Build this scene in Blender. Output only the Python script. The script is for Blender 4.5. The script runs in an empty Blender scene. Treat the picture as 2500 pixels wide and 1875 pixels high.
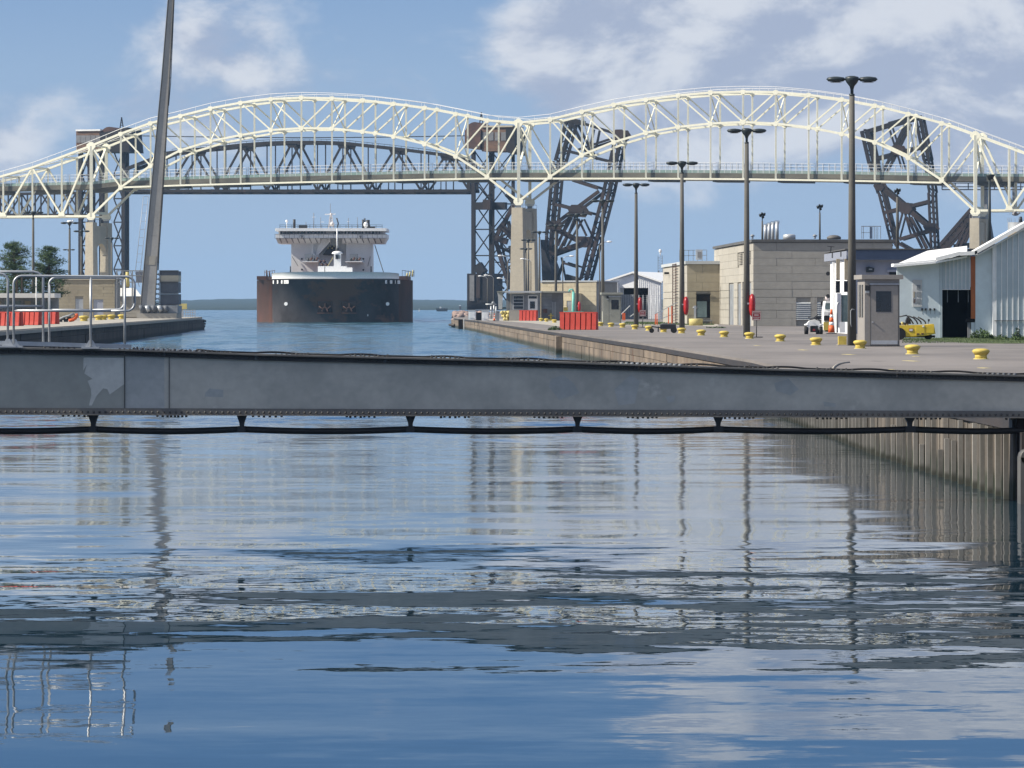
import bpy, math, random
from mathutils import Vector, Matrix, noise as mnoise
random.seed(7)
SC = bpy.context.scene
COL = SC.collection
# ------------------------------------------------------------------ camera
F, V0, CX, H = 9500.0, 747.0, 1250.0, 3.4      # focal length and horizon in photo pixels, eye height in metres
cam_d = bpy.data.cameras.new('camera'); cam = bpy.data.objects.new('camera', cam_d); COL.objects.link(cam)
cam.location = (0, 0, H); cam.rotation_euler = (math.radians(90), 0, 0)
cam_d.sensor_width = 36; cam_d.lens = 36 * F / 2500; cam_d.shift_y = -(937.5 - V0) / 2500
cam_d.clip_start = 0.5; cam_d.clip_end = 20000
SC.camera = cam
SC.view_settings.view_transform = 'Standard'; SC.view_settings.look = 'None'
SC.view_settings.gamma = 1; SC.view_settings.use_curve_mapping = False
SC.view_settings.exposure = 0.55
SC.cycles.use_denoising = True
SC.cycles.max_bounces = 6; SC.cycles.diffuse_bounces = 2; SC.cycles.glossy_bounces = 3
SC.cycles.transparent_max_bounces = 6; SC.cycles.volume_bounces = 0
SC.cycles.sample_clamp_indirect = 6
# ------------------------------------------------------------------ node helpers
class NT:
    def __init__(s, tree): s.t = tree
    def n(s, typ, **kw):
        x = s.t.nodes.new(typ)
        for k, v in kw.items(): setattr(x, k, v)
        return x
    def put(s, sock, val):
        if isinstance(val, bpy.types.NodeSocket): s.t.links.new(val, sock)
        elif val is not None: sock.default_value = val
    def math(s, op, a, b=None, c=None, clamp=False):
        x = s.n('ShaderNodeMath', operation=op); x.use_clamp = clamp
        s.put(x.inputs[0], a)
        if b is not None: s.put(x.inputs[1], b)
        if c is not None: s.put(x.inputs[2], c)
        return x.outputs[0]
    def vmath(s, op, a, b=None):
        x = s.n('ShaderNodeVectorMath', operation=op); s.put(x.inputs[0], a)
        if b is not None: s.put(x.inputs[1], b)
        return x.outputs[0]
    def mix(s, f, a, b, mode='MIX'):
        x = s.n('ShaderNodeMix', data_type='RGBA', blend_type=mode)
        s.put(x.inputs[0], f); s.put(x.inputs[6], a); s.put(x.inputs[7], b)
        return x.outputs[2]
    def ramp(s, f, a, b, lo=0.0, hi=1.0, smooth=True):
        x = s.n('ShaderNodeMapRange', interpolation_type='SMOOTHSTEP' if smooth else 'LINEAR')
        s.put(x.inputs[0], f); s.put(x.inputs[1], a); s.put(x.inputs[2], b); s.put(x.inputs[3], lo); s.put(x.inputs[4], hi)
        return x.outputs[0]
    def noise(s, vec, scale, detail=4, rough=.55, dist=0.0):
        x = s.n('ShaderNodeTexNoise'); s.put(x.inputs['Vector'], vec); s.put(x.inputs['Scale'], scale)
        x.inputs['Detail'].default_value = detail; x.inputs['Roughness'].default_value = rough
        x.inputs['Distortion'].default_value = dist
        return x
    def mapping(s, vec, scale=(1, 1, 1), loc=(0, 0, 0)):
        x = s.n('ShaderNodeMapping'); s.put(x.inputs['Vector'], vec)
        x.inputs['Scale'].default_value = scale; x.inputs['Location'].default_value = loc
        return x.outputs[0]
    def xyz(s, vec):
        x = s.n('ShaderNodeSeparateXYZ'); s.put(x.inputs[0], vec); return x.outputs
    def comb(s, a, b, c):
        x = s.n('ShaderNodeCombineXYZ'); s.put(x.inputs[0], a); s.put(x.inputs[1], b); s.put(x.inputs[2], c); return x.outputs[0]
def lin(r, g, b):
    f = lambda c: ((c / 255 + .055) / 1.055) ** 2.4 if c > 10 else c / 255 / 12.92
    return (f(r), f(g), f(b), 1)
# ------------------------------------------------------------------ world: Nishita sky, low haze band and clouds
SUN_EL, SUN_H = math.radians(38), Vector((-.984, -.176))
W = bpy.data.worlds.new('World'); SC.world = W; W.use_nodes = True
wt = W.node_tree; wt.nodes.clear(); N = NT(wt)
sky = N.n('ShaderNodeTexSky', sky_type='NISHITA'); sky.sun_disc = False; sky.sun_elevation = SUN_EL
sky.sun_rotation = math.atan2(SUN_H.x, SUN_H.y); sky.altitude = 180; sky.dust_density = .6; sky.ozone_density = 1.5
nish = N.mix(1.0, sky.outputs[0], (.12, .12, .12, 1), 'MULTIPLY')
d = N.n('ShaderNodeTexCoord').outputs['Generated']; dx, dy, dz = N.xyz(d)
cr = N.n('ShaderNodeValToRGB'); N.put(cr.inputs[0], N.math('MULTIPLY', dz, 2.0))
el = cr.color_ramp.elements
el[0].position = 0; el[0].color = lin(164, 187, 214)
el[1].position = .06; el[1].color = lin(158, 182, 211)
for p, c in ((.12, lin(150, 177, 209)), (.24, lin(100, 142, 195)), (.5, lin(76, 122, 190)), (1, lin(64, 112, 190))):
    e = el.new(p); e.color = c
base = N.mix(N.ramp(dz, .25, .6), cr.outputs[0], nish)
def blob(cx, cz, rx, rz):                       # soft clump of cloud round one direction of the sky
    a = N.math('DIVIDE', N.math('SUBTRACT', dx, cx), rx); b = N.math('DIVIDE', N.math('SUBTRACT', dz, cz), rz)
    return N.math('EXPONENT', N.math('MULTIPLY', N.math('ADD', N.math('MULTIPLY', a, a), N.math('MULTIPLY', b, b)), -1.0))
cv = N.mapping(d, (24, 24, 40), (3.1, .4, 1.7))
n1 = N.noise(cv, 1.0, 9, .58, .25).outputs[0]
n2 = N.noise(N.mapping(d, (24, 24, 40), (3.32, .4, 1.38)), 1.0, 6, .58, .25).outputs[0]
n3 = N.noise(N.mapping(d, (9, 9, 16), (1.2, 5.1, .3)), 1.0, 3, .5).outputs[0]
bias = None
for cx, cz, rx, rz, k in ((.104, .078, .070, .036, 1.55), (.075, .056, .055, .013, .45), (.014, .066, .021, .014, .62), (.046, .064, .034, .022, .55), (-.058, .056, .032, .014, .50), (-.080, .070, .018, .013, .50), (-.105, .05, .03, .008, .15),
                          (-.128, .039, .011, .008, .55), (.115, .047, .05, .012, .35), (-.112, .074, .018, .010, -.3), (-.018, .078, .016, .012, -.3), (-.02, .04, .02, .012, -.1), (0.0, .010, .3, .014, -.35)):
    b_ = N.math('MULTIPLY', blob(cx, cz, rx, rz), k)
    bias = b_ if bias is None else N.math('ADD', bias, b_)
hi = N.math('ADD', N.math('MULTIPLY', N.ramp(dz, .20, .36), N.ramp(n3, .32, .56, .15, 1.0)), N.math('MULTIPLY', N.math('MULTIPLY', N.ramp(dz, .085, .12), N.ramp(dz, .24, .3, 1, 0)), -.25))  # unseen cloud above the frame, thickened for whiter fill light, cleared lower for the water
cover = N.math('ADD', N.math('ADD', bias, hi), N.math('MULTIPLY', N.math('SUBTRACT', n1, .5), 1.9))
dens = N.ramp(cover, .05, .66)
shade = N.ramp(N.math('ADD', N.math('MULTIPLY', N.math('SUBTRACT', n1, n2), 2.4), N.math('ADD', N.math('MULTIPLY', N.math('SUBTRACT', n1, .5), 1.0), N.math('MULTIPLY', blob(.016, .064, .022, .014), .22))), -.28, .42)
ccol = N.mix(shade, lin(168, 179, 202), lin(218, 222, 230))
fin = N.mix(N.math('MULTIPLY', dens, .9), base, ccol)
fin = N.mix(N.ramp(dz, -.02, 0.0), lin(80, 100, 110), fin)
bg = N.n('ShaderNodeBackground'); N.put(bg.inputs[0], fin); bg.inputs[1].default_value = .70
wo = N.n('ShaderNodeOutputWorld'); wt.links.new(bg.outputs[0], wo.inputs[0])
sd = bpy.data.lights.new('sun', 'SUN'); sd.energy = 5.0; sd.angle = math.radians(.5); sd.color = (1, .93, .80)
so = bpy.data.objects.new('sun', sd); COL.objects.link(so)
sv = Vector((SUN_H.x * math.cos(SUN_EL), SUN_H.y * math.cos(SUN_EL), math.sin(SUN_EL)))
so.rotation_euler = sv.to_track_quat('Z', 'Y').to_euler(); so.location = (-40, 40, 60)
# ------------------------------------------------------------------ placing
QZ, LZ = 1.53, 1.8                                # deck heights of the two quays above the water
def at(u, v, Y): return Vector(((u - CX) / F * Y, Y, H - (v - V0) / F * Y))
def gy(v, z=QZ): return (H - z) * F / (v - V0)
def gp(u, v, z=QZ):
    Y = gy(v, z); return Vector(((u - CX) / F * Y, Y, z))
def interp(tab, x):
    if x <= tab[0][0]: a, b = tab[0], tab[1]
    elif x >= tab[-1][0]: a, b = tab[-2], tab[-1]
    else:
        for a, b in zip(tab, tab[1:]):
            if a[0] <= x <= b[0]: break
    return a[1] + (b[1] - a[1]) * (x - a[0]) / (b[0] - a[0])
# ------------------------------------------------------------------ mesh builder
class MB:
    def __init__(s): s.v = []; s.f = []; s.s = []
    def add(s, vs, fs, smooth=False):
        o = len(s.v); s.v += [tuple(x) for x in vs]; s.f += [tuple(i + o for i in f) for f in fs]
        s.s += (smooth if isinstance(smooth, list) else [smooth] * len(fs)); return s
    def hexa(s, p):                               # p: 4 bottom ccw, 4 top ccw
        return s.add(p, [(3, 2, 1, 0), (4, 5, 6, 7), (0, 1, 5, 4), (1, 2, 6, 5), (2, 3, 7, 6), (3, 0, 4, 7)])
    def box(s, c, d, rz=0.0):
        x, y, z = d[0] / 2, d[1] / 2, d[2] / 2; ca, sa = math.cos(rz), math.sin(rz); P = []
        for zz in (-z, z):
            for a, b in ((-x, -y), (x, -y), (x, y), (-x, y)):
                P.append((c[0] + a * ca - b * sa, c[1] + a * sa + b * ca, c[2] + zz))
        return s.hexa(P)
    def bb(s, x0, x1, y0, y1, z0, z1):
        return s.box(((x0 + x1) / 2, (y0 + y1) / 2, (z0 + z1) / 2), (x1 - x0, y1 - y0, z1 - z0))
    def beam(s, p, q, w, h=None, up=(0, 0, 1)):
        p, q = Vector(p), Vector(q); h = h or w; d = (q - p).normalized(); u = Vector(up)
        if abs(d.dot(u)) > .98: u = Vector((0, 1, 0))
        a = d.cross(u).normalized(); b = a.cross(d).normalized(); a *= w / 2; b *= h / 2
        return s.hexa([p - a - b, p + a - b, q + a - b, q - a - b, p - a + b, p + a + b, q + a + b, q - a + b])
    def cyl(s, p, q, r0, r1=None, n=10, caps=True):
        p, q = Vector(p), Vector(q); r1 = r0 if r1 is None else r1; d = (q - p).normalized()
        u = Vector((0, 0, 1)) if abs(d.z) < .9 else Vector((1, 0, 0)); a = d.cross(u).normalized(); b = d.cross(a)
        V = [c + (a * math.cos(t) + b * math.sin(t)) * r for c, r in ((p, r0), (q, r1)) for t in [2 * math.pi * i / n for i in range(n)]]
        fs = [(i, n + i, n + (i + 1) % n, (i + 1) % n) for i in range(n)]; sm = [True] * n
        if caps: fs += [tuple(range(n)), tuple(range(2 * n - 1, n - 1, -1))]; sm += [False, False]
        return s.add(V, fs, sm)
    def tube(s, pts, r, n=6, closed=False):
        pts = [Vector(p) for p in pts]; V = []; m = len(pts); ref = None
        for i, p in enumerate(pts):
            d = (pts[(i + 1) % m] - pts[i - 1]) if closed else (pts[min(i + 1, m - 1)] - pts[max(i - 1, 0)])
            d.normalize()
            if ref is None: ref = Vector((0, 0, 1)) if abs(d.z) < .9 else Vector((0, 1, 0))
            a = d.cross(ref)
            if a.length < 1e-4: a = d.cross(Vector((1, 0, 0)))
            a.normalize(); b = d.cross(a); ref = -b if b.length else ref
            ref = a.cross(d)
            V += [p + (a * math.cos(t) + b * math.sin(t)) * r for t in [2 * math.pi * k / n for k in range(n)]]
        fs = []
        for i in range(m if closed else m - 1):
            for k in range(n):
                fs.append((i * n + k, i * n + (k + 1) % n, ((i + 1) % m) * n + (k + 1) % n, ((i + 1) % m) * n + k))
        sm = [True] * len(fs)
        if not closed: fs += [tuple(range(n - 1, -1, -1)), tuple(range((m - 1) * n, m * n))]; sm += [False] * 2
        return s.add(V, fs, sm)
    def lathe(s, prof, c=(0, 0, 0), n=16, sx=1, sy=1):
        V = [(c[0] + r * math.cos(2 * math.pi * i / n) * sx, c[1] + r * math.sin(2 * math.pi * i / n) * sy, c[2] + z) for r, z in prof for i in range(n)]
        fs = [(j * n + i, j * n + (i + 1) % n, (j + 1) * n + (i + 1) % n, (j + 1) * n + i) for j in range(len(prof) - 1) for i in range(n)]
        sm = [True] * len(fs); fs += [tuple(range(n - 1, -1, -1)), tuple(range((len(prof) - 1) * n, len(prof) * n))]; sm += [False] * 2
        return s.add(V, fs, sm)
    def prism(s, poly, ext):                      # closed polygon (3-D points) pushed along ext
        e = Vector(ext); P = [Vector(p) for p in poly]; n = len(P)
        nrm = Vector((0, 0, 0))
        for i in range(n): nrm += P[i].cross(P[(i + 1) % n])
        if nrm.dot(e) > 0: P.reverse()
        return s.add(P + [p + e for p in P], [tuple(range(n)), tuple(range(2 * n - 1, n - 1, -1))] + [(i, n + i, n + (i + 1) % n, (i + 1) % n) for i in range(n)])
    def ball(s, c, r, n=8, m=6, sc=(1, 1, 1)):
        prof = [(max(1e-3, r * math.sin(math.pi * j / m)), -r * math.cos(math.pi * j / m) * sc[2]) for j in range(m + 1)]
        return s.lathe(prof, c, n, sc[0], sc[1])
    def mesh(s, name, mat):
        me = bpy.data.meshes.new(name); me.from_pydata(s.v, [], s.f); me.polygons.foreach_set('use_smooth', s.s)
        me.materials.append(mat); me.update(); return me
ROOT = {}
def tag(o, label=None, cat=None, group=None, kind=None):
    for k, v in (('label', label), ('category', cat), ('group', group), ('kind', kind)):
        if v: o[k] = v
    return o
def thing(name, label, cat, loc=(0, 0, 0), group=None, rz=0.0):
    o = bpy.data.objects.new(name, None); COL.objects.link(o); o.location = loc; o.rotation_euler = (0, 0, rz); o.empty_display_size = .3
    ROOT[o.name] = Vector(loc); return tag(o, label, cat, group)
def rootloc(o):
    while o.parent: o = o.parent
    return ROOT.get(o.name, Vector((0, 0, 0)))
def part(name, mb, mat, parent=None, world=True, kind=None, label=None):
    if isinstance(mb, MB):
        if parent is not None and world:
            L = rootloc(parent); mb.v = [(a - L.x, b - L.y, c - L.z) for a, b, c in mb.v]
        mb = mb.mesh(name, mat)
    o = bpy.data.objects.new(name, mb); COL.objects.link(o)
    if parent is not None: o.parent = parent
    return tag(o, label, None, None, kind)
def solo(name, mb, mat, label, cat, group=None, world=True):
    o = part(name, mb, mat); return tag(o, label, cat, group)
def struct(name, mb, mat):
    return tag(part(name, mb, mat), kind='structure')
def dup(o, label=None, loc=None, rz=None, group=None):
    def cp(x, par):
        c = x.copy(); COL.objects.link(c); c.parent = par
        for ch in list(x.children): cp(ch, c)
        return c
    c = cp(o, None)
    if loc is not None: c.location = loc; ROOT[c.name] = Vector(loc)
    if rz is not None: c.rotation_euler[2] = rz
    if label: c['label'] = label
    if group: c['group'] = group
    return c
# ------------------------------------------------------------------ materials
def mat(name, c1, c2=None, sc=.5, st=(1, 1, 1), rough=.75, metal=0.0, rand=0.0, bump=0.0, bsc=8.0, rust=None, lo=.35, hi=.65, band=None, spec=.4):
    m = bpy.data.materials.new(name); m.use_nodes = True; t = m.node_tree; t.nodes.clear(); n = NT(t)
    pos = n.n('ShaderNodeNewGeometry').outputs['Position']
    oi = n.n('ShaderNodeObjectInfo').outputs['Random']
    v = n.mapping(pos, st)
    no = n.noise(v, sc, 6, .6).outputs[0]
    c = n.mix(n.ramp(no, lo, hi), c1, c2 or c1)
    fine = n.noise(pos, sc * 9 + .5, 3, .6).outputs[0]
    c = n.mix(n.ramp(fine, .2, .8, 0, .35), c, n.mix(1.0, c, (.6, .6, .6, 1), 'MULTIPLY'))
    if rust:
        rc, amt, rsc, rst = rust
        rn = n.noise(n.mapping(pos, rst, (5, 3, 1)), rsc, 7, .65).outputs[0]
        c = n.mix(n.ramp(rn, .62 - amt, .72 - amt), c, rc)
    if band:                                      # growth and wet stain just above the waterline
        bc, z0, z1 = band
        z = n.xyz(pos)[2]; wob = n.noise(pos, 1.3, 4, .6).outputs[0]
        c = n.mix(n.ramp(n.math('ADD', z, n.math('MULTIPLY', n.math('SUBTRACT', wob, .5), .25)), z0, z1, 1, 0), c, bc)
    if rand:
        c = n.mix(1.0, c, n.comb(*[n.ramp(oi, 0, 1, 1 - rand, 1 + rand, False)] * 3), 'MULTIPLY')
    b = n.n('ShaderNodeBsdfPrincipled'); n.put(b.inputs['Base Color'], c); b.inputs['Roughness'].default_value = rough
    b.inputs['Metallic'].default_value = metal; b.inputs['Specular IOR Level'].default_value = spec
    if bump:
        bn = n.n('ShaderNodeBump'); bn.inputs['Strength'].default_value = 1; bn.inputs['Distance'].default_value = bump
        n.put(bn.inputs['Height'], n.noise(pos, bsc, 5, .6).outputs[0]); n.put(b.inputs['Normal'], bn.outputs[0])
    o = n.n('ShaderNodeOutputMaterial'); t.links.new(b.outputs[0], o.inputs[0])
    return m
g = lambda x, y=None, z=None: (x, x if y is None else y, x if z is None else z, 1)
RUST = g(.12, .045, .02)
M = dict(
 cream=mat('cream_bridge_paint', g(.92, .895, .73), g(.88, .85, .67), .15, rough=.5, rust=(g(.45, .40, .30), -.06, .5, (1, 1, 1))),
 deckside=mat('bridge_deck_concrete', g(.16, .15, .12), g(.09, .085, .07), .1, (1, 1, 3), rough=.9),
 green=mat('green_guard_rail', g(.20, .30, .27), g(.28, .34, .32), .4, rough=.6),
 galv=mat('galvanized_steel', g(.50, .52, .54), g(.40, .42, .45), .8, rough=.45, metal=.35),
 galvdull=mat('dull_grey_steel', g(.30, .32, .34), g(.22, .23, .25), .6, rough=.6, metal=.2),
 boomgrey=mat('raised_boom_grey', g(.36, .35, .34), g(.27, .265, .26), .3, (1, 1, .4), rough=.6, rust=(g(.2, .19, .18), -.03, .4, (1, 1, .5))),
 pier=mat('bridge_pier_concrete', g(.54, .48, .37), g(.44, .39, .30), .12, (1, 1, .25), rough=.9, bump=.03, bsc=1),
 darksteel=mat('dark_bridge_steel', g(.020, .016, .018), g(.010, .010, .014), .12, rough=.6, rust=(g(.06, .03, .022), -.01, .15, (1, 1, .5))),
 brownsteel=mat('brown_bridge_steel', g(.045, .028, .026), g(.026, .019, .02), .12, rough=.65),
 brick=mat('old_brown_brick', g(.20, .12, .08), g(.13, .085, .065), .4, (1, 1, 3), rough=.9),
 conc=mat('pale_concrete_block', g(.40, .375, .33), g(.35, .33, .29), .12, (1, 1, .5), rough=.9, rand=.045, bump=.01, bsc=6),
 tan2=mat('sunlit_tan_block', g(.58, .51, .36), g(.52, .45, .32), .2, (1, 1, 2), rough=.9, rand=.05, bump=.01, bsc=6),  # lighter copy of the tan block, sun on the wall put into the colour
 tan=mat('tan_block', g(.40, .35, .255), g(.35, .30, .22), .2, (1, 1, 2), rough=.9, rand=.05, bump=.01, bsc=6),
 joint=mat('wall_core', g(.36, .34, .30), g(.32, .30, .265), .5, rough=.95),
 trim=mat('roof_edge_trim', g(.12, .115, .11), g(.09, .09, .09), .5, rough=.6),
 paletrim=mat('pale_metal_trim', g(.52, .54, .54), g(.46, .48, .5), .5, rough=.5),
 deck=mat('quay_deck_concrete', g(.215, .195, .185), g(.15, .137, .132), .13, (1, .45, 1), rough=.9, bump=.01, bsc=3, rust=(g(.105, .095, .09), -.015, .22, (1.2, .35, 1))),
 apron=mat('pale_deck_concrete', g(.40, .37, .32), g(.32, .30, .26), .15, rough=.9),
 block=mat('lock_wall_concrete', g(.21, .165, .125), g(.13, .105, .085), .35, (1, 1, .35), rough=.9, rand=.16, bump=.03, bsc=3, rust=(g(.10, .05, .028), .03, .5, (1, 1, .3)), band=(g(.035, .038, .03), .18, .5)),
 darkblock=mat('shaded_wall_concrete', g(.085, .075, .065), g(.05, .046, .042), .3, (1, 1, .35), rough=.9, rand=.18, bump=.03, bsc=3, band=(g(.02, .022, .02), .2, .5)),  # dark copy of the lock wall concrete, shade of the left wall in its colour
 plank=mat('weathered_wall_boards', g(.145, .125, .105), g(.07, .062, .054), .9, (1, 1, .2), rough=.9, rand=.22, bump=.02, bsc=6, rust=(g(.12, .085, .06), .0, 1.6, (1, 1, .25)), band=(g(.03, .036, .026), .22, .55)),
 strip=mat('wall_armour_strip', g(.34, .32, .29), g(.18, .17, .15), 1.2, (1, 1, .2), rough=.6, rand=.2, band=(g(.10, .10, .08), .05, .2)),
 coping=mat('dark_coping_edge', g(.035, .032, .032), g(.05, .04, .035), .5, rough=.6),
 boom=mat('grey_boom_plate', g(.56, .535, .475), g(.46, .445, .40), .7, (1, 1, 1.6), rough=.55, bump=.004, bsc=2, rust=(g(.63, .61, .55), .02, .7, (1, 1, 1.3)), lo=.4, hi=.6),
 boomdark=mat('older_boom_plate', g(.43, .425, .38), g(.36, .36, .325), .5, (1, 1, 1.6), rough=.55, bump=.004, bsc=2),
 boompatch=mat('pale_repaint_patch', g(.68, .67, .62), g(.60, .59, .55), 1, rough=.6),
 boomplate=mat('repainted_boom_panel', g(.48, .485, .47), g(.41, .42, .41), .9, (1, 1, 3), rough=.55),
 boomflange=mat('boom_flange_steel', g(.19, .18, .165), g(.14, .135, .13), 1.2, rough=.6, rust=(g(.10, .07, .05), -.01, 1.5, (1, 1, 1))),
 boomtop=mat('dark_top_flange', g(.085, .085, .085), g(.055, .055, .058), 1, rough=.65),
 rubber=mat('black_rubber', g(.012, .012, .014), g(.018, .018, .02), 2, rough=.55),
 steelblk=mat('black_painted_steel', g(.02, .021, .024), g(.03, .03, .032), 2, rough=.5),
 pole=mat('lamp_pole_concrete', g(.125, .12, .108), g(.085, .083, .077), .9, (1, 1, .3), rough=.85),
 head=mat('dark_lamp_head', g(.030, .042, .048), g(.02, .028, .034), 2, rough=.45),
 lens=mat('lamp_lens', g(.35, .37, .38), rough=.3),
 yellow=mat('bollard_yellow', g(.62, .48, .10), g(.48, .37, .085), 3.5, rough=.65, rust=(g(.22, .14, .05), .02, 4.0, (1, 1, 1))),
 vehicleyellow=mat('vehicle_yellow', g(.78, .56, .05), g(.68, .48, .05), 1.2, rough=.4),
 paleyellow=mat('faded_yellow_paint', g(.62, .53, .20), g(.52, .44, .18), 1, rough=.7, rust=(g(.4, .35, .2), 0, 2, (1, 1, 1))),
 red=mat('red_barrier_plastic', g(.52, .065, .042), g(.44, .05, .035), .8, rough=.45, rust=(g(.62, .16, .13), -.02, 1.2, (1, 1, .4))),
 lifered=mat('red_ring_cover', g(.40, .022, .022), g(.32, .016, .018), 2, rough=.35),
 signred=mat('faded_red_sign', g(.28, .03, .035), g(.22, .025, .03), 3, rough=.5),
 white=mat('white_paint', g(.88, .88, .87), g(.84, .84, .83), .5, rough=.5, rust=(g(.5, .47, .42), -.1, .8, (1, 1, .3))),
 white2=mat('white_metal_siding', g(.87, .87, .88), g(.82, .83, .84), .2, rough=.45),
 pink=mat('pinkish_white', g(.76, .72, .70), g(.6, .55, .53), .3, rough=.6),  # plain pinkish off-white for the wheelhouse, mast and small trim
 blueshed=mat('pale_blue_siding', g(.66, .74, .78), g(.62, .70, .74), .12, rough=.45, rand=.04),
 bluerib=mat('ribbed_blue_grey_siding', g(.50, .57, .61), g(.46, .53, .57), .12, rough=.4, rand=.05),
 lilac=mat('pale_grey_wall', g(.40, .42, .49), g(.37, .39, .46), .2, rough=.7),
 navy=mat('slate_blue_fascia', g(.085, .115, .18), g(.07, .1, .16), .3, rough=.5),
 fascia=mat('sunlit_slate_fascia', g(.26, .28, .34), rough=.5),  # lighter copy of the slate fascia, sun on the side put into colour
 shack=mat('grey_booth_paint', g(.31, .285, .26), g(.28, .26, .24), .8, rough=.5),
 shack2=mat('olive_grey_booth', g(.30, .30, .26), g(.26, .265, .23), .8, rough=.6),
 orange=mat('rust_orange_panel', g(.46, .13, .035), g(.36, .10, .03), .8, rough=.6),
 cone=mat('traffic_cone_orange', g(.75, .13, .03), rough=.5),
 glass=mat('dark_window_glass', g(.012, .014, .02), g(.02, .022, .03), .6, rough=.08, spec=.6),
 glass2=mat('sky_lit_glass', g(.18, .24, .25), g(.10, .14, .15), .6, rough=.15, spec=.6),
 black=mat('dark_interior', g(.012, .010, .012), rough=.9),
 tyre=mat('tyre_rubber', g(.014, .014, .015), rough=.8),
 grey=mat('mid_grey_paint', g(.22, .22, .23), g(.17, .17, .18), .8, rough=.6),
 slate=mat('counterweight_slate', g(.13, .14, .16), g(.10, .11, .13), .4, rough=.7, rand=.1),
 hullblack=mat('scuffed_black_bow', g(.024, .021, .023), g(.080, .074, .078), .09, rough=.7, rust=(g(.15, .085, .06), .12, .085, (1, 1, 1.5)), spec=.15),
 hullrust=mat('rusty_red_side', g(.14, .058, .04), g(.085, .045, .032), .15, (1, 1, .5), rough=.7, rust=(g(.12, .12, .12), -.03, .2, (1, 1, 1))),
 rustbrown=mat('rust_brown_steel', g(.12, .06, .045), g(.07, .04, .035), .4, rough=.7),
 grass=mat('mown_grass', g(.075, .10, .025), g(.05, .07, .02), 1.2, rough=.95),
 leaf=mat('pine_needles', g(.05, .09, .038), g(.085, .135, .05), .5, rough=.8),
 weed=mat('weed_leaves', g(.06, .10, .03), g(.04, .075, .02), 1.5, rough=.8),
 bark=mat('pine_bark', g(.09, .065, .045), g(.06, .045, .03), 2, rough=.95),
 hill=mat('far_wooded_hill', g(.010, .026, .024), g(.018, .036, .028), .02, rough=.95, rust=(g(.12, .11, .08), -.05, .01, (1, 1, 1))),
 rock=mat('pinkish_rubble', g(.42, .30, .26), g(.30, .23, .21), .3, rough=.95, rand=.2),
 teal=mat('turquoise_paint', g(.16, .50, .44), g(.13, .42, .38), 1, rough=.5),
 vest=mat('hi_vis_yellow', g(.60, .68, .06), rough=.7),
 skin=mat('skin', g(.45, .28, .20), rough=.6),
 denim=mat('dark_trousers', g(.03, .035, .05), rough=.9),
 white3=mat('print_white', g(.62, .55, .55), rough=.6),
 paper=mat('notice_paper', g(.60, .60, .60), g(.5, .5, .5), 2, rough=.6),
 wood=mat('pale_boards', g(.30, .24, .16), g(.22, .18, .12), 1, rough=.9),
 tent=mat('white_roof_sheet', g(.72, .70, .66), g(.62, .6, .56), .2, rough=.6),
)
# ------------------------------------------------------------------ water
def water_mat():
    m = bpy.data.materials.new('canal_water'); m.use_nodes = True; t = m.node_tree; t.nodes.clear(); n = NT(t)
    pos = n.n('ShaderNodeNewGeometry').outputs['Position']; x, y, z = n.xyz(pos)
    def wv(scx, scy, off, det, ro=.5, dist=0.0):
        c = n.noise(n.mapping(pos, (scx, scy, 1), off), 1.0, det, ro, dist).outputs['Color']
        return n.vmath('SUBTRACT', c, (.5, .5, .5))
    def mul(v, k):
        q = n.n('ShaderNodeVectorMath', operation='SCALE'); n.put(q.inputs[0], v); n.put(q.inputs['Scale'], k); return q.outputs[0]
    patch = n.noise(n.mapping(pos, (.10, .16, 1), (4, 9, 0)), 1.0, 3, .5).outputs[0]
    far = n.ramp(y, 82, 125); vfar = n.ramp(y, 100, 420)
    near_k = n.math('SUBTRACT', n.math('ADD', n.ramp(y, 33, 45, .5, 1.0), n.math('MULTIPLY', far, 1.3)), n.ramp(y, 52, 62, 0.0, .42))
    s1 = mul(wv(.16, .38, (1, 2, 0), 2), n.math('MULTIPLY', near_k, .085))
    s2 = mul(wv(.55, 1.5, (7, 3, 0), 3, .5, .3), n.math('MULTIPLY', n.math('MULTIPLY', near_k, n.ramp(patch, .38, .62, .4, 1.3)), .08))
    rip = n.math('ADD', n.math('MULTIPLY', n.ramp(patch, .38, .62, .45, 1), .034), n.math('ADD', n.math('MULTIPLY', far, .17), n.math('MULTIPLY', vfar, .9)))
    s3 = mul(wv(2.2, 4.5, (2, 8, 0), 4, .65), rip)
    s4 = mul(wv(.5, 1.0, (12, 1, 0), 4, .6), n.math('ADD', n.math('MULTIPLY', far, .12), n.math('MULTIPLY', vfar, .35)))
    s5 = mul(wv(.30, .05, (3, 17, 0), 4, .65), n.math('ADD', n.math('MULTIPLY', far, .15), n.math('MULTIPLY', vfar, .85)))
    sv_ = n.vmath('ADD', n.vmath('ADD', n.vmath('ADD', s1, s2), n.vmath('ADD', s3, s4)), s5)
    a = n.xyz(sv_)
    nv = n.vmath('NORMALIZE', n.comb(n.math('MULTIPLY', a[0], .6), a[1], 1.0))
    b = n.n('ShaderNodeBsdfPrincipled'); b.inputs['IOR'].default_value = 1.333
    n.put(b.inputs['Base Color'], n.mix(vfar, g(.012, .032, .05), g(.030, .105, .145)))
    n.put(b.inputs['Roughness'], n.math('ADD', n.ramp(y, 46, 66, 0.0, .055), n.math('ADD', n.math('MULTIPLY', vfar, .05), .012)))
    n.put(b.inputs['Normal'], nv)
    o = n.n('ShaderNodeOutputMaterial'); t.links.new(b.outputs[0], o.inputs[0]); return m
struct('water', MB().add([(-1400, -50, 0), (1400, -50, 0), (1400, 3300, 0), (-1400, 3300, 0)], [(0, 1, 2, 3)]), water_mat())
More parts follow.
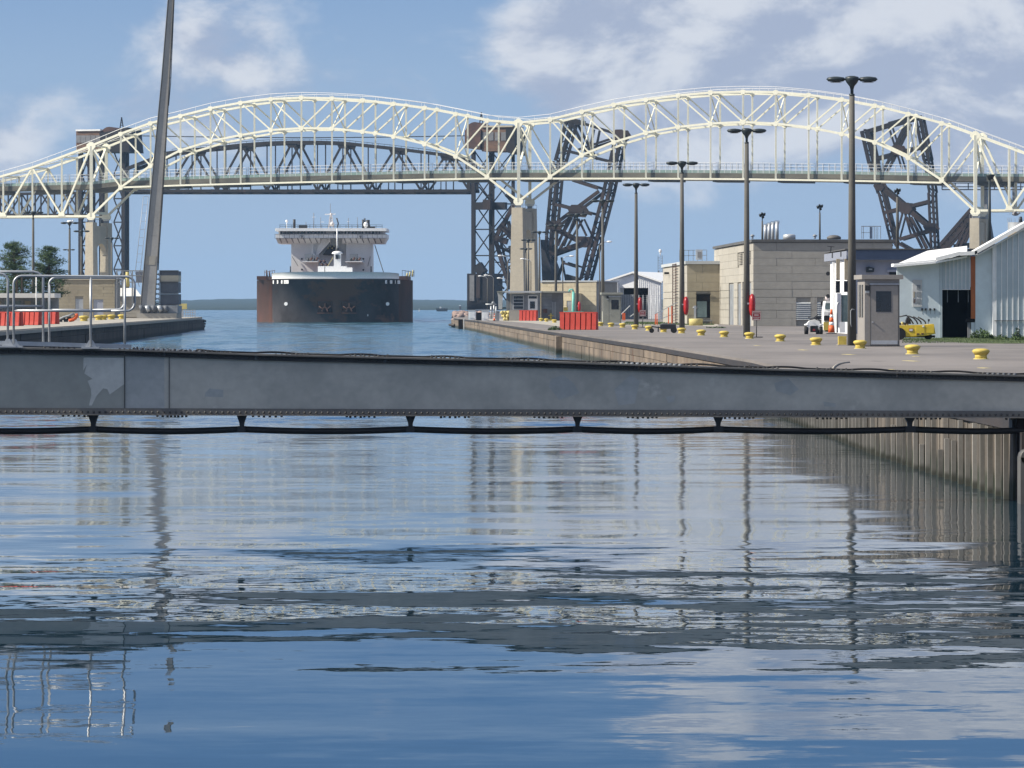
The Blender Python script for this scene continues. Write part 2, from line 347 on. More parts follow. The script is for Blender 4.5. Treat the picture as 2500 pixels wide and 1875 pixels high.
# far shore
hm = MB(); nx, ny = 420, 34
for j in range(ny):
    for i in range(nx):
        X = -1250 + 2500 * i / (nx - 1); Y = 3225 + 4700 * (j / (ny - 1)) ** 1.5; f = j / (ny - 1)
        ridge = 9.2 + 2.5 * mnoise.noise((X / 260, 3.3, 0)) + 1.2 * mnoise.noise((X / 70, 8.1, 0))
        tree = 2.4 * abs(mnoise.noise((X / 9, Y / 16, 1))) + 1.2 * mnoise.noise((X / 4, Y / 8, 5))
        kf = Y / 4000; z = -.5 if j == 0 else 1.0 + (ridge - 2.2) * kf * max(0, min(1, (f - .12) / .6)) ** 1.2 + tree * (.25 + kf * .35)
        hm.v.append((X, Y, z))
for j in range(ny - 1):
    for i in range(nx - 1): hm.f.append((j * nx + i, j * nx + i + 1, (j + 1) * nx + i + 1, (j + 1) * nx + i)); hm.s.append(False)
struct('hills', hm, M['hill'])
# ------------------------------------------------------------------ quays
WALL = [(20, 10.3), (68, 8.8), (89, 8.32), (116, 8.30), (135, 8.3), (193, 6.7), (294, 3.0), (513, -4.6), (634, -9.8)]
wx = lambda y: interp(WALL, y)
EDGE = [(9.8, 20), (9.8, 67.99), (wx(68), 68)] + [(wx(y), y) for y in (89, 116, 135, 160, 193, 240, 294, 350, 430, 513, 570, 620)]
TIP = [(-9.5, 628), (-9.6, 634), (-8.6, 639), (-6, 641), (-7, 660), (-11, 800), (-14, 1000), (-17, 1260)]
poly = EDGE + TIP + [(200, 1260), (200, 20)]
struct('quay_deck', MB().prism([(x, y, QZ - .3) for x, y in poly], (0, 0, .3)), M['deck'])
struct('quay_fill', MB().prism([(x + .45, y, -1) for x, y in poly], (0, 0, 2.2)), M['joint'])
LW = [(60, -26.2), (253, -33.4), (351, -37.0), (425, -39.7), (557, -44.7)]
lx = lambda y: interp(LW, y)
LEDGE = [(lx(y), y) for y in (60, 160, 253, 351, 425, 557)]
LTIP = [(-45.2, 568), (-46.6, 574), (-49.5, 578), (-56, 640), (-112, 1260)]
lpoly = LEDGE + LTIP + [(-420, 1260), (-420, 60)]
struct('left_quay_deck', MB().prism([(x, y, LZ - .3) for x, y in lpoly], (0, 0, .3)), M['apron'])
struct('left_quay_fill', MB().prism([(x - .5, y, -1) for x, y in lpoly], (0, 0, 2.5)), M['joint'])
# right lock wall, far stretch: two courses of concrete blocks
wl = thing('lock_wall', 'brown concrete lock wall of large blocks running from the boom to the pier tip', 'lock wall', (wx(294), 294, 0))
def wblock(y0, y1, z0, z1, proud, fx, m, par, nm='block', sgn=1, gap=.035):
    a, b = fx(y0 + gap), fx(y1 - gap)
    p = [(a - proud * sgn, y0 + gap), (b - proud * sgn, y1 - gap), (b + .55 * sgn, y1 - gap), (a + .55 * sgn, y0 + gap)]
    part(nm, MB().prism([(x, y, z0 + .012) for x, y in p], (0, 0, z1 - z0 - .024)), m, par)
y = 128.0; rows = []
while y < 612:
    L = random.uniform(7, 12); y1 = min(y + L, 612)
    if not (y < 582 < y1): wblock(y, y1, .82, QZ - .32, random.uniform(0, .03), wx, M['block'], wl)
    y = y1
y = 128.0
while y < 612:
    L = random.uniform(4, 7) * (1 if y < 300 else 1.8); y1 = min(y + L, 612)
    if not (y < 582 < y1): wblock(y, y1, -.6, .82, random.uniform(0, .04), wx, M['block'], wl)
    y = y1
for a, b in zip(EDGE[2:], EDGE[3:]):              # dark edge along the coping
    part('coping', MB().hexa([(a[0] - .06, a[1], QZ - .30), (a[0] + .25, a[1], QZ - .30), (b[0] + .25, b[1], QZ - .30), (b[0] - .06, b[1], QZ - .30),
                              (a[0] - .06, a[1], QZ - .10), (a[0] + .25, a[1], QZ - .10), (b[0] + .25, b[1], QZ - .10), (b[0] - .06, b[1], QZ - .10)]), M['coping'], wl)
part('recess_shade', MB().bb(wx(582) - .35, wx(582) + .6, 574, 588, -.5, 1.4), M['black'], wl)  # solid black box, shade of the ladder recess put into its colour
part('ladder', MB().bb(wx(566) - .2, wx(566) - .05, 565.2, 566.6, -.2, 1.5), M['white'], wl)
part('rounded_end', MB().prism([(x, y_, -.6) for x, y_ in [(wx(612), 612), (-9.7, 628), (-9.9, 634), (-8.8, 639.4), (-6, 641.4), (-5, 612)]], (0, 0, 1.75)), M['block'], wl)
part('fender', MB().tube([(wx(614) - .1, 614, .35), (-10.1, 630, .35), (-9.9, 637, .35), (-8, 641, .35)], .22), M['coping'], wl)
part('buttress', MB().bb(wx(283) - .25, wx(283) + .5, 278, 288, -.5, QZ - .31), M['block'], wl)
# right lock wall, near stretch: upright boards behind steel armour strips
wn = thing('lock_wall', 'near lock wall of upright weathered boards with pale steel strips rising from the water', 'lock wall', (wx(80), 80, 0))
y = 68.02
while y < 127:
    w_ = random.uniform(.42, .62)
    wblock(y, y + w_, -.6, QZ - .30, random.uniform(-.02, .04), wx, M['plank'], wn, 'board', gap=.012)
    y += w_
y = 68.6
while y < 127:
    x_ = wx(y); part('armour_strip', MB().bb(x_ - .12, x_ - .03, y - .032, y + .032, -.5, random.choice([QZ - .31, QZ - .31, 1.0, .8, .55])), M['strip'], wn); y += .97
# left lock wall
wlf = thing('lock_wall', 'dark shaded concrete wall of the left quay with a fender at its far tip', 'lock wall', (lx(351), 351, 0))
y = 230.0
while y < 560:
    y1 = min(y + random.uniform(10, 16), 560)
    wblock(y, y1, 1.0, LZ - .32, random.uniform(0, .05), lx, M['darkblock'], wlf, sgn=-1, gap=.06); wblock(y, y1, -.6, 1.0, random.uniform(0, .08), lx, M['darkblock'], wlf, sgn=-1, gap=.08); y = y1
for a, b in zip(LEDGE[1:], LEDGE[2:]):
    part('coping', MB().beam((a[0] + .05, a[1], LZ - .2), (b[0] + .05, b[1], LZ - .2), .3, .24), M['joint'], wlf)
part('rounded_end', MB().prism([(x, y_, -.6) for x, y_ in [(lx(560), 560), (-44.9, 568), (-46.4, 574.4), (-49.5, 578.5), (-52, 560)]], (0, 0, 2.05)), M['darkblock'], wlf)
for k in range(3): part('tyre', MB().lathe([(.5, -.15), (.55, 0), (.5, .15)], (-45.0 - .3 * k, 566 + 3 * k, 1.2 - .4 * k), 10), M['rubber'], wlf)
# ------------------------------------------------------------------ international road bridge (pale arch trusses)
PSI = math.radians(16.4); BX, BY = -123.8, 1145.0; PAN = 131 / 14; BW = 11.6
BD = Vector((math.cos(PSI), -math.sin(PSI), 0)); BN = Vector((math.sin(PSI), math.cos(PSI), 0))
def bs(s, z, off=0.0):
    return Vector((BX, BY, z)) + BD * s + BN * off
def bz(v, s): return H + (V0 - v) * (BY - s * math.sin(PSI)) / F
UP = {-3: 429.4, -2: 409, -1: 383, 0: 356, 1: 326.6, 2: 300.6, 3: 283, 4: 264.4, 5: 250.9, 6: 241.8, 7: 238.4, 8: 240, 9: 244.5, 10: 253, 11: 263, 12: 278, 13: 293.8,
      14: 299.5, 15: 291.5, 16: 272.3, 17: 255.4, 18: 243, 19: 233, 20: 226, 21: 223.7, 22: 224.9, 23: 231.6, 24: 242.4, 25: 257.6, 26: 278, 27: 300.6, 28: 330, 29: 360.5, 30: 392, 31: 412,
      -4: 447, -5: 461}
LO = {0: 528, 1: 457.7, 2: 404.6, 3: 367, 4: 344.7, 5: 330, 6: 317.5, 7: 313, 8: 313.5, 9: 321, 10: 333, 11: 351.4, 12: 381, 13: 431.7, 14: 492,
      15: 431.7, 16: 378.6, 17: 347, 18: 324, 19: 310, 20: 301.7, 21: 298, 22: 301.7, 23: 310.8, 24: 326.6, 25: 347, 26: 385, 27: 439.6, 28: 516.5}
TIE = [(1, 457.7), (3, 452.5), (7, 445), (11, 438.5), (13, 436), (18, 436), (21, 437.5), (24, 441), (27, 446)]
ab = thing('road_bridge', 'long cream painted double arch truss road bridge crossing high over the channel', 'bridge', bs(131, 0))
def bnode(tab, i, off): return bs(i * PAN, bz(tab[i], i * PAN), off)
def bpart(nm, p, q, w, h=None): part(nm, MB().beam(p, q, w, h), M['cream'], ab)
for off in (0.0, BW):
    for i in range(-5, 31): bpart('top_chord', bnode(UP, i, off), bnode(UP, i + 1, off), .7, .62)
    for i in range(0, 28): bpart('arch_chord', bnode(LO, i, off), bnode(LO, i + 1, off), .66, .6)
    tie = lambda i: bs(i * PAN, bz(interp(TIE, i), i * PAN), off)
    for i in range(1, 27): bpart('tie_beam', tie(i), tie(i + 1), .55, .5)
    for i in range(0, 29):
        top = bnode(UP, i, off); lo = bnode(LO, i, off); big = i in (0, 14, 28)
        bpart('post', top, lo, .9 if big else .5)
        if i not in (0, 1, 13, 14, 15, 27, 28): bpart('hanger', lo, tie(i), .48)
        gz = .68 if not big else 1.4
        for P_, nm in ((top, 'gusset_plate'), (lo, 'gusset_plate')):
            part(nm, MB().prism([P_ + BD * a + Vector((0, 0, b)) - BN * .36 for a, b in ((-gz, .34), (-gz, -.34), (-.36, -gz * 1.1), (.36, -gz * 1.1), (gz, -.34), (gz, .34), (.36, gz * .8), (-.36, gz * .8))], BN * .72), M['cream'], ab)
    for i in range(14):
        for base in (0, 14):
            a, b = (base + i, base + i + 1)
            if i < 7: bpart('diagonal', bnode(UP, a, off), bnode(LO, b, off), .44, .4)
            else: bpart('diagonal', bnode(UP, b, off), bnode(LO, a, off), .44, .4)
    # approach spans
    zl = lambda i: bz(527.5, 0); zr = bz(514, 28 * PAN)
    for a, b in ((-5, -3), (-3, -1), (-1, 0)): bpart('bottom_chord', bs(a * PAN, zl(0), off), bs(b * PAN, zl(0), off), .6)
    for i in (-4, -3, -2, -1): bpart('post', bnode(UP, i, off), bs(i * PAN, zl(0), off), .52)
    for t, l in ((0, -1), (-2, -1), (-2, -3), (-4, -3), (-4, -5)): bpart('diagonal', bnode(UP, t, off), bs(l * PAN, zl(0), off), .5)
    for l in (-1, -3, 29):
        zz = zr if l > 0 else zl(0); P_ = bs(l * PAN, zz, off)
        part('gusset_plate', MB().prism([P_ + BD * a + Vector((0, 0, b)) - BN * .4 for a, b in ((-1.1, 0), (1.1, 0), (.7, 1.2), (-.7, 1.2))], BN * .8), M['cream'], ab)
    bpart('bottom_chord', bs(28 * PAN, zr, off), bs(31 * PAN, zr, off), .6)
    for i in (29, 30): bpart('post', bnode(UP, i, off), bs(i * PAN, zr, off), .6)
    for t, l in ((28, 29), (30, 29)): bpart('diagonal', bnode(UP, t, off), bs(l * PAN, zr, off), .55)
    hr = MB(); pts = [bs(i * PAN / 4, 0, off) for i in range(-16, 122)]
    for k, i in enumerate(range(-16, 122)):
        a = i / 4; fl = math.floor(a); t = a - fl; z = bz(UP[fl], fl * PAN) * (1 - t) + bz(UP.get(fl + 1, 400), (fl + 1) * PAN) * t
        pts[k].z = z + 1.5
        if k % 2 == 0: hr.beam((pts[k].x, pts[k].y, z + .3), pts[k], .09)
    hr.tube(pts, .08, 4)
    part('chord_handrail', hr, M['white'], ab, kind='stuff')
for i in range(-4, 31):                           # sway frames and top laterals between the two trusses
    bpart('cross_strut', bnode(UP, i, 0), bnode(UP, i, BW), .4, .5)
    if 0 < i < 28 and i != 14:
        if i % 2 == 0:
            bpart('sway_brace', bnode(UP, i, 0) - Vector((0, 0, .4)), bnode(LO, i, BW), .26); bpart('sway_brace', bnode(UP, i, BW) - Vector((0, 0, .4)), bnode(LO, i, 0), .26)
        if i not in (1, 13, 15, 27): bpart('cross_strut', bnode(LO, i, 0), bnode(LO, i, BW), .32, .4)
    if i in (0, 14, 28):
        bpart('sway_brace', bnode(UP, i, 0), bnode(LO, i, BW) + Vector((0, 0, 9)), .5); bpart('sway_brace', bnode(UP, i, BW), bnode(LO, i, 0) + Vector((0, 0, 9)), .5)
        bpart('cross_strut', bnode(LO, i, 0) + Vector((0, 0, 1)), bnode(LO, i, BW) + Vector((0, 0, 1)), .8)
    if i < 30: bpart('lateral_brace', bnode(UP, i, 0), bnode(UP, i + 1, BW), .22)
DK = [(-6, 473), (0, 464), (1, 456), (3, 452), (7, 444), (11, 438), (14, 436), (18, 436), (21, 437.5), (24, 440), (26, 443), (27, 445), (31, 447)]
for i in range(-6, 31):
    a0, a1 = i * PAN, (i + 1) * PAN - .05; z0, z1 = bz(interp(DK, i), a0) + .35, bz(interp(DK, i + 1), a1) + .35
    def slab(o0, o1, h0, h1):
        return [bs(a0, z0 + h0, o0), bs(a1, z1 + h0, o0), bs(a1, z1 + h0, o1), bs(a0, z0 + h0, o1), bs(a0, z0 + h1, o0), bs(a1, z1 + h1, o0), bs(a1, z1 + h1, o1), bs(a0, z0 + h1, o1)]
    part('deck_slab', MB().hexa(slab(.9, BW - .9, 0, 1.35)), M['deckside'], ab)
    if i % 2 == 0: part('floor_beam', MB().hexa(slab(2.5, BW - 2.5, -1.1, -.02)), M['deckside'], ab)
    for o0 in (.9, BW - 1.1):
        part('guard_rail', MB().hexa(slab(o0, o0 + .12, 1.36, 2.15)), M['green'], ab)
        r = MB(); q0, q1 = bs(a0 + .3, z0 + 1.4, o0 + .05), bs(a1 - .3, z1 + 1.4, o0 + .05)
        for hh in (1.0, 2.0, 2.9): r.beam(q0 + Vector((0, 0, hh)), q1 + Vector((0, 0, hh)), .09)
        for k in range(6):
            t = q0.lerp(q1, k / 5); r.beam(t, t + Vector((0, 0, 2.9)), .13)
        part('railing', r, M['white'] if o0 < 2 else M['galv'], ab)
# lower ribs of the portal arches: concrete bents
def bent(s, ztop, wt_, wb, label):
    root = thing('bridge_pier', label, 'bridge pier', bs(s, 0), group='concrete piers of the road bridge')
    for off, nm in ((0, 'column'), (BW, 'column')):
        c = bs(s, 0, off); B = []
        for hw, z, dp in ((wb, 0, 1.9), (wt_, ztop, 1.6)):
            for a, b in ((-hw, -dp), (hw, -dp), (hw, dp), (-hw, dp)): B.append(c + BD * a + BN * b + Vector((0, 0, z)))
        part(nm, MB().hexa(B), M['pier'], root)
        part('bearing', MB().beam(c + Vector((0, 0, ztop)), c + Vector((0, 0, ztop + .7)), 1.5), M['galvdull'], root)
    web = [(1.7, ztop - 1), (1.7, ztop - 9)] + [(BW / 2 - math.cos(t) * (BW / 2 - 1.9), ztop - 9.5 + math.sin(t) * 3.4) for t in [math.pi * k / 8 for k in range(9)]] + [(BW - 1.7, ztop - 9), (BW - 1.7, ztop - 1)]
    part('cross_wall', MB().prism([bs(s - wt_ * .7, z, o) for o, z in web], BD * wt_ * 1.4), M['pier'], root)
    rails = MB()
    for o in (-1.6, BW + 1.6): rails.beam(bs(s - wt_, ztop + 1, o), bs(s + wt_, ztop + 1, o), .08)
    for a in (-wt_, wt_):
        rails.beam(bs(s + a, ztop + 1, -1.6), bs(s + a, ztop + 1, BW + 1.6), .08)
        for o in (-1.6, 1.6, BW - 1.6, BW + 1.6): rails.beam(bs(s + a, ztop, o), bs(s + a, ztop + 1, o), .08)
    part('safety_rail', rails, M['galv'], root)
    return root
bent(0, bz(543, 0), 1.15, 1.5, 'concrete bridge pier at the left end of the arches, beside the raised boom')
bent(131, bz(507, 131), 1.6, 2.2, 'wide middle concrete bridge pier where both cream arches meet')
bent(262, bz(533, 262), 1.3, 1.5, 'concrete bridge pier behind the pale blue shed')
# ------------------------------------------------------------------ railway bridges (dark steel)
def rpl(u, v, off=48.0, e=0.0):                   # point on a plane parallel to the road bridge
    X0, Y0 = 1.75 + off * math.sin(PSI), 1108 + off * math.cos(PSI); t = math.tan(PSI); k = (u - CX) / F
    Y = (Y0 + X0 * t) / (1 + k * t); p = Vector((k * Y, Y, H - (v - V0) / F * Y))
    return p + BN * e
def mem(root, nm, u0, v0, u1, v1, wpx, e=0.0, off=48.0, m='darksteel', d=None):
    a, b = rpl(u0, v0, off, e), rpl(u1, v1, off, e); w = wpx * a.y / F
    if wpx > 13 and nm in ('leg', 'strut', 'top_chord') and off < 61 and abs(v1 - v0) > 30:   # built up leg: two chords laced together
        sd_ = (b - a).normalized().cross(BN).normalized() * (w * .31)
        for s_ in (-1, 1): part('leg_chord', MB().beam(a + sd_ * s_, b + sd_ * s_, w * .36, d or w, up=BN), M[m], root)
        n_ = max(3, int((b - a).length / 1.6))
        for k in range(n_):
            p, q = a.lerp(b, k / n_), a.lerp(b, (k + 1) / n_); s_ = 1 if k % 2 else -1
            part('lacing_bar', MB().beam(p + sd_ * s_, q - sd_ * s_, .28, .15, up=BN), M['darksteel'], root)
        return
    part(nm, MB().beam(a, b, d or w, w, up=(0, 0, 1)) if abs(v1 - v0) < abs(u1 - u0) else MB().beam(a, b, w, d or w, up=BN), M[m], root)
lb = thing('lift_span', 'dark curved truss of the raised railway lift bridge behind the cream left arch', 'lift bridge', rpl(730, 470))
RT = [(310, 412), (409, 374), (469, 366), (529, 361), (591, 354), (652, 349.5), (713, 347.5), (775, 347.5), (837, 349.5), (899, 356), (964, 363), (1028, 371), (1089, 379), (1142, 396)]
BOT = 466.0
for e in (0.0, 7.5):
    for (a, b), (c, d_) in zip(RT, RT[1:]): mem(lb, 'top_chord', a, b, c, d_, 8, e)
    mem(lb, 'bottom_chord', 306, BOT, 728, BOT, 7, e); mem(lb, 'bottom_chord', 728, BOT, 1152, BOT, 7, e)
    bn = [408, 530, 652, 775, 899, 1028, 1146]; tn = [469, 591, 713, 837, 964, 1089]
    for i, t in enumerate(tn):
        tv = interp(RT, t)
        mem(lb, 'diagonal', t, tv, bn[i], BOT, 4.6, e); mem(lb, 'diagonal', t, tv, bn[i + 1], BOT, 4.6, e)
        mem(lb, 'post', t, tv, t, BOT, 2.4, e); mem(lb, 'post', bn[i], interp(RT, bn[i]), bn[i], BOT, 2.4, e)
        P_ = rpl(t, tv, 48, e); part('gusset_plate', MB().prism([P_ + BD * a + Vector((0, 0, b)) - BN * .3 for a, b in ((-2, .3), (-1.2, -1.6), (1.2, -1.6), (2, .3))], BN * .6), M['darksteel'], lb)
        mem(lb, 'sub_strut', (t + bn[i]) / 2, (tv + BOT) / 2, bn[i] + 30, BOT, 2, e)
    mem(lb, 'end_post', 310, 412, 306, BOT, 9, e); mem(lb, 'end_post', 1142, 396, 1146, BOT, 9, e)
for t in range(330, 1150, 62):
    v = interp(RT, min(max(t, 310), 1142)); p, q = rpl(t, v + 2), rpl(t, v + 2, 48, 7.5); part('top_strut', MB().beam(p, q, .4), M['darksteel'], lb)
    p, q = rpl(t, BOT), rpl(t, BOT, 48, 7.5); part('floor_beam', MB().beam(p, q, .5, 1.0), M['darksteel'], lb)
for a in range(306, 1146, 70): part('track_girder', MB().beam(rpl(a, 472, 48, 3.7), rpl(a + 69, 472, 48, 3.7), 5, .35), M['darksteel'], lb)
hr = MB(); pp = [rpl(u, interp(RT, u) - 8, 48, 0) for u in range(420, 1100, 14)]; hr.tube(pp, .07, 4)
for p in pp: hr.beam(p, p - Vector((0, 0, 1)), .08)
part('chord_handrail', hr, M['darksteel'], lb, kind='stuff')
part('power_cable', MB().tube([rpl(u, 328 + 5 * math.sin((u - 300) / 850 * math.pi) + 2, 48, 3) for u in range(300, 1160, 60)], .14, 4), M['rubber'], lb)
def tower(label, legs, vt, vb, xb, house):
    t = thing('lift_tower', label, 'lift bridge tower', rpl(legs[0][0], vb), group='dark steel towers of the railway lift bridge')
    for u, w, e in legs: mem(t, 'leg', u, vt, u, vb, w, e, m='darksteel')
    for u0, u1, e in xb:
        n_ = 6
        for k in range(n_):
            va, vb_ = vt + (vb - vt) * k / n_, vt + (vb - vt) * (k + 1) / n_
            mem(t, 'brace', u0, va, u1, vb_, 2.6, e); mem(t, 'brace', u1, va, u0, vb_, 2.6, e); mem(t, 'strut', u0, vb_, u1, vb_, 3, e)
    return t
t1 = tower('left lift bridge tower with flat roofed brick machinery house and leaning mast', [(197, 9, 0), (302, 9, 0), (222, 12, 9), (284, 7, 9)], 370, 715, ((200, 222, 0), (278, 300, 0)), None)
t2 = tower('middle lift bridge tower with rusty roofed machinery house beside the meeting point of the arches', [(1156, 9, 0), (1205, 4, 0), (1178, 9, 9), (1232, 7, 9)], 368, 752, ((1158, 1203, 0), (1180, 1230, 9)), None)
def house(t, u0, u1, v0, v1, drum, dark):
    a, b = rpl(u0, v1, 48, -2), rpl(u1, v1, 48, -2); zt = rpl(u0, v0, 48, -2).z; zb = a.z; B = []
    for z in (zb, zt): B += [Vector((p.x, p.y, z)) for p in (a, b, b + BN * 11, a + BN * 11)]
    part('machinery_house', MB().hexa(B), M['brick'], t)
    part('roof_slab', MB().hexa([p + Vector((0, 0, zt - zb if p.z < zt - .1 else .5)) + ((-BN * .4) if k % 4 < 2 else BN * .4) for k, p in enumerate(B[:4] + B[4:])]), M['white'] if not dark else M['pier'], t)
    n_ = 5
    for k in range(n_):
        p = a.lerp(b, (k + .5) / n_); part('window', MB().beam(p - BN * .08 + Vector((0, 0, (zt - zb) * .45)), p - BN * .08 + Vector((0, 0, (zt - zb) * .8)), 1.5, .12, up=BN), M['grey'], t)
    du, dv, dr = drum; c = rpl(du, dv, 48, -1.5)
    V = [c + BN * 0 + BD * (-math.cos(x) * dr) + Vector((0, 0, math.sin(x) * dr)) for x in [math.pi * k / 10 for k in range(11)]]
    V = [V[0] - Vector((0, 0, 4))] + V + [V[-1] - Vector((0, 0, 4))]
    part('sheave_housing', MB().prism(V, BN * 9), M['rustbrown'], t)
house(t1, 192, 252, 321, 372, (271, 333, 2.9), False)
house(t2, 1181, 1257, 312, 370, (1163, 322, 2.9), True)
part('sheave_box', MB().hexa([rpl(u, v, 48, e) for u, v, e in ((256, 372, -2.5), (324, 372, -2.5), (324, 372, 9), (256, 372, 9), (250, 326, -2.5), (318, 312, -2.5), (318, 312, 9), (250, 326, 9))]), M['darksteel'], t1)
part('sheave_box', MB().hexa([rpl(u, v, 48, e) for u, v, e in ((1140, 362, -2.5), (1178, 366, -2.5), (1178, 366, 9), (1140, 362, 9), (1141, 318, -2.5), (1180, 318, -2.5), (1180, 318, 9), (1141, 318, 9))]), M['rustbrown'], t2)
part('side_wall', MB().hexa([rpl(u, v, 48, e) for u, v, e in ((1240, 372, -2.2), (1262, 378, -2.2), (1262, 378, 9.5), (1240, 372, 9.5), (1240, 312, -2.2), (1263, 318, -2.2), (1263, 318, 9.5), (1240, 312, 9.5))]), M['darksteel'], t2)
for t, u, v in ((t1, 288, 310), (t2, 1168, 298)):
    m_ = MB()
    for a in (-4, 4): m_.beam(rpl(u + a, v + 2, 48, 3), rpl(u, v - 25, 48, 3), .3)
    for k in range(3): m_.beam(rpl(u - 3 + k, v - 5 - k * 6, 48, 3), rpl(u + 3 - k, v - 5 - k * 6, 48, 3), .2)
    part('mast', m_, M['darksteel'], t)
mem(t1, 'panel', 214, 376, 214, 700, 15, 3, m='brownsteel')
mem(t2, 'cross_girder', 1160, 503, 1236, 503, 18, 0); mem(t2, 'control_cabin', 1187, 500, 1205, 500, 24, -2, m='brownsteel', d=3)
mem(t2, 'base_pier', 1179, 668, 1179, 757, 66, 2, m='darksteel', d=10); mem(t2, 'base_panel', 1175, 672, 1175, 728, 10, -3.2, m='brownsteel', d=.3)
mem(t2, 'machinery', 1170, 647, 1185, 668, 22, -2); mem(t2, 'base_panel', 1160, 672, 1160, 735, 12, -3.2, m='grey', d=.3)
for u0, v0, u1, v1, w in ((1160, 455, 1200, 505, 3), (1200, 455, 1160, 505, 3), (1226, 474, 1256, 503, 8), (1262, 520, 1262, 700, 6), (1200, 640, 1262, 640, 3)): mem(t2, 'brace', u0, v0, u1, v1, w, 4)
# the folded counterweight frame of the first bascule leaf, beside the middle pier
cw = thing('bascule_bridge', 'dense dark counterweight frame of the bascule, just left of the middle concrete pier', 'bascule bridge', rpl(1225, 700))
for u0, v0, u1, v1, w in ((1250, 500, 1204, 582, 9), (1204, 582, 1240, 706, 9), (1246, 506, 1216, 582, 4), (1218, 590, 1246, 700, 5), (1208, 560, 1240, 520, 4), (1206, 585, 1250, 560, 5), (1210, 600, 1250, 620, 6), (1204, 580, 1234, 590, 14),
                          (1216, 620, 1246, 600, 4), (1222, 640, 1246, 660, 3), (1226, 660, 1246, 645, 3), (1228, 690, 1250, 670, 4), (1212, 685, 1226, 668, 4), (1212, 692, 1226, 705, 4), (1236, 540, 1250, 600, 8), (1240, 600, 1252, 700, 6), (1225, 555, 1245, 580, 12)):
    mem(cw, 'member', u0, v0, u1, v1, w, 2, 30, 'brownsteel' if w > 8 else 'darksteel')
# first bascule leaf
b1 = thing('bascule_leaf', 'dark steel bascule leaf leaning to the right, raised behind the second cream arch', 'bascule bridge', rpl(1390, 700), group='raised bascule leaves of the railway bridge')
for e in (0.0, 6.5):
    for nm, u0, v0, u1, v1, w in (('leg', 1389, 297, 1362, 394, 21), ('leg', 1357, 394, 1340, 575, 19), ('leg', 1340, 575, 1338, 636, 18), ('leg', 1511, 326, 1480, 470, 21), ('leg', 1480, 470, 1424, 683, 21),
                                  ('top_chord', 1388, 295, 1414, 299, 14), ('top_chord', 1414, 299, 1512, 330, 5), ('cross_strut', 1372, 366, 1486, 394, 6), ('cross_strut', 1348, 497, 1445, 523, 7), ('cross_strut', 1398, 440, 1460, 460, 7),
                                  ('diagonal', 1352, 549, 1462, 467, 8), ('diagonal', 1396, 300, 1436, 380, 6), ('diagonal', 1410, 366, 1494, 338, 5), ('diagonal', 1450, 316, 1440, 366, 5), ('diagonal', 1400, 310, 1444, 388, 5),
                                  ('cross_strut', 1345, 556, 1415, 592, 7), ('diagonal', 1340, 622, 1420, 594, 10), ('diagonal', 1352, 610, 1396, 532, 5), ('diagonal', 1364, 612, 1408, 535, 5), ('diagonal', 1412, 534, 1432, 576, 4),
                                  ('cross_strut', 1372, 641, 1408, 652, 5), ('diagonal', 1362, 600, 1392, 522, 5)):
        mem(b1, nm, u0, v0, u1, v1, w * (.85 if e else 1), e, 30, 'brownsteel' if (e == 0 and v0 > 400) else 'darksteel', d=.9)
    for u, v, r in ((1406, 514, 2.4), (1422, 590, 2.2), (1347, 550, 1.8), (1512, 328, 2.0)):
        P_ = rpl(u, v, 30, e - .6); part('gusset_plate', MB().prism([P_ + BD * r * a + Vector((0, 0, r * b)) for a, b in ((-1, .2), (-.5, -.7), (.5, -.8), (1, -.1), (.5, .7), (-.5, .7))], BN * .3), M['brownsteel'], b1)
for u, v in ((1389, 297), (1362, 394), (1348, 490), (1340, 600), (1511, 328), (1480, 470), (1450, 580), (1428, 670)): part('cross_beam', MB().beam(rpl(u, v, 30, 0), rpl(u, v, 30, 6.5), .7), M['darksteel'], b1)
part('counterweight', MB().hexa([rpl(u, v, 30, e) for u, v, e in ((1326, 690, -1), (1352, 690, -1), (1352, 690, 8), (1326, 690, 8), (1322, 585, -1), (1348, 655, -1), (1348, 655, 8), (1322, 585, 8))]), M['darksteel'], b1)
for u0, v0, u1, v1, w in ((1320, 600, 1346, 640, 8), (1338, 640, 1356, 684, 10), (1370, 636, 1352, 690, 6), (1364, 628, 1376, 690, 4), (1375, 676, 1410, 686, 14)): mem(b1, 'heel_strut', u0, v0, u1, v1, w, 3, 30)
